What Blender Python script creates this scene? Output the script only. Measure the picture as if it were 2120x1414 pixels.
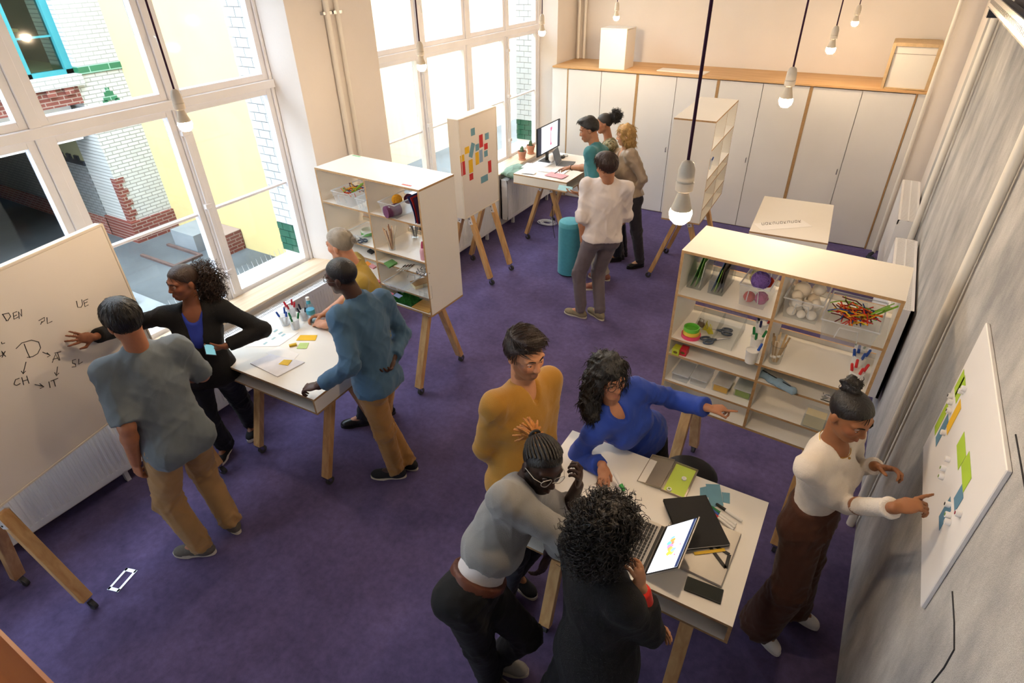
import bpy, bmesh, math, random
import numpy as np
from mathutils import Vector, Matrix

for _o in list(bpy.data.objects):
    bpy.data.objects.remove(_o)
SC = bpy.context.scene
COL = SC.collection
R_ = math.radians

# ------------------------------------------------------------------ camera
PITCH, YAW, ROLL, FPX, CAMZ = R_(33.6), R_(-31.4), R_(-1.37), 1213.0, 3.3
_cy, _sy, _cp, _sp = math.cos(YAW), math.sin(YAW), math.cos(PITCH), math.sin(PITCH)
_F = np.array([_sy * _cp, _cy * _cp, -_sp]); _r = np.array([_cy, -_sy, 0.0]); _u = np.cross(_r, _F)
_R = math.cos(ROLL) * _r + math.sin(ROLL) * _u
_U = -math.sin(ROLL) * _r + math.cos(ROLL) * _u
CAM0 = np.array([0.0, 0.0, CAMZ])
cd = bpy.data.cameras.new('camera'); cam = bpy.data.objects.new('camera', cd); COL.objects.link(cam)
cam.matrix_world = Matrix(((_R[0], _U[0], -_F[0], 0), (_R[1], _U[1], -_F[1], 0), (_R[2], _U[2], -_F[2], CAMZ), (0, 0, 0, 1)))
cd.sensor_width = 36.0; cd.lens = FPX * 36.0 / 2120.0; cd.clip_start = 0.02; cd.clip_end = 200
SC.camera = cam

def ray(px, py):
    return _F + _R * (px - 1060) / FPX - _U * (py - 707) / FPX
def onz(px, py, z=0.0):
    d = ray(px, py); return CAM0 + d * ((z - CAMZ) / d[2])
def onx(px, py, x):
    d = ray(px, py); return CAM0 + d * (x / d[0])
def ony(px, py, y):
    d = ray(px, py); return CAM0 + d * (y / d[1])

# ------------------------------------------------------------------ world and exposure
W = bpy.data.worlds.new('World'); SC.world = W; W.use_nodes = True
_nt = W.node_tree; _bg = _nt.nodes['Background']
_sky = _nt.nodes.new('ShaderNodeTexSky'); _sky.sky_type = 'HOSEK_WILKIE'; _sky.turbidity = 8.0; _sky.sun_direction = (0.3, -0.5, 0.8); _sky.ground_albedo = 0.4
_mx = _nt.nodes.new('ShaderNodeMix'); _mx.data_type = 'RGBA'; _mx.inputs[0].default_value = 0.75
_mx.inputs[7].default_value = (0.87, 0.935, 1.0, 1)
_nt.links.new(_sky.outputs[0], _mx.inputs[6]); _nt.links.new(_mx.outputs[2], _bg.inputs[0])
_bg.inputs[1].default_value = 6.0
SC.view_settings.view_transform = 'Standard'; SC.view_settings.look = 'None'
SC.view_settings.exposure = 1.52; SC.view_settings.gamma = 1.0; SC.view_settings.use_curve_mapping = False
BULB_STRENGTH = 230.0

def portal(y0, y1, z0, z1, x):          # guides sky sampling through a window opening, gives off no light
    l = bpy.data.lights.new('window_portal', 'AREA'); l.shape = 'RECTANGLE'; l.size = z1 - z0; l.size_y = y1 - y0
    l.cycles.is_portal = True
    o = bpy.data.objects.new('window_portal', l); COL.objects.link(o)
    o.location = (x, (y0 + y1) / 2, (z0 + z1) / 2); o.rotation_euler = (0, R_(-90), 0)
portal(-0.1, 3.62, 0.76, 3.75, -5.0)
portal(4.74, 8.45, 0.76, 3.75, -5.0)
portal(-4.25, -0.75, 0.76, 3.75, -5.0)

# ------------------------------------------------------------------ materials
def lin(c):
    if isinstance(c, str):
        c = c.lstrip('#'); c = tuple(int(c[i:i + 2], 16) / 255 for i in (0, 2, 4))
    return tuple(((v / 12.92) if v <= 0.04045 else ((v + 0.055) / 1.055) ** 2.4) for v in c) + (1.0,)

MATS = {}
def mat(name, col, rough=0.6, var=0.06, scale=12.0, bump=0.0, bscale=80.0, metal=0.0, spec=0.4, stretch=None, emit=None, coat=0.0, attr=None, alpha=None, trans=0.0, sheen=0.0, sss=0.0):
    if name in MATS: return MATS[name]
    m = bpy.data.materials.new(name); m.use_nodes = True; nt = m.node_tree; N = nt.nodes; L = nt.links
    b = N['Principled BSDF']
    tc = N.new('ShaderNodeTexCoord'); mp = N.new('ShaderNodeMapping'); L.new(tc.outputs['Object'], mp.inputs[0])
    if stretch: mp.inputs['Scale'].default_value = stretch
    nz = N.new('ShaderNodeTexNoise'); nz.inputs['Scale'].default_value = scale; nz.inputs['Detail'].default_value = 4
    L.new(mp.outputs[0], nz.inputs[0])
    rp = N.new('ShaderNodeMapRange'); rp.inputs[1].default_value = 0.3; rp.inputs[2].default_value = 0.7
    rp.inputs[3].default_value = 1 - var; rp.inputs[4].default_value = 1 + var
    L.new(nz.outputs[0], rp.inputs[0])
    mul = N.new('ShaderNodeMix'); mul.data_type = 'RGBA'; mul.blend_type = 'MULTIPLY'; mul.inputs[0].default_value = 1
    if attr:
        at = N.new('ShaderNodeVertexColor'); at.layer_name = attr; L.new(at.outputs[0], mul.inputs[6])
    else:
        mul.inputs[6].default_value = lin(col)
    L.new(rp.outputs[0], mul.inputs[7]); L.new(mul.outputs[2], b.inputs['Base Color'])
    b.inputs['Roughness'].default_value = rough; b.inputs['Metallic'].default_value = metal
    b.inputs['Specular IOR Level'].default_value = spec; b.inputs['Coat Weight'].default_value = coat
    if sheen: b.inputs['Sheen Weight'].default_value = sheen; b.inputs['Sheen Roughness'].default_value = 0.4
    if sss:
        b.inputs['Subsurface Weight'].default_value = sss; b.inputs['Subsurface Radius'].default_value = (0.02, 0.008, 0.004); b.inputs['Subsurface Scale'].default_value = 0.5
    if bump:
        n2 = N.new('ShaderNodeTexNoise'); n2.inputs['Scale'].default_value = bscale; n2.inputs['Detail'].default_value = 3
        L.new(mp.outputs[0], n2.inputs[0])
        bp = N.new('ShaderNodeBump'); bp.inputs['Strength'].default_value = bump; bp.inputs['Distance'].default_value = 0.01
        L.new(n2.outputs[0], bp.inputs['Height']); L.new(bp.outputs[0], b.inputs['Normal'])
    if emit:
        b.inputs['Emission Color'].default_value = lin(emit[0]); b.inputs['Emission Strength'].default_value = emit[1]
    if trans: b.inputs['Transmission Weight'].default_value = trans
    if alpha is not None: b.inputs['Alpha'].default_value = alpha
    MATS[name] = m
    return m

def glassy(name, col, clear=0.85, rough=0.05, haze=0.0):
    """thin sheet: mostly clear, a little mirror, a little milky white"""
    if name in MATS: return MATS[name]
    m = bpy.data.materials.new(name); m.use_nodes = True; nt = m.node_tree; N = nt.nodes; L = nt.links
    N.remove(N['Principled BSDF']); out = N['Material Output']
    tr = N.new('ShaderNodeBsdfTransparent'); tr.inputs[0].default_value = lin(col)
    gl = N.new('ShaderNodeBsdfGlossy'); gl.inputs['Roughness'].default_value = rough
    nz = N.new('ShaderNodeTexNoise'); nz.inputs['Scale'].default_value = 3.0
    lw = N.new('ShaderNodeLayerWeight'); lw.inputs[0].default_value = 0.5
    pw = N.new('ShaderNodeMath'); pw.operation = 'POWER'; pw.inputs[1].default_value = 4.0; L.new(lw.outputs['Facing'], pw.inputs[0])
    ml = N.new('ShaderNodeMapRange'); ml.inputs[3].default_value = 0.02; ml.inputs[4].default_value = min(0.7, (1 - clear) * 4 + 0.1)
    L.new(pw.outputs[0], ml.inputs[0])
    m1 = N.new('ShaderNodeMixShader'); L.new(ml.outputs[0], m1.inputs[0]); L.new(tr.outputs[0], m1.inputs[1]); L.new(gl.outputs[0], m1.inputs[2])
    last = m1
    if haze:
        df = N.new('ShaderNodeBsdfDiffuse'); df.inputs[0].default_value = (0.85, 0.86, 0.88, 1)
        tl = N.new('ShaderNodeBsdfTranslucent'); tl.inputs[0].default_value = (0.85, 0.86, 0.88, 1)
        a = N.new('ShaderNodeMixShader'); a.inputs[0].default_value = 0.5; L.new(df.outputs[0], a.inputs[1]); L.new(tl.outputs[0], a.inputs[2])
        m2 = N.new('ShaderNodeMixShader'); m2.inputs[0].default_value = haze
        mr = N.new('ShaderNodeMapRange'); mr.inputs[3].default_value = haze * 0.85; mr.inputs[4].default_value = haze * 1.15
        L.new(nz.outputs[0], mr.inputs[0]); L.new(mr.outputs[0], m2.inputs[0])
        L.new(m1.outputs[0], m2.inputs[1]); L.new(a.outputs[0], m2.inputs[2]); last = m2
    L.new(last.outputs[0], out.inputs[0])
    MATS[name] = m
    return m

def carpet_mat():
    m = bpy.data.materials.new('purple_carpet'); m.use_nodes = True; nt = m.node_tree; N = nt.nodes; L = nt.links; b = N['Principled BSDF']
    tc = N.new('ShaderNodeTexCoord')
    def nz(s, d, r=0.5):
        n = N.new('ShaderNodeTexNoise'); n.inputs['Scale'].default_value = s; n.inputs['Detail'].default_value = d; n.inputs['Roughness'].default_value = r
        L.new(tc.outputs['Object'], n.inputs[0]); return n
    a, c, f = nz(2.6, 5, 0.6), nz(22, 4, 0.65), nz(420, 2)
    r1 = N.new('ShaderNodeValToRGB'); r1.color_ramp.elements[0].position = 0.34; r1.color_ramp.elements[1].position = 0.68
    r1.color_ramp.elements[0].color = lin('#4e4463'); r1.color_ramp.elements[1].color = lin('#62567c')
    L.new(a.outputs[0], r1.inputs[0])
    r2 = N.new('ShaderNodeMapRange'); r2.inputs[1].default_value = 0.3; r2.inputs[2].default_value = 0.7; r2.inputs[3].default_value = 0.8; r2.inputs[4].default_value = 1.18
    L.new(c.outputs[0], r2.inputs[0])
    r3 = N.new('ShaderNodeMapRange'); r3.inputs[1].default_value = 0.25; r3.inputs[2].default_value = 0.75; r3.inputs[3].default_value = 0.78; r3.inputs[4].default_value = 1.22
    L.new(f.outputs[0], r3.inputs[0])
    mu = N.new('ShaderNodeMath'); mu.operation = 'MULTIPLY'; L.new(r2.outputs[0], mu.inputs[0]); L.new(r3.outputs[0], mu.inputs[1])
    mx = N.new('ShaderNodeMix'); mx.data_type = 'RGBA'; mx.blend_type = 'MULTIPLY'; mx.inputs[0].default_value = 1
    L.new(r1.outputs[0], mx.inputs[6]); L.new(mu.outputs[0], mx.inputs[7]); L.new(mx.outputs[2], b.inputs['Base Color'])
    b.inputs['Roughness'].default_value = 0.95; b.inputs['Specular IOR Level'].default_value = 0.1
    b.inputs['Sheen Weight'].default_value = 0.35; b.inputs['Sheen Roughness'].default_value = 0.5; b.inputs['Sheen Tint'].default_value = lin('#9a90d8')
    bp = N.new('ShaderNodeBump'); bp.inputs['Strength'].default_value = 0.6; bp.inputs['Distance'].default_value = 0.006
    ad = N.new('ShaderNodeMath'); ad.operation = 'ADD'; L.new(c.outputs[0], ad.inputs[0]); L.new(f.outputs[0], ad.inputs[1])
    L.new(ad.outputs[0], bp.inputs['Height']); L.new(bp.outputs[0], b.inputs['Normal'])
    return m

def felt_mat():
    m = bpy.data.materials.new('grey_felt'); m.use_nodes = True; nt = m.node_tree; N = nt.nodes; L = nt.links; b = N['Principled BSDF']
    tc = N.new('ShaderNodeTexCoord'); mp = N.new('ShaderNodeMapping'); mp.inputs['Scale'].default_value = (1, 1.7, 0.8); L.new(tc.outputs['Object'], mp.inputs[0])
    n1 = N.new('ShaderNodeTexNoise'); n1.inputs['Scale'].default_value = 2.2; n1.inputs['Detail'].default_value = 6; n1.inputs['Roughness'].default_value = 0.62; L.new(mp.outputs[0], n1.inputs[0])
    n2 = N.new('ShaderNodeTexNoise'); n2.inputs['Scale'].default_value = 260; n2.inputs['Detail'].default_value = 3; L.new(tc.outputs['Object'], n2.inputs[0])
    rp = N.new('ShaderNodeValToRGB'); rp.color_ramp.elements[0].position = 0.32; rp.color_ramp.elements[1].position = 0.7
    rp.color_ramp.elements[0].color = lin('#98989a'); rp.color_ramp.elements[1].color = lin('#cfcdca'); L.new(n1.outputs[0], rp.inputs[0])
    mr = N.new('ShaderNodeMapRange'); mr.inputs[1].default_value = 0.3; mr.inputs[2].default_value = 0.7; mr.inputs[3].default_value = 0.82; mr.inputs[4].default_value = 1.16; L.new(n2.outputs[0], mr.inputs[0])
    mx = N.new('ShaderNodeMix'); mx.data_type = 'RGBA'; mx.blend_type = 'MULTIPLY'; mx.inputs[0].default_value = 1
    L.new(rp.outputs[0], mx.inputs[6]); L.new(mr.outputs[0], mx.inputs[7]); L.new(mx.outputs[2], b.inputs['Base Color'])
    b.inputs['Roughness'].default_value = 0.95; b.inputs['Specular IOR Level'].default_value = 0.1
    bp = N.new('ShaderNodeBump'); bp.inputs['Strength'].default_value = 0.5; bp.inputs['Distance'].default_value = 0.006
    L.new(n2.outputs[0], bp.inputs['Height']); L.new(bp.outputs[0], b.inputs['Normal'])
    return m

def wood_mat(name, c1, c2, axis, rough=0.5):
    """grain runs along one object axis"""
    m = bpy.data.materials.new(name); m.use_nodes = True; nt = m.node_tree; N = nt.nodes; L = nt.links; b = N['Principled BSDF']
    tc = N.new('ShaderNodeTexCoord'); mp = N.new('ShaderNodeMapping'); s = [26, 26, 26]; s[axis] = 1.6; mp.inputs['Scale'].default_value = s
    L.new(tc.outputs['Object'], mp.inputs[0])
    n1 = N.new('ShaderNodeTexNoise'); n1.inputs['Scale'].default_value = 1.0; n1.inputs['Detail'].default_value = 5; n1.inputs['Distortion'].default_value = 0.6; L.new(mp.outputs[0], n1.inputs[0])
    rp = N.new('ShaderNodeValToRGB'); rp.color_ramp.elements[0].position = 0.3; rp.color_ramp.elements[1].position = 0.72
    rp.color_ramp.elements[0].color = lin(c1); rp.color_ramp.elements[1].color = lin(c2); L.new(n1.outputs[0], rp.inputs[0])
    L.new(rp.outputs[0], b.inputs['Base Color']); b.inputs['Roughness'].default_value = rough
    bp = N.new('ShaderNodeBump'); bp.inputs['Strength'].default_value = 0.12; bp.inputs['Distance'].default_value = 0.004
    L.new(n1.outputs[0], bp.inputs['Height']); L.new(bp.outputs[0], b.inputs['Normal'])
    return m

def brick_mat(name, c1, c2, mortar, bw, bh, axis='y', ms=0.006, rough=0.35):
    m = bpy.data.materials.new(name); m.use_nodes = True; nt = m.node_tree; N = nt.nodes; L = nt.links; b = N['Principled BSDF']
    tc = N.new('ShaderNodeTexCoord'); sx = N.new('ShaderNodeSeparateXYZ'); L.new(tc.outputs['Object'], sx.inputs[0])
    cb = N.new('ShaderNodeCombineXYZ'); L.new(sx.outputs['Y' if axis == 'y' else 'X'], cb.inputs[0]); L.new(sx.outputs['Z'], cb.inputs[1])
    br = N.new('ShaderNodeTexBrick'); L.new(cb.outputs[0], br.inputs[0]); br.inputs['Scale'].default_value = 1.0
    br.inputs['Brick Width'].default_value = bw; br.inputs['Row Height'].default_value = bh; br.inputs['Mortar Size'].default_value = ms
    br.inputs['Color1'].default_value = lin(c1); br.inputs['Color2'].default_value = lin(c2); br.inputs['Mortar'].default_value = lin(mortar)
    L.new(br.outputs[0], b.inputs['Base Color']); b.inputs['Roughness'].default_value = rough
    bp = N.new('ShaderNodeBump'); bp.inputs['Strength'].default_value = 0.4; bp.inputs['Distance'].default_value = 0.01; bp.invert = True
    L.new(br.outputs['Fac'], bp.inputs['Height']); L.new(bp.outputs[0], b.inputs['Normal'])
    return m

M_CARPET = carpet_mat(); M_FELT = felt_mat()
M_PLASTER = mat('warm_white_plaster', '#e3dcd6', 0.9, 0.03, 1.5, 0.12, 60)
M_CEIL = mat('white_ceiling_paint', '#ece8e2', 0.9, 0.02, 2)
M_FRAME = mat('white_window_paint', '#ebebf0', 0.4, 0.03, 5)
M_SILL = wood_mat('pale_birch_sill', '#c9b090', '#dcc8ae', 1)
M_LAM = mat('white_laminate', '#e9e5de', 0.38, 0.015, 3)
M_LAMC = mat('white_cupboard_door', '#e6e4e2', 0.45, 0.015, 3)
M_PLY = mat('plywood_edge', '#ae8a60', 0.6, 0.14, 60, 0.1, 200)
M_PLYD = mat('dark_plywood_edge', '#5a4330', 0.6, 0.14, 60)
M_OAK = wood_mat('light_pine', '#b98a55', '#d8b07a', 2)
M_TOPW = wood_mat('oiled_plywood_top', '#c3935c', '#dcb583', 0)
M_RAIL = wood_mat('orange_varnished_wood', '#8f4a12', '#b96a22', 0, 0.35)
M_WHITE = mat('white_enamel', '#e8e8ea', 0.35, 0.015, 4)
M_PIPE = mat('white_pipe_paint', '#e4dfd6', 0.35, 0.02, 6)
M_STEEL = mat('polished_steel', '#b9bcc0', 0.25, 0.05, 20, metal=1.0)
M_DSTEEL = mat('dark_steel', '#3b4049', 0.4, 0.08, 20, metal=0.7)
M_BLACK = mat('black_plastic', '#17181b', 0.45, 0.1, 20)
M_RUBBER = mat('grey_rubber', '#3a3a3c', 0.7, 0.1, 20)
M_GLASS = glassy('window_glass', '#f6fbff', 0.965)
M_ACRYL = glassy('clear_acrylic', '#f9fbfc', 0.88, 0.08, 0.05)
M_TUB = glassy('milky_clear_plastic', '#fafcfd', 0.92, 0.2, 0.20)

# ------------------------------------------------------------------ mesh helpers
class MB:
    def __init__(s): s.v = []; s.f = []; s.m = []
    def add(s, vs, fs, mi=0, mtx=None):
        b = len(s.v)
        s.v += [tuple(mtx @ Vector(p)) if mtx is not None else tuple(p) for p in vs]
        for i, f in enumerate(fs):
            s.f.append(tuple(b + k for k in f)); s.m.append(mi[i] if isinstance(mi, (list, tuple)) else mi)
        return s
    def box(s, x0, x1, y0, y1, z0, z1, mi=0, mtx=None):
        v = [(x0, y0, z0), (x1, y0, z0), (x1, y1, z0), (x0, y1, z0), (x0, y0, z1), (x1, y0, z1), (x1, y1, z1), (x0, y1, z1)]
        return s.add(v, [(3, 2, 1, 0), (4, 5, 6, 7), (0, 1, 5, 4), (1, 2, 6, 5), (2, 3, 7, 6), (3, 0, 4, 7)], mi, mtx)
    def panel(s, x0, x1, y0, y1, z0, z1, mtx=None, face=0, edge=1):
        """sheet: the two broad faces take `face`, the four narrow ones `edge`"""
        d = [x1 - x0, y1 - y0, z1 - z0]; t = d.index(min(d)); nrm = [2, 2, 1, 0, 1, 0]
        return s.box(x0, x1, y0, y1, z0, z1, [face if n == t else edge for n in nrm], mtx)
    def beam(s, a, b, w, h, up=(0, 0, 1), mi=0, cap=None):
        a = Vector(a); b = Vector(b); d = (b - a).normalized(); u = Vector(up); x = d.cross(u).normalized(); y = x.cross(d)
        v = []
        for c in (a, b):
            for sx, sy in ((-1, -1), (1, -1), (1, 1), (-1, 1)): v.append(c + x * sx * w / 2 + y * sy * h / 2)
        return s.add(v, [(3, 2, 1, 0), (4, 5, 6, 7), (0, 1, 5, 4), (1, 2, 6, 5), (2, 3, 7, 6), (3, 0, 4, 7)], mi)
    def cone(s, a, b, ra, rb, n=12, mi=0, caps=True):
        a = Vector(a); b = Vector(b); d = (b - a).normalized()
        t = Vector((1, 0, 0)) if abs(d.x) < 0.8 else Vector((0, 1, 0)); x = d.cross(t).normalized(); y = d.cross(x)
        v = []
        for c, r in ((a, ra), (b, rb)):
            for i in range(n): v.append(c + (x * math.cos(2 * math.pi * i / n) + y * math.sin(2 * math.pi * i / n)) * r)
        f = [(i, (i + 1) % n, n + (i + 1) % n, n + i) for i in range(n)]
        if caps: f += [tuple(range(n - 1, -1, -1)), tuple(range(n, 2 * n))]
        return s.add(v, f, mi)
    def tube(s, pts, r, n=6, mi=0, closed=False):
        pts = [Vector(p) for p in pts]; L = len(pts); v = []; prev = None
        for i, p in enumerate(pts):
            if closed: d = pts[(i + 1) % L] - pts[i - 1]
            else: d = pts[min(i + 1, L - 1)] - pts[max(i - 1, 0)]
            if d.length < 1e-9: d = Vector((0, 0, 1))
            d.normalize()
            if prev is None:
                t = Vector((0, 0, 1)) if abs(d.z) < 0.9 else Vector((1, 0, 0)); x = d.cross(t).normalized()
            else:
                x = prev - d * prev.dot(d)
                x = x.normalized() if x.length > 1e-6 else d.orthogonal().normalized()
            prev = x; y = d.cross(x); rr = r[i] if isinstance(r, (list, tuple)) else r
            for k in range(n): v.append(p + (x * math.cos(2 * math.pi * k / n) + y * math.sin(2 * math.pi * k / n)) * rr)
        f = []
        for i in range(L if closed else L - 1):
            j = (i + 1) % L
            for k in range(n): f.append((i * n + k, i * n + (k + 1) % n, j * n + (k + 1) % n, j * n + k))
        if not closed: f += [tuple(range(n - 1, -1, -1)), tuple(range((L - 1) * n, L * n))]
        return s.add(v, f, mi)
    def lathe(s, prof, n=16, mi=0, mtx=None, c=(0, 0, 0)):
        v = []; f = []; m = []
        for r, z in prof:
            for k in range(n): v.append((c[0] + r * math.cos(2 * math.pi * k / n), c[1] + r * math.sin(2 * math.pi * k / n), c[2] + z))
        for i in range(len(prof) - 1):
            for k in range(n):
                f.append((i * n + k, i * n + (k + 1) % n, (i + 1) * n + (k + 1) % n, (i + 1) * n + k)); m.append(mi[i] if isinstance(mi, (list, tuple)) else mi)
        if prof[0][0] > 1e-6: f.append(tuple(range(n - 1, -1, -1))); m.append(m[0])
        if prof[-1][0] > 1e-6: b = (len(prof) - 1) * n; f.append(tuple(range(b, b + n))); m.append(m[-2] if len(m) > 1 else m[0])
        return s.add(v, f, m, mtx)
    def ball(s, c, r, n=12, mi=0, mtx=None):
        rr = r if isinstance(r, (list, tuple)) else (r, r, r); k = max(4, n // 2)
        v = []; f = []
        for i in range(k + 1):
            t = math.pi * i / k
            for j in range(n): v.append((c[0] + rr[0] * math.sin(t) * math.cos(2 * math.pi * j / n), c[1] + rr[1] * math.sin(t) * math.sin(2 * math.pi * j / n), c[2] + rr[2] * math.cos(t)))
        for i in range(k):
            for j in range(n): f.append(((i + 1) * n + j, (i + 1) * n + (j + 1) % n, i * n + (j + 1) % n, i * n + j))
        return s.add(v, f, mi, mtx)
    def prism(s, poly, z0, z1, mi=0, mtx=None):
        n = len(poly); v = [(x, y, z0) for x, y in poly] + [(x, y, z1) for x, y in poly]
        f = [tuple(range(n - 1, -1, -1)), tuple(range(n, 2 * n))] + [(i, (i + 1) % n, n + (i + 1) % n, n + i) for i in range(n)]
        return s.add(v, f, mi, mtx)
    def build(s, name, mats, parent=None, smooth=False, bevel=0.0, segs=1, loc=None, rot=None):
        me = bpy.data.meshes.new(name); me.from_pydata([tuple(p) for p in s.v], [], s.f)
        if not isinstance(mats, (list, tuple)): mats = [mats]
        for m in mats: me.materials.append(m)
        me.polygons.foreach_set('material_index', s.m)
        if bevel or smooth:
            bm = bmesh.new(); bm.from_mesh(me)
            bmesh.ops.remove_doubles(bm, verts=bm.verts, dist=1e-6)
            if bevel:
                es = [e for e in bm.edges if len(e.link_faces) == 2 and e.calc_face_angle(0) > 0.5]
                bmesh.ops.bevel(bm, geom=es, offset=bevel, segments=segs, affect='EDGES', profile=0.5, clamp_overlap=True)
            bmesh.ops.recalc_face_normals(bm, faces=bm.faces)
            bm.to_mesh(me); bm.free()
        if smooth:
            me.polygons.foreach_set('use_smooth', [True] * len(me.polygons))
            me.set_sharp_from_angle(angle=R_(38))
        me.update()
        o = bpy.data.objects.new(name, me); COL.objects.link(o)
        if parent is not None: o.parent = parent
        if loc is not None: o.location = loc
        if rot is not None: o.rotation_euler = rot
        return o

def thing(name, label, cat, loc=(0, 0, 0), rz=0.0, group=None, rot=None):
    o = bpy.data.objects.new(name, None); COL.objects.link(o); o.location = loc
    o.rotation_euler = rot if rot else (0, 0, rz); o.empty_display_size = 0.1
    return tag(o, label, cat, group)
def tag(o, label, cat, group=None, kind=None):
    o['label'] = label; o['category'] = cat
    if group: o['group'] = group
    if kind: o['kind'] = kind
    return o
def struct(o, label=None, cat=None):
    o['kind'] = 'structure'
    if label: o['label'] = label
    if cat: o['category'] = cat
    return o
def dup(o, parent=None, label=None):
    c = o.copy(); COL.objects.link(c); c.parent = parent
    if label: c['label'] = label
    for ch in list(o.children): dup(ch, c)
    return c
def text_part(name, body, size, mtx, m, parent=None, extrude=0.0004, align='CENTER'):
    cu = bpy.data.curves.new(name, 'FONT'); cu.body = body; cu.size = size; cu.extrude = extrude; cu.align_x = align; cu.align_y = 'CENTER'
    t = bpy.data.objects.new(name, cu); COL.objects.link(t)
    dg = bpy.context.evaluated_depsgraph_get(); dg.update(); me = bpy.data.meshes.new_from_object(t.evaluated_get(dg)); bpy.data.objects.remove(t)
    o = bpy.data.objects.new(name, me); me.materials.clear(); me.materials.append(m); COL.objects.link(o)
    if parent is not None: o.parent = parent
    o.matrix_local = mtx
    return o

# ================================================================== the room
XW, XR, YB, YF, ZC = -4.28, 0.65, 9.12, -4.6, 4.3
struct(MB().box(-4.95, XR + 0.3, YF - 0.3, YB + 0.3, -0.12, 0.0).build('floor', M_CARPET), 'purple looped carpet floor of the workshop room', 'floor')
struct(MB().box(-4.95, XR + 0.3, YF - 0.3, YB + 0.3, ZC, ZC + 0.2).build('ceiling', M_CEIL), 'white painted ceiling above the room', 'ceiling')
WIN = [dict(y0=-0.10, y1=3.60, cols=[(-0.03, 0.73), (0.90, 1.66), (1.83, 2.60), (2.76, 3.52)]),
       dict(y0=4.74, y1=8.40, cols=[(4.82, 5.56), (5.75, 6.48), (6.65, 7.41), (7.56, 8.30)]),
       dict(y0=-4.25, y1=-0.75, cols=[(-4.17, -3.45), (-3.28, -2.56), (-2.40, -1.68), (-1.52, -0.83)])]  # last window is unseen, added so daylight reaches the foreground
ZS, ZT = 0.74, 3.75
wb = MB()
XO = -4.93
wb.box(XO, XW, YF, YB, 0.0, ZS); wb.box(XO, XW, YF, YB, ZT, ZC)
def pier(a0, a1, s0, s1):      # plan outline with splayed inner reveals
    wb.prism([(XW, a0 + (0.07 if s0 else 0)), (XW, a1 - (0.07 if s1 else 0)), (-4.52, a1), (-4.64, a1), (XO, a1), (XO, a0), (-4.64, a0), (-4.52, a0)][::-1], ZS, ZT)
pier(YF, -4.25, False, True); pier(-0.75, -0.10, True, True); pier(3.60, 4.74, True, True); pier(8.40, YB, True, False)
wall_left = struct(wb.build('wall_left', M_PLASTER), 'warm white plastered window wall with deep reveals', 'wall')
struct(MB().box(XW - 0.6, XR + 0.2, YB, YB + 0.2, 0, ZC).build('wall_back', M_PLASTER), 'warm white plaster wall above the white cupboards', 'wall')
struct(MB().box(XW - 0.6, XR + 0.2, YF - 0.2, YF, 0, ZC).build('wall_front', M_PLASTER), 'plain plaster wall behind the viewpoint', 'wall')
wall_right = struct(MB().box(XR, XR + 0.2, YF, YB, 0, ZC).build('wall_right', M_PLASTER), 'long right wall partly covered in grey felt', 'wall')
MB().box(0.62, XR, YF, 7.35, 0.0, ZC).build('felt_covering', M_FELT, wall_right)
M_SEAM = mat('dark_felt_seam', '#2c2c30', 0.9)
for path in ([(1972, 1225), (1976, 1290), (1976, 1345), (1955, 1382), (1925, 1420)], [(2103, 900), (2112, 950), (2124, 1020)]):
    MB().tube([onx(px, py, 0.619) for px, py in path], 0.003, 5).build('felt_seam', M_SEAM, wall_right)
# boxed-in corner at the far right
struct(MB().box(0.44, XR, 8.34, YB, 0, ZC).build('trim_1', M_PLASTER), 'white boxed-in pipe corner beside the cupboards', 'trim')
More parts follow.
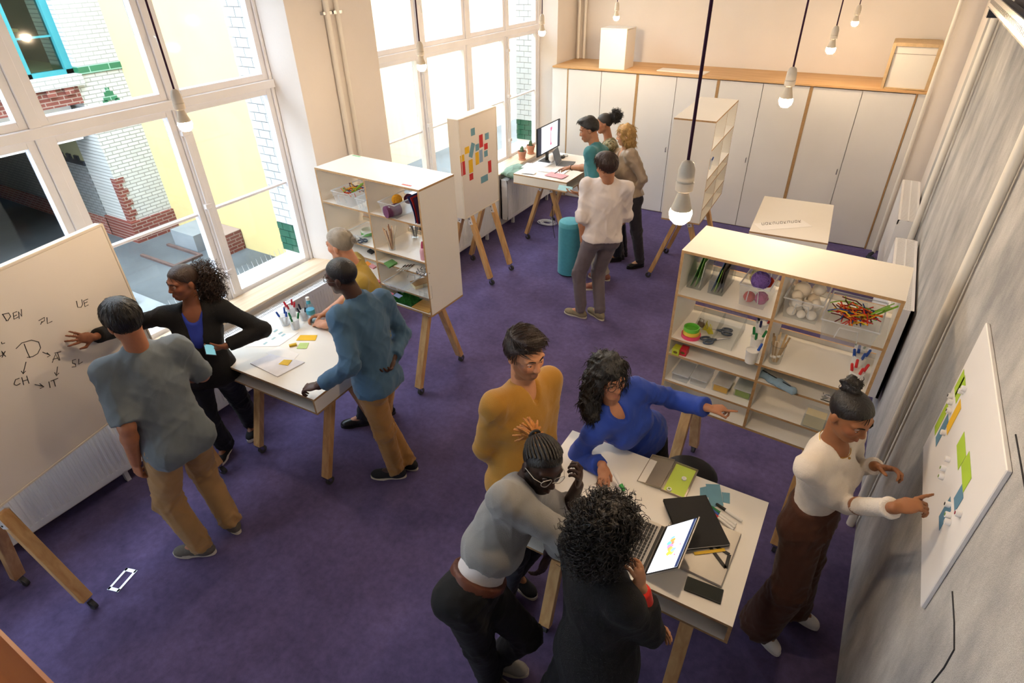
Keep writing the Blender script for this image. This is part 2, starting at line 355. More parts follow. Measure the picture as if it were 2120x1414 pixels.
# ---- windows
def make_window(n, w):
    win = bpy.data.objects.new('window_%d' % n, None); COL.objects.link(win)
    struct(win, 'tall white painted multi-pane window %s' % (['beside the handwriting board', 'behind the sticky-note board', 'added unseen behind the viewpoint'][n - 1]), 'window')
    fr = MB(); c = w['cols']; x0, x1 = -4.64, -4.53
    ym = [w['y0']] + [(c[i][1] + c[i + 1][0]) / 2 for i in range(3)] + [w['y1']]
    zr = [(0.80, 2.325), (2.49, 3.62)]
    for i in range(1, 4):
        wd = 0.035 if i == 2 else 0.03
        fr.box(x0, x1, ym[i] - wd, ym[i] + wd, ZS, ZT)
    fr.box(x0, x1, w['y0'], c[0][0] - 0.05, ZS, ZT); fr.box(x0, x1, c[3][1] + 0.05, w['y1'], ZS, ZT)
    fr.box(x0, x1 + 0.02, w['y0'], w['y1'], 2.375, 2.44); fr.box(x0, x1, w['y0'], w['y1'], 3.67, ZT); fr.box(x0, x1, w['y0'], w['y1'], ZS, 0.752)
    fr.build('window_frame', M_FRAME, win, bevel=0.004)
    for (a, b) in c:
        for k, (z0, z1) in enumerate(zr):
            s = MB(); t = 0.05; sx0, sx1 = -4.615, -4.545
            s.box(sx0, sx1, a - t, a, z0 - t, z1 + t); s.box(sx0, sx1, b, b + t, z0 - t, z1 + t)
            s.box(sx0, sx1, a, b, z0 - t, z0); s.box(sx0, sx1, a, b, z1, z1 + t)
            if k == 0: s.box(-4.60, -4.56, a, b, 1.55, 1.572)
            sash = s.build('sash', M_FRAME, win, bevel=0.004)
            for (q0, q1) in ([(z0, 1.55), (1.572, z1)] if k == 0 else [(z0, z1)]):
                MB().box(-4.583, -4.578, a, b, q0, q1).build('pane', M_GLASS, sash)
    for i in (1, 3):     # espagnolette rods and latches on the meeting stiles
        h = MB(); y = ym[i]
        h.box(-4.53, -4.515, y - 0.012, y + 0.012, 0.8, 2.36)
        for z in (1.02, 1.62, 2.2): h.box(-4.535, -4.50, y - 0.03, y + 0.03, z - 0.02, z + 0.02)
        h.build('latch_rod', M_FRAME, win, bevel=0.003)
        if n == 1 or i == 1:
            MB().tube([(-4.51, y, 2.86), (-4.49, y, 2.85), (-4.48, y + 0.0, 2.78)], 0.008, 6).build('latch_lever', M_PIPE, win)
for _i in range(3): make_window(_i + 1, WIN[_i])
for i, w in enumerate(WIN):
    struct(MB().box(-4.53, -4.245, w['y0'] - 0.02, w['y1'] + 0.05, 0.742, 0.765).build('trim_%d' % (i + 6), M_SILL, bevel=0.004),
           'pale wooden window sill board %s' % ['beside the handwriting board', 'carrying the two cactus pots', 'added unseen behind the viewpoint'][i], 'window sill')
# ---- glazed bricks of the outer reveals, one by one
M_TILE = mat('white_glazed_brick', '#b4b4b2', 0.25, 0.04, 9); M_GTILE = mat('green_glazed_brick', '#24503c', 0.25, 0.12, 9)
bk = MB().box(0, 0.142, -0.02, 0.0, 0, 0.070).build('brick', M_TILE); bkg = MB().box(0, 0.142, -0.02, 0.0, 0, 0.070).build('brick', M_GTILE)
first = {0: True, 1: True}
for yv, top in ((3.60, 40), (8.40, 40)):
    for r in range(38):
        z = 0.56 + r * 0.0755
        if z < 0.74: continue
        for q in range(3):
            xa = -4.93 + q * 0.147 + (0.0735 if r % 2 else 0) - 0.147 * 0.5
            xb = min(xa + 0.142, -4.65); xa = max(xa, -4.935)
            if xb - xa < 0.02: continue
            g = 1 if z < 1.03 else 0
            src = bkg if g else bk
            o = src if first[g] else src.copy()
            if not first[g]: COL.objects.link(o)
            first[g] = False
            o.parent = wall_left; o.location = (xa, yv, z); o.scale = ((xb - xa) / 0.142, 1, 1)
# ================================================================== courtyard
M_GROUND = mat('wet_grey_paving', '#54595c', 0.55, 0.25, 1.2, 0.2, 20)
M_YEL = mat('pale_yellow_render', '#bfad78', 0.9, 0.09, 0.8)
M_CREAM = mat('cream_stained_render', '#b5a380', 0.9, 0.06, 1.6, stretch=(1, 6, 0.25))
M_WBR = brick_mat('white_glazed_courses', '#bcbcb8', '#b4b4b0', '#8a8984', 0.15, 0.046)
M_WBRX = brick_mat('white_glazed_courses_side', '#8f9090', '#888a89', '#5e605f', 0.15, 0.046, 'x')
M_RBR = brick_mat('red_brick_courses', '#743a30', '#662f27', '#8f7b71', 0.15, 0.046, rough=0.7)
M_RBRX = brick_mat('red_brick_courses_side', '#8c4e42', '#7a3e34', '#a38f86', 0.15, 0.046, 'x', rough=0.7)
M_OLIVE = mat('olive_passage_paint', '#8f8a68', 0.9, 0.08, 2)
M_TEAL = mat('teal_window_paint', '#2c7a80', 0.5, 0.05, 6)
M_GREENB = brick_mat('green_glazed_courses', '#2a6a4c', '#225f42', '#7d9f8e', 0.24, 0.075)
struct(MB().box(-16, -4.95, -8, 16, -0.2, 0.0).build('courtyard_ground', M_GROUND), 'grey wet paving of the courtyard outside', 'ground')
struct(MB().box(-8.47, -4.95, 4.47, 4.70, 0, 3.9).build('courtyard_wall_yellow', M_YEL), 'pale yellow rendered courtyard wall seen through the near window', 'wall')
struct(MB().box(-7.6, -7.4, 4.70, 15.5, 0, 3.9).build('courtyard_wall_cream', M_CREAM), 'cream stained courtyard wall seen through the far window', 'wall')
bld = bpy.data.objects.new('courtyard_building', None); COL.objects.link(bld); bld.location = (-8.47, 3.8, 0)
struct(bld, 'white glazed brick building with a gateway across the courtyard', 'building')
def ext(name, m, *boxes):
    b = MB()
    for q in boxes: b.box(*q)
    o = b.build(name, m); o.parent = bld; o.matrix_parent_inverse = Matrix.Translation((8.47, -3.8, 0)); return o
XF = -8.47
ext('pier', M_WBR, (XF - 0.6, XF, 3.87, 4.47, 0.30, 2.165), (XF - 0.6, XF, 3.95, 4.47, 2.25, 5.5))
ext('plinth', M_RBR, (XF - 0.62, XF + 0.04, 3.84, 4.47, 0.0, 0.30))
ext('green_band', M_GREENB, (XF - 0.6, XF + 0.02, 3.95, 4.47, 2.165, 2.25))
gk = []
for i, (w, z) in enumerate([(0.05, 1.93), (0.11, 1.88), (0.17, 1.83), (0.21, 1.78), (0.21, 1.72), (0.21, 1.66)]):
    gk.append((XF - 0.1, XF + 0.012, 4.20 - w / 2, 4.20 + w / 2, z, z + 0.05) if i < 3 else (XF - 0.1, XF + 0.012, 4.20 - w / 2, 4.20 - w / 2 + 0.06, z, z + 0.06))
    if i >= 3: gk.append((XF - 0.1, XF + 0.012, 4.20 + w / 2 - 0.06, 4.20 + w / 2, z, z + 0.06))
ext('green_arch_motif', M_GREENB, *gk)
ext('red_quoin', M_RBR, *[(XF - 0.1, XF + 0.01, 3.868, 3.868 + (0.12 if i % 2 else 0.07), 0.30 + i * 0.075, 0.375 + i * 0.075) for i in range(8)])
ext('gateway_lintel', M_RBR, (XF - 0.6, XF + 0.02, 0.4, 3.87, 1.86, 2.06))
ext('lintel_tooth', M_RBR, *[(XF, XF + 0.05, 0.5 + i * 0.2, 0.6 + i * 0.2, 1.98, 2.06) for i in range(17)])
ext('window_ledge', M_WBR, (XF - 0.6, XF + 0.06, 0.4, 3.95, 2.06, 2.18))
ext('fanlight_panel', M_WHITE, (XF - 0.25, XF - 0.2, 0.4, 3.80, 1.42, 1.86))
ext('passage_side_upper', M_OLIVE, (XF - 6, XF - 0.6, 3.87, 4.2, 1.05, 2.0))
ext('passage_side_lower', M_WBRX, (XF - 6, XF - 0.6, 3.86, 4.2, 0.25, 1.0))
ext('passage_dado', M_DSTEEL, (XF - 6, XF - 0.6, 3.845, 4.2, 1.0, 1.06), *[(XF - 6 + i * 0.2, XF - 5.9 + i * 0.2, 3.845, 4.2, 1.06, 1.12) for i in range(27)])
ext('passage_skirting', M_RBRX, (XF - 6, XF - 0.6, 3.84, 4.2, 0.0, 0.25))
ext('passage_ceiling', M_OLIVE, (XF - 6, XF - 0.6, 0.2, 4.2, 2.0, 2.2))
ext('passage_end', M_WBR, (XF - 6.2, XF - 6, 0.2, 4.2, 0.0, 2.2))
ext('far_pier', M_WBR, (XF - 6, XF, -7.0, 0.4, 0.0, 5.5))
ext('upper_storey', M_WBR, (XF - 0.6, XF, 0.4, 1.6, 2.18, 5.5), (XF - 0.6, XF, 1.6, 3.95, 4.2, 5.5))
tw = ext('teal_window', M_TEAL, (XF - 0.2, XF - 0.1, 3.87, 3.95, 2.18, 4.2), (XF - 0.2, XF - 0.1, 3.42, 3.49, 2.18, 4.2), (XF - 0.2, XF - 0.1, 2.7, 2.77, 2.18, 4.2), (XF - 0.2, XF - 0.1, 1.6, 3.95, 2.18, 2.23), (XF - 0.2, XF - 0.1, 1.6, 1.67, 2.18, 4.2), (XF - 0.18, XF - 0.13, 1.6, 3.95, 2.58, 2.60))
MB().box(XF - 0.16, XF - 0.155, 1.6, 3.95, 2.18, 4.2).build('window_glass', glassy('dim_glass', '#cdd9d6', 0.9), tw)
ext('studio_wall', mat('studio_grey_wall', '#5d605d', 0.9), (XF - 3.2, XF - 3.0, 1.2, 4.6, 2.1, 4.4), (XF - 3.0, XF - 0.6, 1.2, 4.6, 2.06, 2.12), (XF - 3.2, XF - 0.2, 1.2, 4.6, 4.4, 4.5), (XF - 3.0, XF - 0.6, 4.5, 4.6, 2.1, 4.4), (XF - 3.0, XF - 0.6, 1.2, 1.3, 2.1, 4.4))
t = ext('studio_table', M_TOPW, (XF - 1.4, XF - 0.7, 3.0, 3.8, 2.62, 2.65)); MB().box(XF - 1.2, XF - 1.15, 3.2, 3.25, 2.12, 2.62).box(XF - 1.2, XF - 1.15, 3.6, 3.65, 2.12, 2.62).build('table_leg', M_DSTEEL, t)
lp = ext('desk_lamp', M_DSTEEL, (XF - 0.9, XF - 0.75, 3.5, 3.65, 2.84, 2.95)); MB().tube([(XF - 1.0, 3.4, 2.65), (XF - 1.0, 3.38, 2.8), (XF - 0.9, 3.55, 2.95)], 0.01).build('lamp_arm', M_DSTEEL, lp); MB().ball((XF - 0.82, 3.58, 2.83), 0.05, 10).build('lamp_bulb', mat('studio_bulb', '#fff2d8', 0.5, emit=('#fff0d0', 12)), lp)
ext('white_kerb', mat('concrete_step', '#7f8487', 0.8, 0.08, 4), (-7.9, -6.6, 1.4, 2.75, 0.0, 0.16), (-7.9, -6.3, 1.2, 2.9, 0.0, 0.08))
ext('gully_frame', mat('rusty_gully_rim', '#5d4a44', 0.8, 0.2, 20), (-8.0, -7.3, 3.6, 3.64, 0, 0.03), (-8.0, -7.3, 3.98, 4.02, 0, 0.03), (-7.3, -7.26, 3.6, 4.02, 0, 0.03))
ext('brick_curb', M_RBR, (-7.4, -6.95, 4.2, 4.46, 0.0, 0.28)); ext('curb_cap', mat('concrete_step', '#a9adb0'), (-7.9, -7.4, 4.05, 4.46, 0.0, 0.24))
ext('paving_slab', mat('light_paving', '#565b5e', 0.7, 0.15, 3), *[(-6.5 + i * 0.52, -6.0 + i * 0.52, 1.0 + j * 1.05, 2.03 + j * 1.05, 0.0, 0.012) for i in range(3) for j in range(3)])
gr = MB()
for i in range(26): gr.box(-5.6, -5.18, 1.2 + i * 0.12, 1.23 + i * 0.12, 0.0, 0.05)
gr.box(-5.62, -5.58, 1.1, 4.4, 0, 0.06); gr.box(-5.2, -5.16, 1.1, 4.4, 0, 0.06)
o = gr.build('courtyard_grating', M_STEEL); struct(o, 'steel drain grating outside the near window', 'grating')
sp = MB()
for i in range(40): sp.cone((-4.88, 1.4 + i * 0.055, 0.742), (-4.90, 1.4 + i * 0.055, 0.83), 0.004, 0.001, 4)
o = sp.build('bird_spikes', M_STEEL); o.parent = wall_left
# ================================================================== radiators, pipes
def radiator(y0, y1, label, x0=-4.245, x1=-4.13, z0=0.12, z1=0.69, ribs=True, flip=False, dup_of=None):
    t = thing('radiator', label, 'radiator', ((x0 + x1) / 2, (y0 + y1) / 2, 0)); hx, hy = (x1 - x0) / 2, (y1 - y0) / 2
    b = MB(); f = 1 if not flip else -1
    xs = [f * (hx - 0.012), f * hx]; xf0, xf1 = min(xs), max(xs)
    # ribbed front sheet
    n = int((y1 - y0) / 0.034); pts = []
    for i in range(n):
        ya = -hy + (y1 - y0) * i / n; st = (y1 - y0) / n
        pts += [(ya, 0), (ya + st * 0.35, 0), (ya + st * 0.5, 1), (ya + st * 0.85, 1)]
    pts.append((hy, 0)); v = []; fc = []
    for (y, k) in pts:
        xo = f * (hx - (0.006 if k else 0.0))
        v += [(xo, y, z0 + 0.05), (xo, y, z1 - 0.045)]
    for i in range(len(pts) - 1): fc.append((2 * i, 2 * i + 2, 2 * i + 3, 2 * i + 1))
    b.add(v, fc)
    for (za, zb) in ((z0, z0 + 0.05), (z1 - 0.045, z1 - 0.004)): b.box(xf0, xf1, -hy, hy, za, zb)
    b.box(min(-f * hx, -f * (hx - 0.02)), max(-f * hx, -f * (hx - 0.02)), -hy, hy, z0, z1 - 0.004)
    b.build('front_panel', M_WHITE, t)
    for s in (-1, 1): MB().box(-hx, hx, min(s * hy, s * (hy - 0.006)), max(s * hy, s * (hy - 0.006)), z0, z1).build('end_cover', M_WHITE, t)
    g = MB(); g.box(-hx, -hx + 0.02, -hy, hy, z1 - 0.006, z1); g.box(hx - 0.02, hx, -hy, hy, z1 - 0.006, z1); g.box(-0.006, 0.006, -hy, hy, z1 - 0.006, z1)
    k = int((y1 - y0) / 0.016)
    for i in range(k): y = -hy + (y1 - y0) * (i + 0.5) / k; g.box(-hx + 0.02, hx - 0.02, y - 0.0045, y + 0.0045, z1 - 0.005, z1 - 0.001)
    g.build('top_grille', M_WHITE, t)
    for s in (-0.7, 0.7): MB().box(-0.02, 0.02, s * hy - 0.015, s * hy + 0.015, 0.0, z0).build('foot', M_WHITE, t)
    return t
radiator(0.05, 1.38, 'long white ribbed radiator behind the big handwriting board')
radiator(1.95, 3.42, 'white ribbed radiator behind the marker pots table')
radiator(4.95, 6.50, 'white ribbed radiator behind the sticky-note board trestle')
radiator(6.74, 8.25, 'white ribbed radiator under the cactus window sill')
radiator(4.55, 5.95, 'deep white radiator on the felt wall behind the right shelf unit', 0.43, 0.60, 0.30, 1.10, flip=True)
radiator(6.42, 7.75, 'deep white radiator on the right wall nearest the cupboards', 0.43, 0.60, 0.30, 1.10, flip=True)
def pipe(pts, r, label, n=10, clamps=()):
    c = np.array(pts[0]); t = thing('heating_pipe', label, 'pipe', tuple(pts[0]))
    MB().tube([tuple(np.array(p) - c) for p in pts], r, n).build('pipe_run', M_PIPE, t, smooth=True)
    for z in clamps: MB().box(-0.045, 0.01, -0.05, 0.05, z - 0.012, z + 0.012).build('clamp', M_STEEL, t)
    return t
pipe([(-4.25, 4.08, 0.0), (-4.25, 4.08, ZC)], 0.024, 'left one of two white pipes on the window pier', clamps=(2.9,))
pipe([(-4.25, 4.20, 0.0), (-4.25, 4.20, ZC)], 0.020, 'right one of two white pipes on the window pier', clamps=(2.9,))
pipe([(-4.20, 9.02, 1.92), (-4.20, 9.02, ZC)], 0.022, 'outer one of two white pipes above the cupboard corner')
pipe([(-4.12, 9.06, 1.92), (-4.12, 9.06, ZC)], 0.022, 'inner one of two white pipes above the cupboard corner')
pipe([(0.575, 6.3, 0.0), (0.575, 6.3, ZC)], 0.028, 'white vertical pipe between the two felt wall radiators')
pipe([(0.585, 3.42, 0.0), (0.585, 3.42, ZC)], 0.026, 'white vertical pipe on the felt wall beyond the pinned white sheet')
pipe([(0.42, 8.26, 0.0), (0.42, 8.26, ZC)], 0.022, 'thin white pipe in the corner beside the last cupboard')
b = MB(); b.tube([(0.36, 8.0, 0.03), (0.42, 7.94, 0.05), (0.47, 7.85, 0.03), (0.52, 7.8, 0.04), (0.50, 7.7, 0.03)], 0.022, 8); b.tube([(0.36, 8.0, 0.03), (0.40, 8.06, 0.07), (0.38, 8.1, 0.03)], 0.022, 8)
tag(b.build('coiled_hose', M_DSTEEL, smooth=True), 'dark grey cable bundle on the floor in the far corner', 'cable')
# cable tray high on the right wall
t = thing('cable_tray', 'dark perforated steel cable tray high on the felt wall', 'cable tray', (0.465, 0.0, 2.99))
MB().box(-0.09, 0.085, -4.5, 4.7, -0.006, 0.0).build('tray_floor', M_DSTEEL, t)
for xx in (-0.09, 0.079):
    b = MB(); b.box(xx, xx + 0.006, -4.5, 4.7, 0.04, 0.06); b.box(xx, xx + 0.006, -4.5, 4.7, 0.0, 0.018)
    for i in range(214): b.box(xx, xx + 0.006, -4.5 + i * 0.043, -4.5 + i * 0.043 + 0.02, 0.018, 0.04)
    b.build('tray_rim', M_STEEL, t)
for y in (4.6, 2.2, 0.0): MB().box(-0.09, 0.15, y - 0.03, y + 0.03, -0.05, -0.006).build('bracket', M_DSTEEL, t)
for xx in (-0.03, 0.03): MB().tube([(xx, -4.5, 0.03), (xx, 4.6, 0.03)], 0.02, 8).build('cable', mat('navy_cable', '#1c2440', 0.5), t)
# gallery rail under the viewpoint
p = onz(57, 1358, 2.35)
tag(MB().box(-4.2, 0.55, p[1] - 0.10, p[1], 2.29, 2.35).build('gallery_handrail', M_RAIL, bevel=0.006), 'orange varnished wooden gallery rail at the lower left corner', 'handrail')
# ================================================================== cupboards along the back wall
YC = 8.323; ux = [-4.034, -2.968, -1.877, -0.774, 0.325]
def cupboard(i):
    x0, x1 = ux[i], ux[i + 1]; w = x1 - x0
    nm = ['leftmost, behind the three people at the monitor', 'second from the window, behind the tall narrow shelf unit', 'third from the window, with a shadowed door', 'rightmost, beside the felt wall'][i]
    t = thing('cupboard', 'tall white double-door cupboard, ' + nm, 'cupboard', (x0, YC, 0), group='cupboards along the back wall')
    b = MB(); b.panel(0, 0.018, 0.0, 0.70, 0, 1.885, edge=1); b.panel(w - 0.018, w, 0.0, 0.70, 0, 1.885, edge=1); b.panel(0.018, w - 0.018, 0.02, 0.70, 0, 0.03); b.panel(0.018, w - 0.018, 0.66, 0.68, 0.03, 1.88)
    b.build('carcass', [M_LAMC, M_PLY], t)
    mid = w / 2
    for k, (a, c) in enumerate(((0.020, mid - 0.003), (mid + 0.003, w - 0.020))):
        d = MB().panel(a, c, 0.002, 0.02, 0.012, 1.878, edge=1).build('door', [M_LAMC, M_PLYD], t)
        if k == 0:
            h = MB(); hx = mid - 0.03; h.tube([(hx, 0.0, 0.90), (hx, -0.022, 0.90), (hx, -0.022, 0.96), (hx, 0.0, 0.96)], 0.006, 6); h.build('handle', M_STEEL, d)
for i in range(4): cupboard(i)
tag(MB().panel(XW + 0.01, 0.43, YC - 0.015, YB - 0.005, 1.888, 1.912, face=0, edge=0).build('long_worktop', M_TOPW, bevel=0.002), 'long oiled plywood board across the tops of the white cupboards', 'worktop')
struct(MB().box(XW + 0.005, ux[0] - 0.004, YC + 0.004, YC + 0.03, 0, 1.885).build('trim_4', M_LAMC), 'white filler panel between the window reveal and cupboards', 'trim')
struct(MB().box(ux[4] + 0.004, 0.44, YC + 0.004, YC + 0.03, 0, 1.885).build('trim_5', M_LAMC), 'white filler panel at the right end of the cupboards', 'trim')
t = thing('storage_box', 'tall plain white box standing on the cupboard top near the window', 'box', (-3.37, 8.52, 1.912))
MB().panel(-0.19, 0.19, -0.17, 0.17, 0.0, 0.49).build('box_body', [M_LAM, M_LAM], t, bevel=0.004); MB().box(-0.192, 0.192, -0.172, 0.172, 0.49, 0.505).build('lid', M_LAM, t, bevel=0.003)
t = thing('storage_crate', 'plywood-framed box with a white front on the cupboard top right end', 'box', (0.17, 8.47, 1.914))
b = MB()
for q in ((-0.235, -0.20, -0.12, 0.3, 0, 0.47), (0.20, 0.235, -0.12, 0.3, 0, 0.47), (-0.20, 0.20, -0.12, 0.3, 0.435, 0.47), (-0.20, 0.20, -0.12, 0.3, 0, 0.015)): b.box(*q)
b.build('frame', mat('pale_plywood', '#c9ad86', 0.6, 0.1, 30), t, bevel=0.003); MB().box(-0.20, 0.20, -0.10, -0.085, 0.015, 0.435).build('front_panel', M_LAM, t)
MB().box(-0.20, 0.20, -0.103, -0.10, 0.36, 0.363).build('lid_gap', M_PLYD, t)
tag(MB().box(-0.33, 0.33, -0.11, 0.11, 0, 0.012).build('white_board_offcut', M_LAM, loc=(-2.42, 8.55, 1.912), rot=(0, 0, R_(-4))), 'flat white board lying on the cupboard top', 'board')
# paper sheet board on felt wall
o = MB().box(0.604, 0.6195, 1.78, 2.72, 1.31, 2.005).build('wall_whiteboard', mat('sheet_white', '#eceaea', 0.45, 0.01, 3), bevel=0.003)
tag(o, 'white magnetic sheet with sticky notes hung on the grey felt wall', 'whiteboard')
# ================================================================== trestle furniture
def trestle(t, cx, zt, spread=0.29, axis='y', off=0.0, spare=False):
    """inverted V of two square legs under a box, splayed along the local y axis"""
    for s in (-1, 1):
        a = Vector((cx, s * 0.055 + off, zt)); f = Vector((cx, s * spread + off, 0.085))
        if axis == 'x': a = Vector((s * 0.055 + off, cx, zt)); f = Vector((s * spread + off, cx, 0.085))
        b = MB(); up = (1, 0, 0) if axis == 'y' else (0, 1, 0)
        d = (a - f).normalized(); b.beam(f, a - d * 0.01, 0.045, 0.068, up); leg = b.build('leg', M_OAK, t, bevel=0.003)
        u = Vector(up)
        for q in (-1, 1): MB().beam(a - d * 0.10 + u * q * 0.036, a - d * 0.005 + u * q * 0.036, 0.05, 0.004, up).build('bracket', M_WHITE, leg)
        bo = MB()
        for q in (-1, 1):
            for h in (0.03, 0.075): c = a - d * h + u * q * 0.038; bo.cone(c, c + u * q * 0.004, 0.006, 0.006, 8)
        bo.build('bolts', M_BLACK, leg)['kind'] = 'stuff'
        b = MB(); w = Vector((f.x, f.y, 0)); ax = Vector((0, 1, 0)) if axis == 'x' else Vector((1, 0, 0)); tr = Vector((1, 0, 0)) if axis == 'x' else Vector((0, 1, 0))
        b.cone(w + Vector((0, 0, 0.033)) + tr * 0.02 - ax * 0.012, w + Vector((0, 0, 0.033)) + tr * 0.02 + ax * 0.012, 0.033, 0.033, 16)
        wh = b.build('caster_wheel', M_RUBBER, leg, smooth=True)
        k = MB(); k.box(-0.02, 0.02, -0.02, 0.02, 0.078, 0.09, mtx=Matrix.Translation(w)); 
        for q in (-1, 1): k.beam(w + tr * 0.02 + ax * q * 0.017 + Vector((0, 0, 0.03)), w + ax * q * 0.017 + Vector((0, 0, 0.08)), 0.02, 0.003, tuple(ax))
        k.build('caster_fork', M_STEEL, leg)

def table(label, cx, cy, rz, L=1.10, D=0.76, z0=0.822, z1=0.95, long_axis='x', open_front=True):
    t = thing('trestle_table', label, 'table', (cx, cy, 0), rz, 'white trestle tables'); hl, hd = L / 2, D / 2
    MB().panel(-hl, hl, -hd, hd, z1 - 0.016, z1).build('table_top', [M_LAM, M_PLY], t)
    MB().panel(-hl, hl, -hd, hd, z0, z0 + 0.014).build('box_floor', [M_LAM, M_PLY], t)
    for s in (-1, 1): MB().panel(min(s * hl, s * (hl - 0.016)), max(s * hl, s * (hl - 0.016)), -hd, hd, z0 + 0.014, z1 - 0.016).build('side_panel', [M_LAM, M_PLY], t)
    MB().panel(-hl + 0.016, hl - 0.016, -0.01, 0.006, z0 + 0.014, z1 - 0.016).build('divider_panel', [M_LAM, M_PLY], t)
    for s in (-1, 1): trestle(t, s * (hl - 0.19), z0, min(0.30, hd - 0.08))
    return t
table_A = table('white trestle table with marker pots below the near window', -3.17, 2.19, R_(2))
table_B = table('white trestle table with laptops in the right foreground', -0.50, 2.00, R_(0))
table_C = table('white trestle table with a monitor beside the far window', -3.41, 6.90, R_(-91))
table_F = table('white trestle table with a paper name strip behind the right shelf unit', -0.47, 6.43, R_(93.5), D=0.71)

ROWS = [1.60, 1.297, 1.182, 0.977]
def shelf_unit(label, cx, cy, rz, w=1.095, d=0.415, z0=0.822, z1=1.89, tape=None):
    t = thing('shelf_unit', label, 'shelf', (cx, cy, 0), rz, 'white trestle shelf units'); hw, hd = w / 2, d / 2; th = 0.016
    MB().panel(-hw, hw, -hd, hd, z1 - th, z1).build('top_panel', [M_LAM, M_PLY], t)
    MB().panel(-hw, hw, -hd, hd, z0, z0 + th).build('bottom_panel', [M_LAM, M_PLY], t)
    for s in (-1, 1): MB().panel(min(s * hw, s * (hw - th)), max(s * hw, s * (hw - th)), -hd, hd, z0 + th, z1 - th).build('side_panel', [M_LAM, M_PLY], t)
    MB().panel(-th / 2, th / 2, -hd, hd, z0 + th, z1 - th).build('divider', [M_LAM, M_PLY], t)
    for z in ROWS:
        for s in (-1, 1):
            a, b = (-hw + th, -th / 2) if s < 0 else (th / 2, hw - th)
            MB().panel(a, b, -hd, hd, z, z + 0.014).build('shelf_board', [M_LAM, M_PLY], t)
            MB().panel(a, b, hd - 0.012, hd, z + 0.014, z + 0.045 if z > 1.25 else z + 0.09).build('back_rail', [M_LAM, M_PLY], t)
    for s in (-1, 1): trestle(t, s * (hw - 0.17), z0, 0.30)
    return t
SH_L = shelf_unit('white open shelf unit on trestle legs between the two windows', -3.235, 3.405, R_(-2.2))
SH_R = shelf_unit('white open shelf unit full of craft supplies beside the felt wall', -0.185, 3.245, R_(-3.4))
SH_3 = shelf_unit('white open shelf unit seen end-on in front of the cupboards', -1.56, 6.63, R_(92))
for (px, py, a, c) in ((738, 323, R_(-2), '#7cc79a'), (842, 383, R_(-2), '#d9656a')):
    p = onz(px, py, 1.8915); tag(MB().box(-0.045, 0.045, -0.009, 0.009, 0, 0.0008).build('tape_strip', mat('tape_' + c, c), loc=p, rot=(0, 0, a)), ('green' if px < 800 else 'red') + ' tape strip on top of the left shelf unit', 'tape')

def board_unit(name, label, cx, cy, rz, L, d, z0, z1, tx, spread=0.29):
    """upright board box on two trestles; local y runs along the board, +x is its front"""
    t = thing(name, label, 'whiteboard', (cx, cy, 0), rz); hl, hd = L / 2, d / 2
    MB().box(-hd, hd - 0.006, -hl, hl, z0, z1).build('box_body', mat('offwhite_board_box', '#e3d9ca', 0.5, 0.02, 3), t, bevel=0.004)
    MB().box(hd - 0.006, hd, -hl + 0.012, hl - 0.012, z0 + 0.012, z1 - 0.012).build('writing_surface', mat('glossy_whiteboard', '#e9e2da', 0.22, 0.01, 3), t, bevel=0.002)
    b = MB()
    for q in ((-hl, -hl + 0.012, z0, z1), (hl - 0.012, hl, z0, z1), (-hl, hl, z0, z0 + 0.012), (-hl, hl, z1 - 0.012, z1)): b.box(hd - 0.008, hd + 0.003, *q)
    b.build('edge_frame', mat('offwhite_board_box', '#e3d9ca'), t, bevel=0.002)
    for y in tx: trestle(t, y, z0, spread, axis='x')
    return t
BD_D = board_unit('sticky_note_board', 'upright white board with coloured sticky notes on wooden trestles', -3.725, 5.40, R_(-1), 0.70, 0.15, 0.822, 1.89, (-0.22, 0.22))
BD_E = board_unit('handwriting_board', 'large whiteboard with handwritten country codes at the left edge', -3.735, 0.875, R_(13.5), 1.50, 0.06, 0.80, 1.975, (-0.50, 0.66), 0.28)

# sticky notes on board D (pixel positions on its front plane)
def plane_pt(px, py, t, xoff):
    a = t.rotation_euler.z; n = np.array([math.cos(a), math.sin(a), 0]); o = np.array(t.location) + n * xoff
    d = ray(px, py); return CAM0 + d * ((o - CAM0) @ n / (d @ n))
NOTE = {'b': mat('blue_note_paper', '#6f9db0', 0.8, 0.04), 'r': mat('red_note_paper', '#c8373a', 0.8, 0.04), 'y': mat('yellow_note_paper', '#e8b92c', 0.8, 0.04), 'g': mat('green_note_paper', '#a9c93c', 0.8, 0.04), 'p': mat('pale_blue_note_paper', '#93a9c4', 0.8, 0.04)}
NN = {'b': 'blue', 'r': 'red', 'y': 'yellow', 'g': 'green', 'p': 'pale grey-blue'}
def note(px, py, w, h, c, t, xoff, roll=0.0, where='', lbl=None):
    p = plane_pt(px, py, t, xoff)
    o = MB().box(-0.0004, 0.0004, -w / 2, w / 2, -h / 2, h / 2).build('sticky_note', NOTE[c]); o.location = p
    o.rotation_euler = (roll, 0, t.rotation_euler.z)
    tag(o, lbl or '%s sticky note %s' % (NN[c], where), 'sticky note', 'sticky notes on the upright board')
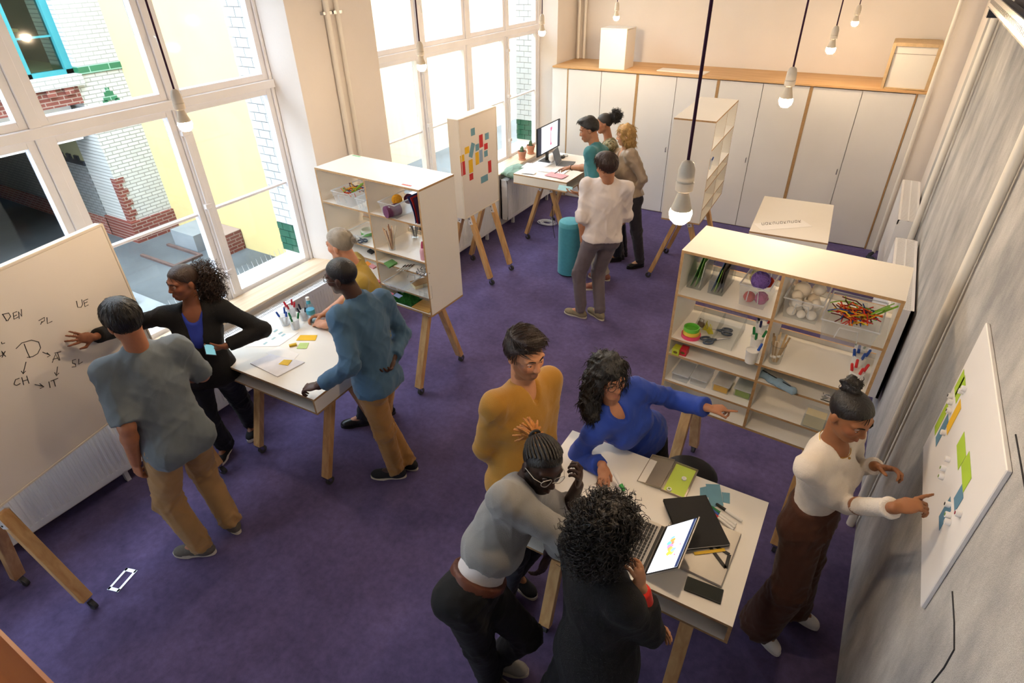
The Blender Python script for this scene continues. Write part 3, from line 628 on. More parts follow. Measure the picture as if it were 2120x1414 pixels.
N_ = [(979, 273, .075, .075, 'b', 'topmost on the upright board'), (996, 292, .07, .135, 'r', 'tall, upper middle of the upright board'), (1008, 282, .075, .07, 'b', 'top right of the upright board'), (1006, 303, .07, .065, 'r', 'small square, right of the tall red one'),
      (967, 311, .08, .07, 'y', 'small, upper left on the upright board'), (977, 311, .07, .15, 'b', 'tilted, left of centre on the upright board', -0.45), (988, 305, .07, .07, 'b', 'square, just below the tall red one'), (1006, 318, .07, .065, 'b', 'square, right side below the red square'),
      (957, 328, .075, .07, 'y', 'leftmost on the upright board'), (988, 328, .065, .135, 'y', 'tall, in the middle of the upright board'), (996, 323, .065, .135, 'p', 'tall, in the middle of the upright board'),
      (959, 349, .075, .145, 'r', 'tall, lowest left on the upright board'), (975, 344, .075, .14, 'y', 'tall, left of centre on the upright board'), (976, 366, .07, .07, 'r', 'square, below the tall yellow one'),
      (1014, 345, .065, .135, 'r', 'tall, far right on the upright board'), (1003, 370, .14, .075, 'b', 'wide, lowest on the upright board')]
for q in N_: note(q[0], q[1], q[2], q[3], q[4], BD_D, 0.0754 + 0.0006, q[6] if len(q) > 6 else 0.0, q[5])

# handwriting on board E: strokes drawn as thin ink tubes on the board plane
M_INK = mat('black_marker_ink', '#2a2826', 0.6)
INK = {'DEN': [[(5, 650), (14, 664)], [(4, 651), (18, 648), (22, 655), (16, 664), (12, 664)], [(35, 645), (27, 648), (29, 661), (38, 656)], [(28, 655), (35, 652)], [(40, 660), (38, 645), (45, 655), (44, 640)]],
       'UE': [[(158, 623), (161, 636), (168, 636), (171, 630), (169, 620)], [(182, 619), (173, 623), (176, 635), (183, 631)], [(174, 628), (181, 625)]],
       'PL': [[(84, 672), (87, 665)], [(80, 664), (92, 657), (92, 664), (86, 668)], [(97, 657), (98, 670), (108, 665)]],
       'D': [[(50, 712), (56, 728), (62, 741)], [(33, 722), (45, 710), (65, 704), (80, 708), (84, 720), (78, 732), (68, 738), (56, 740)]],
       'AT': [[(108, 751), (115, 733), (122, 746)], [(109, 744), (120, 741)], [(113, 731), (126, 728)], [(119, 730), (124, 746)]],
       'SL': [[(157, 744), (150, 746), (150, 752), (156, 753), (157, 759), (149, 760)], [(163, 743), (163, 754), (171, 749)]],
       'CH': [[(40, 783), (32, 786), (29, 795), (34, 798), (42, 794)], [(45, 781), (49, 797)], [(55, 778), (60, 794)], [(47, 789), (57, 786)]],
       'IT': [[(101, 790), (104, 803)], [(105, 789), (120, 783)], [(111, 787), (115, 800)]],
       'DX': [[(0, 738), (8, 732), (3, 727)], [(4, 730), (12, 738)], [(11, 727), (4, 740)]], 'L': [[(3, 708), (4, 712), (10, 710)]],
       'arrows': [[(54, 749), (48, 773)], [(44, 768), (48, 774), (53, 768)], [(88, 729), (103, 735)], [(97, 730), (104, 736), (98, 739)], [(119, 759), (117, 776)], [(113, 771), (117, 778), (122, 772)], [(72, 796), (90, 800)], [(82, 794), (91, 801), (83, 804)]]}
for k, st in INK.items():
    c0 = np.array(BD_E.location); b = MB()
    mi = BD_E.matrix_basis.inverted() if False else Matrix.LocRotScale(BD_E.location, BD_E.rotation_euler, None).inverted()
    for s in st: b.tube([mi @ Vector(plane_pt(px, py, BD_E, 0.0305)) for px, py in s], 0.0022, 5)
    b.build('handwriting', M_INK, BD_E)

# teal cylinder stool
p = onz(1173, 570)
t = thing('cylinder_stool', 'tall turquoise felt cylinder stool beside the monitor table', 'stool', (-2.76, 5.90, 0))
M_TURQ = mat('turquoise_felt', '#4d9fae', 0.9, 0.06, 30, 0.25, 300, sheen=0.3)
MB().lathe([(0.125, 0.012), (0.137, 0.02), (0.138, 0.62)], 32).build('body', M_TURQ, t, smooth=True)
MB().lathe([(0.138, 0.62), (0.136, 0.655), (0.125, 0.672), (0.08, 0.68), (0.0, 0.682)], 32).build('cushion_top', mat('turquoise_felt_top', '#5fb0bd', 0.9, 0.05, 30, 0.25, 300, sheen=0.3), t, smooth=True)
MB().lathe([(0.12, 0.0), (0.12, 0.012)], 32).build('base', M_BLACK, t)
# floor socket plate
pa = onz(254, 1201); t = thing('floor_socket', 'silver floor socket frame in the carpet near the handwriting board', 'floor outlet', (pa[0], pa[1], 0), R_(-22))
b = MB()
for q in ((-0.08, 0.08, -0.042, -0.026), (-0.08, 0.08, 0.026, 0.042), (-0.08, -0.058, -0.042, 0.042), (0.058, 0.08, -0.042, 0.042)): b.box(*q, 0.0, 0.005)
t.rotation_euler = (0, 0, R_(107)); b.build('rim', M_STEEL, t, bevel=0.001); MB().box(-0.058, 0.058, -0.026, 0.026, 0.0, 0.002).build('carpet_inlay', M_CARPET, t)

# ================================================================== pendant bulbs
M_CORD = mat('aubergine_fabric_cord', '#3a1030', 0.8, 0.1, 200); M_SOCK = mat('white_porcelain_socket', '#e2d6c4', 0.35, 0.02)
M_BULB = mat('lit_bulb', '#fff1da', 0.4, emit=('#ffddb2', BULB_STRENGTH)); M_BNECK = mat('bulb_neck', '#efe0c8', 0.5)
def pendant(px, py, lab, z=2.60):
    p = onz(px, py, z); t = thing('pendant_bulb', lab, 'pendant light', tuple(p), group='bare pendant bulbs')
    bl = MB(); bl.lathe([(0.0, -0.036), (0.018, -0.033), (0.031, -0.020), (0.036, 0.0), (0.033, 0.012)], 16); bl.build('bulb_globe', M_BULB, t, smooth=True)
    MB().lathe([(0.033, 0.012), (0.026, 0.035), (0.019, 0.06), (0.016, 0.075)], 16).build('bulb_neck', M_BNECK, t, smooth=True)
    MB().lathe([(0.020, 0.07), (0.027, 0.075), (0.0275, 0.10), (0.025, 0.102), (0.0265, 0.106), (0.025, 0.14), (0.018, 0.16), (0.006, 0.168), (0.0, 0.169)], 16).build('socket', M_SOCK, t, smooth=True)
    MB().cone((0, 0, 0.165), (0, 0, ZC - z), 0.005, 0.005, 8).build('cord', M_CORD, t)
    MB().lathe([(0.0, ZC - z - 0.04), (0.045, ZC - z - 0.035), (0.05, ZC - z)], 16).build('ceiling_rose', M_SOCK, t)
for px, py, lab in [(1409, 441, 'nearest bare bulb on a purple cord above the right shelf unit'), (1627, 208, 'bare bulb above the name strip table'), (1720, 102, 'bare bulb in front of the rightmost cupboard'), (1770, 47, 'farthest bare bulb of the right-hand row'),
                    (383, 257, 'bare bulb in front of the near window'), (873, 137, 'bare bulb in front of the far window'), (1122, 67, 'bare bulb beside the far window reveal'), (1276, 36, 'bare bulb above the tall white box')]:
    pendant(px, py, lab)
# ================================================================== people: joints from the photograph
def along(px, py, par, L, zg):
    """point on the pixel's sight line that lies L away from its parent joint, nearest to the expected height"""
    d = ray(px, py); d = d / np.linalg.norm(d); v = CAM0 - par; b = v @ d; c = v @ v - L * L; D = b * b - c
    if D < 0:
        WARN.append(('far', px, py, round(float(np.sqrt(v @ v - b * b)), 3), L)); q = CAM0 - d * b
        return par + (q - par) / np.linalg.norm(q - par) * L
    t = [-b - math.sqrt(D), -b + math.sqrt(D)]; P = [CAM0 + d * k for k in t]
    return min(P, key=lambda q: abs(q[2] - zg))
WARN = []
def ik(a, b, l1, l2, pole):
    """middle joint between a and b with given bone lengths, bent towards pole"""
    d = b - a; L = min(np.linalg.norm(d), (l1 + l2) * 0.999); u = d / np.linalg.norm(d)
    x = (l1 * l1 - l2 * l2 + L * L) / (2 * L); h = math.sqrt(max(l1 * l1 - x * x, 1e-6))
    p = np.array(pole, float); p = p - u * (p @ u); p = p / np.linalg.norm(p)
    return a + u * x + p * h
def unit(v): v = np.array(v, float); return v / np.linalg.norm(v)

def solve(sp):
    """sp: height h, pelvis, neck, head and limb pixels; returns a dict of 3-D joints"""
    h = sp['h']; J = {}; male = sp.get('male', True)
    UA, FA, TH, SHK = 0.172 * h, 0.150 * h, 0.245 * h, 0.240 * h
    SW = sp.get('sw', 0.105 if male else 0.096) * h; HW = 0.052 * h
    g = lambda k: sp.get(k)
    J['pel'] = np.array(g('pel3')) if g('pel3') is not None else onz(*g('pel'))
    J['neck'] = onz(*g('neckz')) if g('neckz') else along(g('neck')[0], g('neck')[1], J['pel'], sp.get('spine', 0.30) * h, g('neck')[2])
    face = R_(sp['face']); J['fwd'] = np.array([math.cos(face), math.sin(face), 0.0])     # body heading in plan
    up = unit(J['neck'] - J['pel'])
    lat = unit(np.cross(up, J['fwd'])); J['lat'] = lat                                     # towards the person's left
    J['chest_f'] = unit(np.cross(lat, up)); J['up'] = up
    tw = R_(sp.get('twist', 0)); lat2 = lat * math.cos(tw) + J['chest_f'] * -math.sin(tw); J['lat2'] = lat2; J['chest_f2'] = unit(np.cross(lat2, up))
    J['head'] = onz(*g('headz')) if g('headz') else along(g('head')[0], g('head')[1], J['neck'], 0.108 * h, J['neck'][2] + 0.1 * h)
    for s, k in ((1, 'l'), (-1, 'r')):
        J['sh_' + k] = J['neck'] + lat2 * s * SW - up * 0.028 * h + J['chest_f2'] * sp.get('shf', 0.0) * h
        if g('sh_' + k): J['sh_' + k] = along(g('sh_' + k)[0], g('sh_' + k)[1], J['neck'], SW * 1.06, g('sh_' + k)[2] if len(g('sh_' + k)) > 2 else J['neck'][2] - 0.04)
        J['hip_' + k] = J['pel'] + lat * s * HW - up * 0.02
        el, wr = g('el_' + k), g('wr_' + k)
        if g('wr3_' + k) is not None: J['wr_' + k] = np.array(g('wr3_' + k), float)
        if el:
            J['el_' + k] = along(el[0], el[1], J['sh_' + k], UA, el[2])
            if 'wr_' + k not in J: J['wr_' + k] = along(wr[0], wr[1], J['el_' + k], FA, wr[2])
        else:
            if 'wr_' + k not in J: J['wr_' + k] = onz(*wr)
            v = J['wr_' + k] - J['sh_' + k]; L = np.linalg.norm(v)
            if L > (UA + FA) * 0.995: J['wr_' + k] = J['sh_' + k] + v / L * (UA + FA) * 0.995; WARN.append(('arm', k, round(float(L), 3), UA + FA))
            J['el_' + k] = ik(J['sh_' + k], J['wr_' + k], UA, FA, sp.get('pole_' + k, -J['fwd'] * 0.6 + lat * s * 0.5 - np.array([0, 0, 0.6])))
        an = g('an_' + k); J['an_' + k] = onz(an[0], an[1], an[2] if len(an) > 2 else 0.085) if not isinstance(an, np.ndarray) else an
        v = J['an_' + k] - J['hip_' + k]; L = np.linalg.norm(v)
        if L > (TH + SHK) * 0.998: WARN.append(('leg', k, round(float(L), 3), round(TH + SHK, 3)))
        td = g('toe_' + k); a = face + R_(td if td is not None else (8 if k == 'l' else -8)); J['toe_' + k] = np.array([math.cos(a), math.sin(a), 0.0])
        J['kn_' + k] = ik(J['hip_' + k], J['an_' + k], TH, SHK, sp.get('kpole_' + k, J['toe_' + k])) if L < (TH + SHK) * 0.998 else J['hip_' + k] + v * TH / (TH + SHK)
    lk = sp['look']; a, e = R_(lk[0]), R_(lk[1]); J['look'] = np.array([math.cos(a) * math.cos(e), math.sin(a) * math.cos(e), math.sin(e)])
    J['h'] = h
    return J
SPEC = {
 'tee':   dict(h=1.85, sw=0.094, face=184, pel=(364, 903, 0.97), neck=(286, 726, 1.50), head=(255, 664), look=(182, -6), twist=-22,
               el_l=(266, 893, 1.15), wr_l=(281, 958, 0.92), wr3_r=(-3.42, 1.42, 1.10), an_l=(418, 1128), an_r=(478, 1078), toe_l=28, toe_r=-12),
 'card':  dict(h=1.72, male=False, face=-44, pel=(433, 768, 0.90), neck=(397, 633, 1.42), head=(378, 584), look=(-92, 0), twist=6,
               el_r=(268, 672, 1.34), wr3_r=(-3.70, 1.24, 1.42), wr_l=(466, 717, 1.17), pole_l=np.array([0.75, 0.75, -0.35]), an_l=(522, 872), an_r=(466, 918), toe_l=-8, toe_r=-15),
 'grey':  dict(h=1.76, face=215, pel=(786, 672, 0.92), neck=(733, 552, 1.38), head=(704, 506), look=(192, -4), twist=12, wr_l=(672, 674, 0.99), wr_r=(672, 650, 1.0), an_l=(800, 842), an_r=(752, 862), toe_l=5, toe_r=5),
 'denim': dict(h=1.80, face=196, pel=(778, 782, 0.95), neck=(744, 622, 1.46), head=(707, 572), look=(198, -6), twist=-18, el_l=(735, 788, 1.15), wr_l=(660, 799, 0.97), el_r=(833, 690, 1.18), wr_r=(812, 745, 0.97), an_l=(820, 970), an_r=(846, 952), toe_l=14, toe_r=-6),
 'must':  dict(h=1.83, face=-24, pel=(1082, 978, 0.95), neck=(1083, 792, 1.47), head=(1088, 733), look=(-24, -8), twist=8, el_r=(1003, 926, 1.16), wr_r=(1040, 962, 0.98), el_l=(1128, 905, 1.16), wr_l=(1062, 956, 0.99), an_l=(1062, 1180), an_r=(1046, 1224), toe_l=8, toe_r=-8),
 'blue':  dict(h=1.70, male=False, face=-42, pel=(1322, 905, 0.86), neck=(1266, 842, 1.32), head=(1262, 782), look=(-38, 0), twist=12, el_l=(1392, 826, 1.24), wr_l=(1468, 845, 1.20), wr_r=(1248, 962, 1.01), an_l=np.array([-0.52, 2.80, 0.085]), an_r=np.array([-0.80, 2.82, 0.085])),
 'dread': dict(h=1.82, face=8, pel=(978, 1220, 0.93), neckz=(1086, 1000, 1.33), headz=(1122, 962, 1.45), look=(-32, -8), spine=0.31, el_l=(1172, 1062, 0.99), wr_l=(1197, 1004, 1.16), el_r=(1168, 1112, 1.02), wr_r=(1136, 1146, 0.97), an_l=(1020, 1360), an_r=(1015, 1400)),
 'curly': dict(h=1.70, male=False, face=58, pel=(1238, 1352, 0.90), neck=(1240, 1166, 1.38), head=(1258, 1094), look=(52, -14), el_r=(1345, 1308, 1.10), wr_r=(1328, 1218, 1.22), wr_l=(1325, 1290, 1.08), an_l=np.array([-0.66, 1.12, 0.085]), an_r=np.array([-0.42, 1.05, 0.085])),
 'brown': dict(h=1.74, male=False, face=-12, pel=(1682, 1062, 0.95), neck=(1724, 912, 1.42), head=(1760, 860), look=(-40, -14), twist=-12, el_r=(1752, 1046, 1.18), wr3_r=onx(1852, 1052, 0.44), el_l=(1772, 968, 1.14), wr_l=(1812, 965, 1.22), an_r=(1572, 1285), an_l=(1640, 1245), toe_l=-4, toe_r=-24),
 'teal':  dict(h=1.84, face=192, pel=(1238, 412, 0.97), neck=(1234, 302, 1.52), head=(1219, 268), look=(200, -16), twist=-8, el_l=(1234, 392, 1.10), wr_l=(1200, 402, 0.99), el_r=(1216, 348, 1.10), wr_r=(1180, 347, 1.0), an_l=(1238, 586), an_r=(1252, 566)),
 'bun':   dict(h=1.74, male=False, face=205, pel=(1274, 380, 0.93), neck=(1260, 289, 1.45), head=(1251, 256), look=(200, -6), wr_l=(1224, 320, 1.2), wr_r=(1238, 330, 1.12), an_l=(1278, 528), an_r=(1290, 518)),
 'blond': dict(h=1.70, male=False, face=212, pel=(1306, 405, 0.91), neck=(1293, 312, 1.40), head=(1294, 280), look=(204, -8), twist=12, el_l=(1334, 374, 1.12), wr_l=(1312, 402, 0.98), el_r=(1278, 360, 1.12), wr_r=(1262, 380, 1.0), an_l=(1325, 540), an_r=(1284, 524), toe_l=14),
 'white': dict(h=1.78, face=132, pel=(1246, 488, 0.94), neck=(1257, 375, 1.46), head=(1255, 344), look=(168, -6), twist=-24, el_l=(1205, 458, 1.15), wr_l=(1206, 498, 0.92), el_r=(1294, 446, 1.15), wr_r=(1272, 478, 0.95), an_l=(1203, 642), an_r=(1242, 645), toe_l=46, toe_r=20),
}
# ================================================================== people: surfaces from distance fields
class Vox:
    def __init__(s, lo, hi, h):
        s.lo = np.array(lo, np.float32); s.h = h; s.n = np.ceil((np.array(hi) - s.lo) / h).astype(int) + 1
        s.a = np.full(s.n, 1.0, np.float32)
    def win(s, lo, hi):
        i0 = np.clip(np.floor((np.array(lo) - s.lo) / s.h).astype(int), 0, s.n); i1 = np.clip(np.ceil((np.array(hi) - s.lo) / s.h).astype(int) + 1, 0, s.n)
        sl = tuple(slice(a, b) for a, b in zip(i0, i1))
        g = [(s.lo[k] + s.h * np.arange(i0[k], i1[k], dtype=np.float32)) for k in range(3)]
        return sl, g[0][:, None, None], g[1][None, :, None], g[2][None, None, :]
    def put(s, sl, d, k, op='u'):
        a = s.a[sl]
        if op == 'u':
            if k > 0: hh = np.clip(0.5 + 0.5 * (a - d) / k, 0, 1); s.a[sl] = a + (d - a) * hh - k * hh * (1 - hh)
            else: s.a[sl] = np.minimum(a, d)
        else:
            if k > 0: hh = np.clip(0.5 - 0.5 * (a + d) / k, 0, 1); s.a[sl] = a + (-d - a) * hh + k * hh * (1 - hh)
            else: s.a[sl] = np.maximum(a, -d)
    def cap(s, a, b, ra, rb, k=0.02, op='u', flat=False):
        a = np.array(a, float); b = np.array(b, float); r = max(ra, rb) + k + 2.5 * s.h
        sl, X, Y, Z = s.win(np.minimum(a, b) - r, np.maximum(a, b) + r)
        ab = b - a; L2 = max(ab @ ab, 1e-9)
        px, py, pz = X - a[0], Y - a[1], Z - a[2]
        tr = (px * ab[0] + py * ab[1] + pz * ab[2]) / L2; t = np.clip(tr, 0, 1)
        if flat: t = np.maximum(tr, 0); t2 = np.minimum(t, 1)
        else: t2 = t
        d = np.sqrt((px - t * ab[0]) ** 2 + (py - t * ab[1]) ** 2 + (pz - t * ab[2]) ** 2) - (ra + (rb - ra) * t2)
        if flat: d = np.maximum(d, (tr - 1) * math.sqrt(L2))
        s.put(sl, d.astype(np.float32), k, op)
    def ell(s, c, r, M=None, k=0.02, op='u'):
        c = np.array(c, float); R = max(r) + k + 2.5 * s.h; sl, X, Y, Z = s.win(c - R, c + R)
        px, py, pz = X - c[0], Y - c[1], Z - c[2]
        if M is None: q = (px, py, pz)
        else: q = [px * M[0][i] + py * M[1][i] + pz * M[2][i] for i in range(3)]      # columns of M are the axes
        k0 = np.sqrt(sum((q[i] / r[i]) ** 2 for i in range(3))); k1 = np.sqrt(sum((q[i] / r[i] ** 2) ** 2 for i in range(3)))
        s.put(sl, (k0 * (k0 - 1) / np.maximum(k1, 1e-6)).astype(np.float32), k, op)
    def cut(s, p, n, keep_below=True):
        sl, X, Y, Z = s.win(s.lo, s.lo + s.h * (s.n - 1)); n = unit(n)
        d = ((X - p[0]) * n[0] + (Y - p[1]) * n[1] + (Z - p[2]) * n[2]).astype(np.float32); s.a = np.maximum(s.a, d)
    def mesh(s):
        a = s.a; a[0], a[-1] = 1, 1; a[:, 0], a[:, -1] = 1, 1; a[:, :, 0], a[:, :, -1] = 1, 1
        S = a < 0; c = S[:-1, :-1, :-1].astype(np.int8); tot = np.zeros_like(c)
        for i in (0, 1):
            for j in (0, 1):
                for k in (0, 1): tot += S[i:S.shape[0] - 1 + i, j:S.shape[1] - 1 + j, k:S.shape[2] - 1 + k]
        I, Jn, K = np.nonzero((tot > 0) & (tot < 8)); N = len(I)
        val = np.stack([a[I + i, Jn + j, K + k] for i in (0, 1) for j in (0, 1) for k in (0, 1)], 1)
        off = np.array([(i, j, k) for i in (0, 1) for j in (0, 1) for k in (0, 1)], np.float32)
        acc = np.zeros((N, 3), np.float32); cnt = np.zeros(N, np.float32)
        for p in range(8):
            for q in range(p + 1, 8):
                if abs(off[p] - off[q]).sum() != 1: continue
                va, vb = val[:, p], val[:, q]; m = (va < 0) != (vb < 0)
                t = np.where(m, va / np.where(m, va - vb, 1), 0)[:, None]
                acc += np.where(m[:, None], off[p] + t * (off[q] - off[p]), 0); cnt += m
        V = (np.stack([I, Jn, K], 1) + acc / cnt[:, None]) * s.h + s.lo
        idx = np.full(tot.shape, -1, np.int32); idx[I, Jn, K] = np.arange(N)
        F = []
        for ax in range(3):
            u, v = (ax + 1) % 3, (ax + 2) % 3
            A = np.take(S, range(0, S.shape[ax] - 1), ax); B = np.take(S, range(1, S.shape[ax]), ax); E = np.array(np.nonzero(A != B))
            ok = (E[u] > 0) & (E[v] > 0) & (E[u] < S.shape[u] - 1) & (E[v] < S.shape[v] - 1); E = E[:, ok]
            fl = A[tuple(E)]
            def cell(du, dv):
                e = E.copy(); e[u] -= du; e[v] -= dv; return idx[tuple(e)]
            Q = np.stack([cell(1, 1), cell(0, 1), cell(0, 0), cell(1, 0)], 1); Q[~fl] = Q[~fl][:, ::-1]; F.append(Q)
        F = np.concatenate(F); F = F[(F >= 0).all(1)]
        return V.astype(np.float64), F

def relax(V, F, it=1, lam=0.5):
    for _ in range(it):
        A = np.zeros_like(V); n = np.zeros(len(V))
        for i in range(4):
            j = (i + 1) % 4
            np.add.at(A, F[:, i], V[F[:, j]]); np.add.at(A, F[:, j], V[F[:, i]]); np.add.at(n, F[:, i], 1); np.add.at(n, F[:, j], 1)
        V = V + lam * (A / np.maximum(n, 1)[:, None] - V)
    return V
def vnormals(V, F):
    d1 = V[F[:, 2]] - V[F[:, 0]]; d2 = V[F[:, 3]] - V[F[:, 1]]; n = np.cross(d1, d2); N = np.zeros_like(V)
    for i in range(4): np.add.at(N, F[:, i], n)
    return N / np.maximum(np.linalg.norm(N, axis=1), 1e-9)[:, None]
def folds(V, F, amp, freq, seed, centres=(), rad=0.13, base=0.25):
    """cloth creases: warped waves, strongest around the bending joints"""
    rg = np.random.default_rng(seed); N = vnormals(V, F); f = np.zeros(len(V))
    for i in range(5):
        k = unit(rg.normal(size=3)) * freq * (0.6 + 0.9 * rg.random()); k2 = unit(rg.normal(size=3)) * freq * 0.5
        f += (1 - np.abs(np.sin(0.5 * (V @ k + 2.2 * np.sin(V @ k2 + rg.random() * 6) + rg.random() * 6)))) ** 2 - 0.27
    f /= 0.75; w = np.full(len(V), base)
    for c in centres: w = np.maximum(w, np.exp(-((V - c) ** 2).sum(1) / rad ** 2))
    return V + N * (f * w * amp)[:, None]
def mesh_obj(name, V, F, mats, parent=None, origin=None, cols=None, quads=True):
    me = bpy.data.meshes.new(name); o0 = np.zeros(3) if origin is None else np.array(origin)
    V = V - o0; k = F.shape[1]
    me.vertices.add(len(V)); me.vertices.foreach_set('co', V.astype(np.float32).ravel()); me.loops.add(F.size); me.loops.foreach_set('vertex_index', F.astype(np.int32).ravel())
    me.polygons.add(len(F)); me.polygons.foreach_set('loop_start', np.arange(0, F.size, k, dtype=np.int32)); me.polygons.foreach_set('use_smooth', np.ones(len(F), bool))
    me.update(calc_edges=True)
    for m in (mats if isinstance(mats, (list, tuple)) else [mats]): me.materials.append(m)
    if cols is not None:
        at = me.color_attributes.new('Col', 'FLOAT_COLOR', 'POINT'); at.data.foreach_set('color', np.concatenate([cols, np.ones((len(V), 1))], 1).astype(np.float32).ravel())
    o = bpy.data.objects.new(name, me); COL.objects.link(o)
    if parent is not None: o.parent = parent
    return o
def frame(look, up):
    y = unit(look); z = np.array(up, float); z = unit(z - y * (z @ y)); x = np.cross(y, z); return np.stack([-x, y, z], 1)    # columns: left, forward, up
def strands(roots, dirs, lens, r, seed, curl=0.0, turns=2.0, seg=6, droop=0.0, jitter=0.15, n=3, shell=None, grow=0.04):
    """tube per lock of hair, optionally wound into a helix"""
    rg = np.random.default_rng(seed); V = []; F = []; b = 0
    for i in range(len(roots)):
        p = np.array(roots[i], float); d = unit(dirs[i] + rg.normal(size=3) * jitter); L = lens[i] if hasattr(lens, '__len__') else lens * (0.7 + 0.6 * rg.random())
        s1 = unit(np.cross(d, rg.normal(size=3))); s2 = np.cross(d, s1); ph = rg.random() * 6.28; tn = turns * (0.7 + 0.6 * rg.random())
        pts = []
        for k in range(seg + 1):
            t = k / seg; c = p + d * L * t + np.array([0, 0, -droop * t * t])
            if curl: c = c + (s1 * math.cos(ph + 6.28 * tn * t) + s2 * math.sin(ph + 6.28 * tn * t) - s1 * math.cos(ph) - s2 * math.sin(ph)) * curl * min(1, t * 3)
            pts.append(c)
        pts = np.array(pts)
        if shell is not None:      # follow the curve of the skull
            c0, H0, rad = shell; q = ((pts - c0) @ H0) / rad; e = np.linalg.norm(q, axis=1); e0 = e[0]
            q = q / e[:, None] * (e0 * (1 + grow * np.linspace(0, 1, seg + 1) * rg.random()))[:, None]; pts = c0 + (q * rad) @ H0.T
        for k in range(seg + 1):
            tg = unit(pts[min(k + 1, seg)] - pts[max(k - 1, 0)] + 1e-9); a = unit(np.cross(tg, s1 + 0.01)); bb = np.cross(tg, a); rr = r * (1 - 0.75 * (k / seg) ** 2)
            for q in range(n): V.append(pts[k] + (a * math.cos(6.28 * q / n) + bb * math.sin(6.28 * q / n)) * rr)
        for k in range(seg):
            for q in range(n): F.append((b + k * n + q, b + k * n + (q + 1) % n, b + (k + 1) * n + (q + 1) % n, b + (k + 1) * n + q))
        b += (seg + 1) * n
    return np.array(V), np.array(F)
def join_vf(parts):
    V = []; F = []; b = 0
    for v, f in parts:
        if len(v) == 0: continue
        V.append(v); F.append(f + b); b += len(v)
    return np.concatenate(V), np.concatenate(F)

def hand(vx, wr, d, p, right, sc=1.0, curl=(0.5, 0.55, 0.6, 0.65), spread=0.10, thumb=0.4, thumb_out=0.75):
    """palm, four fingers of unequal length and a thumb leaving the side of the palm"""
    d = unit(d); p = np.array(p, float); p = unit(p - d * (p @ d)); th = np.cross(d, p) * (1 if right else -1)
    M = np.stack([th, p, d], 1)
    vx.ell(wr + d * 0.052 * sc, (0.040 * sc, 0.0155 * sc, 0.056 * sc), M, 0.008)
    vx.ell(wr + d * 0.035 * sc + th * 0.022 * sc + p * 0.008 * sc, (0.017 * sc, 0.016 * sc, 0.032 * sc), M, 0.008)
    tips = []
    for i, (o, L) in enumerate(((0.030, 0.074), (0.010, 0.082), (-0.011, 0.077), (-0.030, 0.062))):
        a = wr + d * (0.098 - 0.004 * abs(i - 1.2)) * sc + th * o * sc; ang = curl[i]; q = a; side = th * math.sin(spread * (1.3 - i))
        dd = unit(d + side)
        for j, (fr, rr) in enumerate(((0.45, 0.0092), (0.30, 0.0085), (0.25, 0.0076))):
            A = ang * (0.75, 1.75, 2.5)[j]; e = dd * math.cos(A) + p * math.sin(A); q2 = q + e * L * fr * sc
            vx.cap(q, q2, rr * sc, (rr - 0.0006) * sc, 0.003); q = q2
        tips.append(q)
    a = wr + d * 0.028 * sc + th * 0.030 * sc + p * 0.006 * sc
    e = unit(d * (1 - thumb_out * 0.5) + th * thumb_out + p * thumb * 0.5); q = a + e * 0.044 * sc; vx.cap(a, q, 0.0125 * sc, 0.0105 * sc, 0.006)
    e2 = unit(d * 0.9 + th * thumb_out * 0.35 + p * thumb); q2 = q + e2 * 0.034 * sc; vx.cap(q, q2, 0.0105 * sc, 0.0085 * sc, 0.003)
    return tips

M_EYEW = mat('eye_white', '#e6e0da', 0.3, 0.02); M_IRIS = mat('dark_iris', '#1d120c', 0.2, 0.05); M_LACE = mat('white_lace', '#dcdad6', 0.8)
def skin_mat(name): return mat(name, '#ffffff', 0.5, 0.05, 40, 0.06, 300, attr='Col', sss=0.06)
M_SKIN = skin_mat('skin')

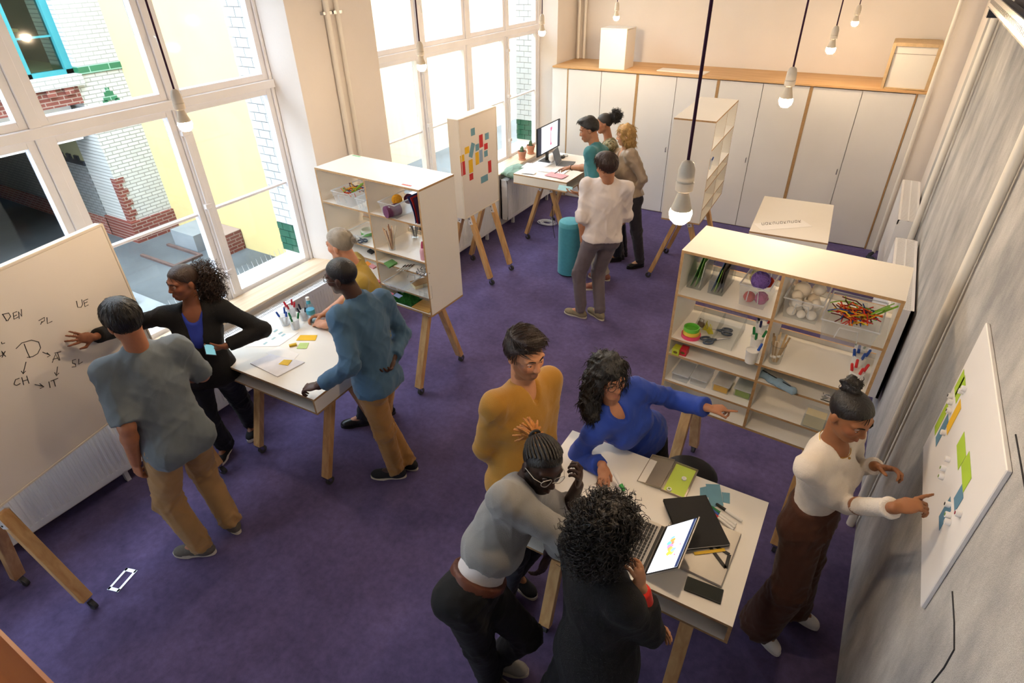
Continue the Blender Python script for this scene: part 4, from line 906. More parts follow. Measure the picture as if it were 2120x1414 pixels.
def make_person(key, label, sp, st):
    """body, then clothing, shoes and hair as children"""
    J = solve(sp); s = J['h'] / 1.78; male = sp.get('male', True); gz = 1.0 if male else 0.88; far = st.get('far', False)
    hb = 0.0085 if far else 0.0061; hc = 0.011 if far else 0.0092
    allp = np.array([J[k] for k in J if k[:2] in ('pe', 'ne', 'he', 'sh', 'el', 'wr', 'kn', 'an', 'hi')])
    lo = allp.min(0) - 0.26; hi = allp.max(0) + 0.26; lo[2] = -0.02
    up, lat, lat2, cf, cf2 = J['up'], J['lat'], J['lat2'], J['chest_f'], J['chest_f2']
    T = np.stack([lat2, cf2, up], 1); P = np.stack([lat, cf, up], 1)
    pel, neck, head = J['pel'], J['neck'], J['head']
    hup = unit(head - neck) * 0.55 + np.array([0, 0, 0.7]); H = frame(J['look'], hup)
    hp = lambda x, y, z: head + H @ (np.array([x, y, z]) * s * (1.0 if male else 0.96))
    origin = np.array([(J['an_l'][0] + J['an_r'][0]) / 2, (J['an_l'][1] + J['an_r'][1]) / 2, 0.0])
    # ---- body
    B = Vox(lo, hi, hb); hs = s * (1.0 if male else 0.96)
    def torso(v, o, k=0.05, bust=True, seat=False):
        v.ell(pel + up * 0.01, (0.150 * s + o, 0.098 * s + o, 0.125 * s + o), P, k)
        v.ell(pel + up * 0.17 * s, ((0.132 if male else 0.116) * s + o, 0.092 * s + o, 0.15 * s + o), P, k)
        v.ell(neck - up * 0.19 * s, ((0.158 if male else 0.138) * s + o, 0.104 * s + o, 0.165 * s + o), T, k)
        if not male and bust:
            for q in (-1, 1): v.ell(neck - up * 0.225 * s + cf2 * 0.085 * s + lat2 * q * 0.062 * s, (0.062 * s + o, 0.045 * s + o, 0.062 * s + o), T, 0.05)
        if seat:
            for q in 'lr': v.ell(J['hip_' + q] - cf * 0.045 * s - up * 0.02, (0.080 * s + o + 0.006, 0.076 * s + o + 0.006, 0.090 * s + o), P, 0.05)
            v.ell(pel + up * 0.06, (0.148 * s + o + 0.006, 0.108 * s + o + 0.006, 0.17 * s), P, 0.05)
            v.ell(pel - up * 0.03, (0.154 * s + o + 0.006, 0.106 * s + o + 0.006, 0.14 * s + o), P, 0.05)
        for q in 'lr': v.cap(neck - up * 0.050 * s, J['sh_' + q] - up * 0.004, 0.050 * s + o * 0.8, 0.050 * s * gz + o * 0.7, 0.07)
    torso(B, -0.008)
    for q in 'lr':
        B.cap(J['sh_' + q], J['el_' + q], 0.050 * s * gz, 0.040 * s * gz, 0.03); fa = J['wr_' + q] - J['el_' + q]
        B.cap(J['el_' + q], J['el_' + q] + fa * 0.3, 0.040 * s * gz, 0.041 * s * gz, 0.02); B.cap(J['el_' + q] + fa * 0.3, J['wr_' + q], 0.040 * s * gz, 0.026 * s * gz, 0.02)
        B.cap(J['hip_' + q], J['kn_' + q], 0.080 * s, 0.054 * s, 0.04); B.cap(J['kn_' + q], J['an_' + q], 0.054 * s, 0.036 * s, 0.03)
        B.cap(J['an_' + q], J['an_' + q] + J['toe_' + q] * 0.12 * s - np.array([0, 0, 0.045]), 0.032 * s, 0.026 * s, 0.02)
        hd = st.get('hand_' + q, {}); d = hd.get('d'); d = unit(fa) if d is None else unit(d)
        hand(B, J['wr_' + q], d, hd.get('p', -lat if q == 'l' else lat), q == 'r', s * (0.98 if male else 0.88), hd.get('curl', (0.35, 0.4, 0.45, 0.5)), hd.get('spread', 0.08), hd.get('thumb', 0.4), hd.get('out', 0.75))
    B.cap(neck - up * 0.05, hp(0, -0.022, -0.055), 0.060 * s * gz, 0.054 * s * gz, 0.03)
    B.ell(hp(0, -0.012, 0.035), (0.075 * hs, 0.095 * hs, 0.083 * hs), H, 0.02)
    B.ell(hp(0, 0.022, -0.032), (0.060 * hs, 0.066 * hs, 0.076 * hs), H, 0.025)
    B.ell(hp(0, 0.060, -0.094), (0.026 * hs, 0.022 * hs, 0.018 * hs), H, 0.02)
    for q in (-1, 1):
        B.cap(hp(q * 0.050, -0.008, -0.050), hp(q * 0.018, 0.052, -0.090), (0.018 if male else 0.015) * hs, 0.018 * hs, 0.02)
        B.ell(hp(q * 0.036, 0.056, -0.022), (0.025 * hs, 0.024 * hs, 0.022 * hs), H, 0.02)
        B.cap(hp(q * 0.048, 0.068, 0.024), hp(q * 0.010, 0.082, 0.024), 0.010 * hs, 0.011 * hs, 0.012)
        B.ell(hp(q * 0.031, 0.093, 0.004), (0.018 * hs, 0.012 * hs, 0.010 * hs), H, 0.010, 's')
        B.ell(hp(q * 0.011, 0.094, -0.033), (0.009 * hs, 0.010 * hs, 0.008 * hs), H, 0.006)
        B.ell(hp(q * 0.077, -0.012, -0.006), (0.009 * hs, 0.019 * hs, 0.030 * hs), H, 0.005)
    B.cap(hp(0, 0.084, 0.010), hp(0, 0.100, -0.030), 0.008 * hs, 0.0118 * hs, 0.008)
    for zz, rr in ((-0.061, 0.0065), (-0.073, 0.0078)):
        for q in (-1, 1): B.cap(hp(0, 0.089, zz), hp(q * 0.019, 0.080, zz + 0.001), rr * hs, 0.004 * hs, 0.004)
    V, F = B.mesh(); V = relax(V, F, 1, 0.35)
    q = ((V - head) @ H) / hs; base = np.array(lin(st['skin'])[:3]); cols = np.tile(base, (len(V), 1))
    lip = np.exp(-((q[:, 2] + 0.067) / 0.011) ** 2 - (q[:, 0] / 0.021) ** 2) * (q[:, 1] > 0.07); cols = cols * (1 - 0.6 * lip[:, None]) + np.array(lin(st.get('lips', '#8c4a42'))[:3]) * 0.6 * lip[:, None]
    ck = np.exp(-((q[:, 2] + 0.025) / 0.03) ** 2 - ((np.abs(q[:, 0]) - 0.045) / 0.025) ** 2) * (q[:, 1] > 0.03); cols = cols * (1 + ck[:, None] * np.array([0.08, -0.06, -0.06]))
    if st.get('beard'):
        bd = ((q[:, 2] < -0.045) | ((np.abs(q[:, 0]) > 0.045) & (q[:, 2] < 0.0))) & (q[:, 1] > 0.0) & (q[:, 2] > -0.125) & (np.abs(q[:, 0]) < 0.09) & ~((np.abs(q[:, 0]) < 0.02) & (np.abs(q[:, 2] + 0.067) < 0.010))
        w = st['beard'][1] * bd[:, None]; cols = cols * (1 - w) + np.array(lin(st['beard'][0])[:3]) * w
    if st.get('shave'):      # cropped hair colours the scalp
        sh = (q[:, 2] > 0.0025 + 0.72 * q[:, 1]) & (q[:, 2] > -0.075) & (np.linalg.norm(q, axis=1) < 0.14) & (q[:, 1] < 0.075) & ~((np.abs(q[:, 0]) > 0.071) & (q[:, 2] < 0.03)); w = 0.8 * sh[:, None]; cols = cols * (1 - w) + np.array(lin(st['shave'])[:3]) * w
    root = mesh_obj('person', V, F, M_SKIN, None, origin, cols); root.location = origin; tag(root, label, 'person')
    def child(name, V, F, m, par=root): return mesh_obj(name, V, F, m, par, origin)
    # ---- eyes, brows
    for q in (-1, 1):
        e = MB(); e.ball(tuple(hp(q * 0.031, 0.073, 0.003) - origin), 0.0120 * hs, 10); eo = e.build('eye', M_EYEW, root, smooth=True)
        e = MB(); e.ball(tuple(hp(q * 0.031, 0.0790, 0.001) - origin), 0.0070 * hs, 8); e.build('iris', M_IRIS, eo, smooth=True)
        e = MB(); e.tube([tuple(hp(q * x, y, z) - origin) for x, y, z in ((0.012, 0.0925, 0.022), (0.028, 0.089, 0.029), (0.046, 0.076, 0.026))], [0.003 * hs, 0.0034 * hs, 0.0016 * hs], 5); e.build('eyebrow', mat('brow_' + st['hairc'], st['hairc'], 0.8), root, smooth=True)
        e = MB(); e.tube([tuple(hp(q * x, y, z) - origin) for x, y, z in ((0.017, 0.0815, 0.004), (0.031, 0.0865, 0.0095), (0.046, 0.0755, 0.004))], 0.0032 * hs, 5); e.build('eyelid', mat('lid_' + st['skin'], st['skin'], 0.5), root, smooth=True)
    # ---- trousers
    tr = st['trousers']; o = tr.get('o', 0.014); W = Vox(lo, hi, 0.0115)
    W.ell(pel + up * 0.01, (0.150 * s + o, 0.102 * s + o, 0.13 * s + o), P, 0.05); W.ell(pel + up * 0.10 * s, (0.135 * s + o * 0.7, 0.095 * s + o * 0.7, 0.12 * s), P, 0.05)
    W.cut(pel + up * tr.get('waist', 0.10) * s, up)
    for q in 'lr':
        W.ell(J['hip_' + q] - cf * 0.045 * s - up * 0.02, (0.075 * s + o, 0.07 * s + o, 0.085 * s + o), P, 0.04)
        k_, a_ = J['kn_' + q], J['an_' + q]; r0, r1, r2 = 0.084 * s + o, tr.get('knee', 0.060) * s + o, tr.get('hem', 0.050) * s + o
        W.cap(J['hip_' + q], k_, r0, r1, 0.03); e_ = a_ + unit(k_ - a_) * tr.get('short', 0.0) + np.array([0, 0, -tr.get('drop', 0.02)])
        W.cap(k_, e_, r1, r2, 0.03, flat=True)
    Vt, Ft = W.mesh(); Vt = relax(Vt, Ft, 2); Vt = folds(Vt, Ft, tr.get('amp', 0.008) * 0.6, 80, 3, [J['kn_l'], J['kn_r'], J['an_l'], J['an_r'], J['hip_l'] + cf * 0.08, J['hip_r'] + cf * 0.08], 0.14, 0.22)
    child('trousers', Vt, Ft, tr['m'])
    if st.get('belt'):
        W = Vox(pel - 0.26, pel + 0.26, hc); c = pel + up * (tr.get('waist', 0.10) * s + 0.012)
        W.ell(pel + up * 0.01, (0.150 * s + o + 0.006, 0.102 * s + o + 0.006, 0.13 * s + o), P, 0.05); W.ell(pel + up * 0.10 * s, (0.138 * s + o, 0.098 * s + o, 0.12 * s), P, 0.05); W.cut(c, up); W.cut(c - up * 0.042, -up); Vb, Fb = W.mesh(); child('belt', Vb, Fb, st['belt'])
    # ---- upper garments (list: inner first)
    for gi, g in enumerate(st['tops']):
        o = g.get('o', 0.014); W = Vox(lo, hi, hc)
        torso(W, o, 0.05, seat=g.get('hem', 0.06) > 0.0)
        if g.get('boxy'): W.ell((neck + pel) / 2 - up * 0.08, (0.152 * s + o, 0.108 * s + o, 0.42 * s), P, 0.04)
        if g.get('skirt'):      # long garment falling below the hips
            W.cap(pel + up * 0.05, pel - up * g['skirt'] * s - cf * g.get('back', 0.02), 0.13 * s + o, 0.15 * s + o, 0.06, flat=True)
        hem = pel - up * g.get('hem', 0.06) * s; W.cut(hem, -up)
        if g.get('flare'): W.ell(hem + up * 0.07, (0.150 * s + o + g['flare'], 0.105 * s + o + g['flare'], 0.09), P, 0.04); W.cut(hem, -up)
        for q in 'lr':
            sl = g.get('sleeve_' + q, g.get('sleeve', 2.0)); sh, el, wr = J['sh_' + q], J['el_' + q], J['wr_' + q]; os_ = g.get('os', o * 0.55); r0, r1, r2 = (0.052 * s * gz + os_), (g.get('re', 0.046) * s * gz + os_), (g.get('rw', 0.033) * s * gz + os_)
            if g.get('puff'): W.cap(sh, sh + (el - sh) * 0.35, r0 + 0.018, r0 + 0.01, 0.03)
            if sl <= 0: continue
            if sl <= 1: W.cap(sh, sh + (el - sh) * sl, r0, r1, 0.055, flat=True)
            else:
                W.cap(sh, el, r0, r1, 0.055); e_ = el + (wr - el) * (sl - 1); W.cap(el, e_, r1, r1 + (r2 - r1) * (sl - 1), 0.015, flat=True)
                if g.get('cuff'): W.cap(e_ - unit(wr - el) * g['cuff'], e_, r1 + (r2 - r1) * (sl - 1) + 0.007, r1 + (r2 - r1) * (sl - 1) + 0.006, 0.008, flat=True)
        if g.get('collar'):
            W.cap(neck - up * 0.05, neck + up * g['collar'] * s + cf2 * 0.004, 0.066 * s * gz + o * 0.5, 0.060 * s * gz + o * 0.5, 0.015, flat=True)
        nk = g.get('neckline')
        if nk: W.cap(neck + up * 0.03 * s + cf2 * 0.06 * s, neck - up * nk[2] * s + cf2 * (0.075 + 0.30 * nk[2]) * s, nk[0] * s, nk[1] * s, 0.006, 's')
        W.cap(neck - up * 0.06, hp(0, -0.02, -0.05), 0.048 * s * gz, 0.046 * s * gz, 0.006, 's')
        Vs, Fs = W.mesh(); Vs = relax(Vs, Fs, 2)
        cen = [J['el_l'], J['el_r'], J['sh_l'] - up * 0.08, J['sh_r'] - up * 0.08, pel + up * 0.08 + lat * 0.1, pel + up * 0.08 - lat * 0.1]
        Vs = folds(Vs, Fs, g.get('amp', 0.008) * 0.42, g.get('freq', 62), 5 + gi, cen, 0.15, g.get('fb', 0.35)); child(g.get('name', 'shirt'), Vs, Fs, g['m'])
    # ---- shoes
    for q in 'lr':
        an, td = J['an_' + q], J['toe_' + q]; b0 = np.array([an[0], an[1], 0.0]); sd = np.array([-td[1], td[0], 0]); so = st['shoe']; k = s * (1.0 if male else 0.90) * so.get('size', 1.0); S_ = Vox(b0 - 0.30, b0 + 0.30, 0.0075); fz = np.array([0, 0, 1.0]); FM = np.stack([sd, td, fz], 1); ag = an[2] - 0.085
        b0 = b0 + np.array([0, 0, ag])
        S_.ell(b0 - td * 0.02 * k + fz * 0.042, (0.038 * k, 0.052 * k, 0.042), FM, 0.02); S_.ell(b0 + td * 0.06 * k + fz * 0.040, (0.040 * k, 0.085 * k, 0.040), FM, 0.03); S_.ell(b0 + td * 0.135 * k + fz * 0.032, (0.043 * k, 0.062 * k, 0.031), FM, 0.02)
        S_.cap(b0 + fz * 0.05, b0 + fz * so.get('top', 0.09) - td * 0.004, 0.044 * k, 0.040 * k, 0.02, flat=True); S_.cut(b0 + fz * 0.014, -fz)
        Vh, Fh = S_.mesh(); Vh = relax(Vh, Fh, 1); sh = child('shoe', Vh, Fh, so['m'])
        ol = []
        for t_ in np.linspace(0, 2 * math.pi, 28, endpoint=False):
            c_, s_ = math.cos(t_), math.sin(t_); yy = 0.065 + 0.135 * s_; ww = (0.045 if s_ > 0 else 0.038) * (1 - 0.18 * math.exp(-((yy - 0.04) / 0.04) ** 2)); p_ = b0 + (td * yy + sd * ww * (abs(c_) ** 0.75) * (1 if c_ >= 0 else -1)) * k - origin; ol.append((p_[0], p_[1]))
        MB().prism(ol, 0.002 + ag, so.get('sole', 0.022) + ag).build('sole', so['sm'], sh, smooth=True)
        if so.get('laces'):
            lm = MB()
            for i in range(4): c_ = b0 + td * (0.055 + 0.022 * i) * k + fz * (0.083 - 0.008 * i) - origin; lm.tube([tuple(c_ + sd * 0.022 * k - fz * 0.006), tuple(c_ + fz * 0.002), tuple(c_ - sd * 0.022 * k - fz * 0.006)], 0.003, 5)
            lm.build('laces', so['laces'], sh)
    st['hair'](root, J, H, hp, hs, child, st, origin)
    for ex in st.get('extra', ()): ex(root, J, H, hp, hs, child, origin)
    return root, J
# ------------------------------------------------------------------ hair
def hair_mat(c): return mat('hair_' + c, c, 0.42, 0.25, 30, 0.5, 160, stretch=(1, 1, 0.25), spec=0.5)
def hair_cap(hp, H, hs, th, zf=0.072, nape=-0.062, adds=(), slope=0.758, back=0.0, cuts=()):
    c = hp(0, 0, 0.0); v = Vox(c - 0.24, c + 0.24, 0.0062)
    v.ell(hp(0, -0.012 - back * 0.5, 0.035), ((0.075 + th * 0.8) * hs, (0.095 + th * 0.8 + back * 0.5) * hs, (0.083 + th) * hs), H, 0.02)
    v.cut(hp(0, 0.085, zf), H @ np.array([0, slope, -1.0]))
    v.cut(hp(0, 0, nape), H @ np.array([0, 0, -1.0]))
    for a in adds: v.ell(hp(*a[:3]), tuple(np.array(a[3:6]) * hs), H, a[6] if len(a) > 6 else 0.025)
    for a in cuts: v.ell(hp(*a[:3]), tuple(np.array(a[3:6]) * hs), H, 0.01, 's')
    V, F = v.mesh(); return relax(V, F, 1), F
def surf_strands(V, F, H, n, flow, L, r, seed, lift=0.1, **kw):
    rg = np.random.default_rng(seed); N = vnormals(V, F); i = rg.choice(len(V), min(n, len(V)), replace=False)
    fl = np.array([flow(H.T @ (V[k] - V.mean(0))) if callable(flow) else flow for k in i]) @ H.T
    t = fl - N[i] * (fl * N[i]).sum(1)[:, None]; t /= np.maximum(np.linalg.norm(t, axis=1), 1e-6)[:, None]
    return strands(V[i] - N[i] * 0.002, t + N[i] * lift, L, r, seed, **kw)
def short_hair(th=0.016, zf=0.072, adds=(), n=420, L=0.05, r=0.0022, flow=(0, 1, -0.2), curl=0.0, nape=-0.062, jitter=0.25, cuts=(), lift=0.06, grow=0.07):
    def f(root, J, H, hp, hs, child, st, origin):
        V, F = hair_cap(hp, H, hs, th, zf, nape, adds, cuts=cuts)
        S = surf_strands(V, F, H, n, flow, L * hs, r, 7, lift=lift, curl=curl, jitter=jitter, shell=(hp(0, -0.012, 0.035), H, np.array([0.075, 0.095, 0.083]) * hs), grow=grow)
        V2, F2 = join_vf([(V, F), S]); child('hair', V2, F2, hair_mat(st['hairc']))
    return f
def crown_flow(q): return (q[0] * 0.6, q[1] + 0.05, -0.35)
def mass_hair(cap_th, adds, n, L, r, curl, turns, flow, zf=0.074, jitter=0.3, lift=0.2, cap_flow=(0, -1, -0.2), tie=None, tuft=None, seg=9, cuts=()):
    """cap drawn over the skull plus a body of loose hair given by ellipsoids in the head frame"""
    def f(root, J, H, hp, hs, child, st, origin):
        V, F = hair_cap(hp, H, hs, cap_th, zf, -0.07, cuts=cuts); S = surf_strands(V, F, H, 260, cap_flow, 0.06 * hs, 0.0018, 3, lift=0.03, jitter=0.12, shell=(hp(0, -0.012, 0.035), H, np.array([0.075, 0.095, 0.083]) * hs), grow=0.02)
        c = hp(0, 0, 0); m = Vox(c - 0.5, c + 0.5, 0.0085)
        for a in adds: m.ell(hp(*a[:3]), tuple(np.array(a[3:6]) * hs), H, 0.03)
        for a in cuts: m.ell(hp(*a[:3]), tuple(np.array(a[3:6]) * hs), H, 0.01, 's')
        Vm, Fm = m.mesh(); Vm = folds(relax(Vm, Fm, 1), Fm, 0.007 if curl else 0.004, 140 if curl else 90, 2, (), 0.1, 1.0)
        S2 = surf_strands(Vm, Fm, H, n, flow, L * hs, r, 11, lift=lift, curl=curl, turns=turns, jitter=jitter, seg=seg)
        V2, F2 = join_vf([(V, F), S, (Vm, Fm), S2]); ho = child('hair', V2, F2, hair_mat(st['hairc']))
        if tie is not None:
            b = MB(); ctr = np.array(tie[:3]); b.tube([tuple(hp(*(ctr + tie[3] * np.array([math.cos(a), math.sin(a) * tie[5], math.sin(a) * tie[4]]))) - origin) for a in np.linspace(0, 6.28, 14, endpoint=False)], 0.008 * hs, 6, closed=True); b.build('hair_tie', M_BLACK, ho, smooth=True)
    return f
def dread_hair(root, J, H, hp, hs, child, st, origin):
    V, F = hair_cap(hp, H, hs, 0.005, 0.074, -0.05); knot = np.array([0, -0.105, 0.075]); parts = [(V, F)]; rg = np.random.default_rng(4)
    rows = []
    for i in range(17):
        a = -1.45 + 2.9 * i / 16; x0, z0 = math.sin(a) * 0.078, 0.035 + math.cos(a) * 0.062; y0 = 0.062 - 0.075 * abs(math.sin(a)) ** 2
        pts = []
        for t in np.linspace(0, 1, 12):
            q = np.array([x0, y0, z0]) * (1 - t) + knot * t; c = np.array([0, -0.012, 0.035]); d = q - c; rr = np.array([0.081, 0.101, 0.089]); d = d / max(np.linalg.norm(d / rr), 1e-3) if t < 0.93 else d
            pts.append(tuple(hp(*(c + d)) - origin))
        rows.append(pts)
    b = MB()
    for p in rows: b.tube(p, [0.0062 * hs * (1 + 0.14 * (k % 2)) for k in range(12)], 6)
    ho = child('hair', V, F, hair_mat(st['hairc'])); b.build('braids', hair_mat(st['hairc']), ho, smooth=True)
    b = MB()
    for p in rows[4:13]: b.tube([tuple(np.array(v) + (H @ np.array([0, 0, 0.0025]))) for v in p[3:9]], 0.0035 * hs, 5)
    b.build('bleached_braids', hair_mat('#a8682c'), ho, smooth=True)
    b = MB()
    for i in range(46):
        d = unit(np.array([rg.normal() * 0.65, -1.0, rg.normal() * 0.55 - 0.25])); L = 0.065 + 0.035 * rg.random(); k = knot + rg.normal(size=3) * 0.008
        b.tube([tuple(hp(*(k + d * L * t + np.array([0, 0, -0.025 * t * t]))) - origin) for t in (0, 0.35, 0.7, 1.0)], [0.006 * hs, 0.0056 * hs, 0.0052 * hs, 0.0042 * hs], 5)
    b.build('tied_tuft', hair_mat('#b5742f'), ho, smooth=True)
    b = MB(); b.tube([tuple(hp(*(knot + 0.024 * np.array([math.cos(a), 0.0, math.sin(a)]))) - origin) for a in np.linspace(0, 6.28, 12, endpoint=False)], 0.007, 6, closed=True); b.build('hair_tie', M_BLACK, ho)
def glasses(m, round_=True, w=0.024, hgt=0.019):
    def f(root, J, H, hp, hs, child, origin):
        b = MB()
        for q in (-1, 1):
            ring = [tuple(hp(q * 0.033 + w * math.cos(a) * (1 if round_ else min(1, 1.15)), 0.098 - 0.006 * abs(math.cos(a)), 0.0 + hgt * math.sin(a)) - origin) for a in np.linspace(0, 6.283, 18, endpoint=False)]
            b.tube(ring, 0.0018 * hs, 5, closed=True)
            b.tube([tuple(hp(q * x, y, z) - origin) for x, y, z in ((0.057, 0.090, 0.004), (0.076, 0.06, 0.004), (0.083, 0.0, 0.004), (0.082, -0.02, -0.008))], 0.0016 * hs, 5)
        b.tube([tuple(hp(x, 0.104, 0.003) - origin) for x in (-0.01, 0, 0.01)], 0.0018 * hs, 5)
        g = b.build('glasses', m, root, smooth=True)
        for q in (-1, 1):
            l = MB(); n = 14; vs = [tuple(hp(q * 0.033 + w * 0.94 * math.cos(a), 0.097 - 0.006 * abs(math.cos(a)), hgt * 0.94 * math.sin(a)) - origin) for a in np.linspace(0, 6.283, n, endpoint=False)]
            l.add(vs, [tuple(range(n))]); l.build('lens', M_GLASS, g)
    return f
def ring_band(a, b, t, r, m, name, th=0.004):
    def f(root, J, H, hp, hs, child, origin):
        A, B_ = J[a], J[b]; c = A + (B_ - A) * t; d = unit(B_ - A); x = unit(np.cross(d, [0.3, 0.5, 0.8])); y = np.cross(d, x); mb = MB()
        mb.tube([tuple(c + (x * math.cos(k) + y * math.sin(k)) * r - origin) for k in np.linspace(0, 6.28, 16, endpoint=False)], th, 6, closed=True); o = mb.build(name, m, root, smooth=True)
        if name == 'wristwatch': MB().ball(tuple(c + np.array([0, -0.4, 0.9]) * r - origin), (0.016, 0.016, 0.012), 10).build('watch_face', m, o, smooth=True)
    return f
def necklace(root, J, H, hp, hs, child, origin):
    c = J['neck']; u, l, f_ = J['up'], J['lat2'], J['chest_f2']; pts = [c + u * (0.02 - 0.055 * (1 - math.cos(a)) / 2) + l * 0.064 * math.sin(a) + f_ * (-0.055 + 0.135 * (1 - math.cos(a)) / 2) - origin for a in np.linspace(0, 6.28, 22, endpoint=False)]
    b = MB(); b.tube([tuple(p) for p in pts], 0.002, 5, closed=True); b.ball(tuple(c + u * -0.045 + f_ * 0.085 - origin), 0.006, 8); b.build('necklace', mat('gold', '#c79a4b', 0.25, metal=1.0), root, smooth=True)
def collar_wings(m):
    def f(root, J, H, hp, hs, child, origin):
        c, u, l, f_ = J['neck'], J['up'], J['lat2'], J['chest_f2']; b = MB()
        for q in (-1, 1):
            P_ = [c - f_ * 0.07 + u * 0.035, c + l * q * 0.075 + u * 0.03 - f_ * 0.01, c + f_ * 0.07 + l * q * 0.012 - u * 0.02]; Q_ = [c - f_ * 0.088 - u * 0.012, c + l * q * 0.098 - u * 0.012 - f_ * 0.012, c + f_ * 0.088 + l * q * 0.05 - u * 0.065]
            for i in range(2):
                v = [P_[i], P_[i + 1], Q_[i + 1], Q_[i]]; n = unit(np.cross(v[1] - v[0], v[3] - v[0])) * 0.003
                b.add([tuple(p - origin + n) for p in v] + [tuple(p - origin - n) for p in v], [(0, 1, 2, 3), (7, 6, 5, 4), (0, 4, 5, 1), (1, 5, 6, 2), (2, 6, 7, 3), (3, 7, 4, 0)])
        b.build('collar', m, root)
    return f
# ------------------------------------------------------------------ fabrics
def cloth(name, c, rough=0.85, b=0.25, bs=350, **k): return mat(name, c, rough, 0.08, 9, b, bs, sheen=k.pop('sheen', 0.15), **k)
C_TEE = cloth('grey_tee_jersey', '#666f75'); C_KHAKI = cloth('khaki_twill', '#a78356'); C_CHINO = cloth('tan_chino', '#9f7440'); C_DENIM = cloth('blue_chambray', '#3f5f7c', b=0.4)
C_BLACK = cloth('black_knit', '#0b0b0e', b=0.4, bs=220, sheen=0.02); C_BLUETOP = cloth('royal_blue_jersey', '#26389a'); C_JEANS = cloth('dark_jeans', '#10151f', sheen=0.04); C_OLIVE = cloth('mustard_olive_cotton', '#a58c40'); C_NAVY = cloth('navy_wool', '#171b2a')
C_MUST = cloth('mustard_wool', '#a97a2c', b=0.35, bs=260, sheen=0.3); C_BLOUSE = cloth('cobalt_blouse', '#2444a6', 0.7); C_BLKT = cloth('black_trousers', '#0a0a0c', sheen=0.02); C_GREY = cloth('grey_marl_sweater', '#8f8d8b', b=0.35, bs=260); C_WTEE = cloth('white_cotton', '#ded5d2')
C_CREAM = cloth('cream_rib_knit', '#e2d8cc', b=0.4, bs=200); C_BROWN = cloth('brown_wide_twill', '#4c2b1c'); C_TEAL = cloth('teal_jersey', '#3c7a82'); C_STONE = cloth('stone_cotton', '#9c9488'); C_SATIN = cloth('taupe_satin', '#a08c78', 0.35, 0.1); C_CHAR = cloth('charcoal_wool', '#33323a'); C_SHIRT = cloth('pale_grey_cotton', '#d2c8c4'); C_GTRS = cloth('grey_check_wool', '#6a6064')
C_RED = cloth('red_jersey', '#d02a1e')
def camo():
    m = cloth('camouflage_cotton', '#7d7a58'); nt = m.node_tree; N = nt.nodes; L = nt.links; tc = N.new('ShaderNodeTexCoord'); v = N.new('ShaderNodeTexNoise'); v.inputs['Scale'].default_value = 18; L.new(tc.outputs['Object'], v.inputs[0])
    r = N.new('ShaderNodeValToRGB'); r.color_ramp.interpolation = 'CONSTANT'; e = r.color_ramp.elements; e[0].color = lin('#5a5a3e'); e[1].position = 0.45; e[1].color = lin('#8d8666'); x = e.new(0.56); x.color = lin('#b0a88a'); x = e.new(0.63); x.color = lin('#6d6146'); L.new(v.outputs[0], r.inputs[0]); L.new(r.outputs[0], N['Principled BSDF'].inputs['Base Color']); return m
C_CAMO = camo()
S_BLK = mat('black_leather', '#141416', 0.3, 0.08, 20); S_GREY = mat('grey_canvas', '#5f5a54', 0.85, 0.1, 40); S_SUEDE = mat('olive_suede', '#857a62', 0.9, 0.1, 40); S_WHT = mat('white_leather', '#e3ddd8', 0.45, 0.03); S_SOLE = mat('offwhite_rubber', '#d2c8b6', 0.7, 0.05); S_TAN = mat('red_brown_leather', '#8a5648', 0.5, 0.1, 20); S_LG = mat('light_grey_mesh', '#8f8a84', 0.85, 0.1, 40); S_DS = mat('dark_rubber', '#1c1b1b', 0.7); S_CANV = mat('black_canvas', '#1b1c20', 0.85, 0.1, 40)

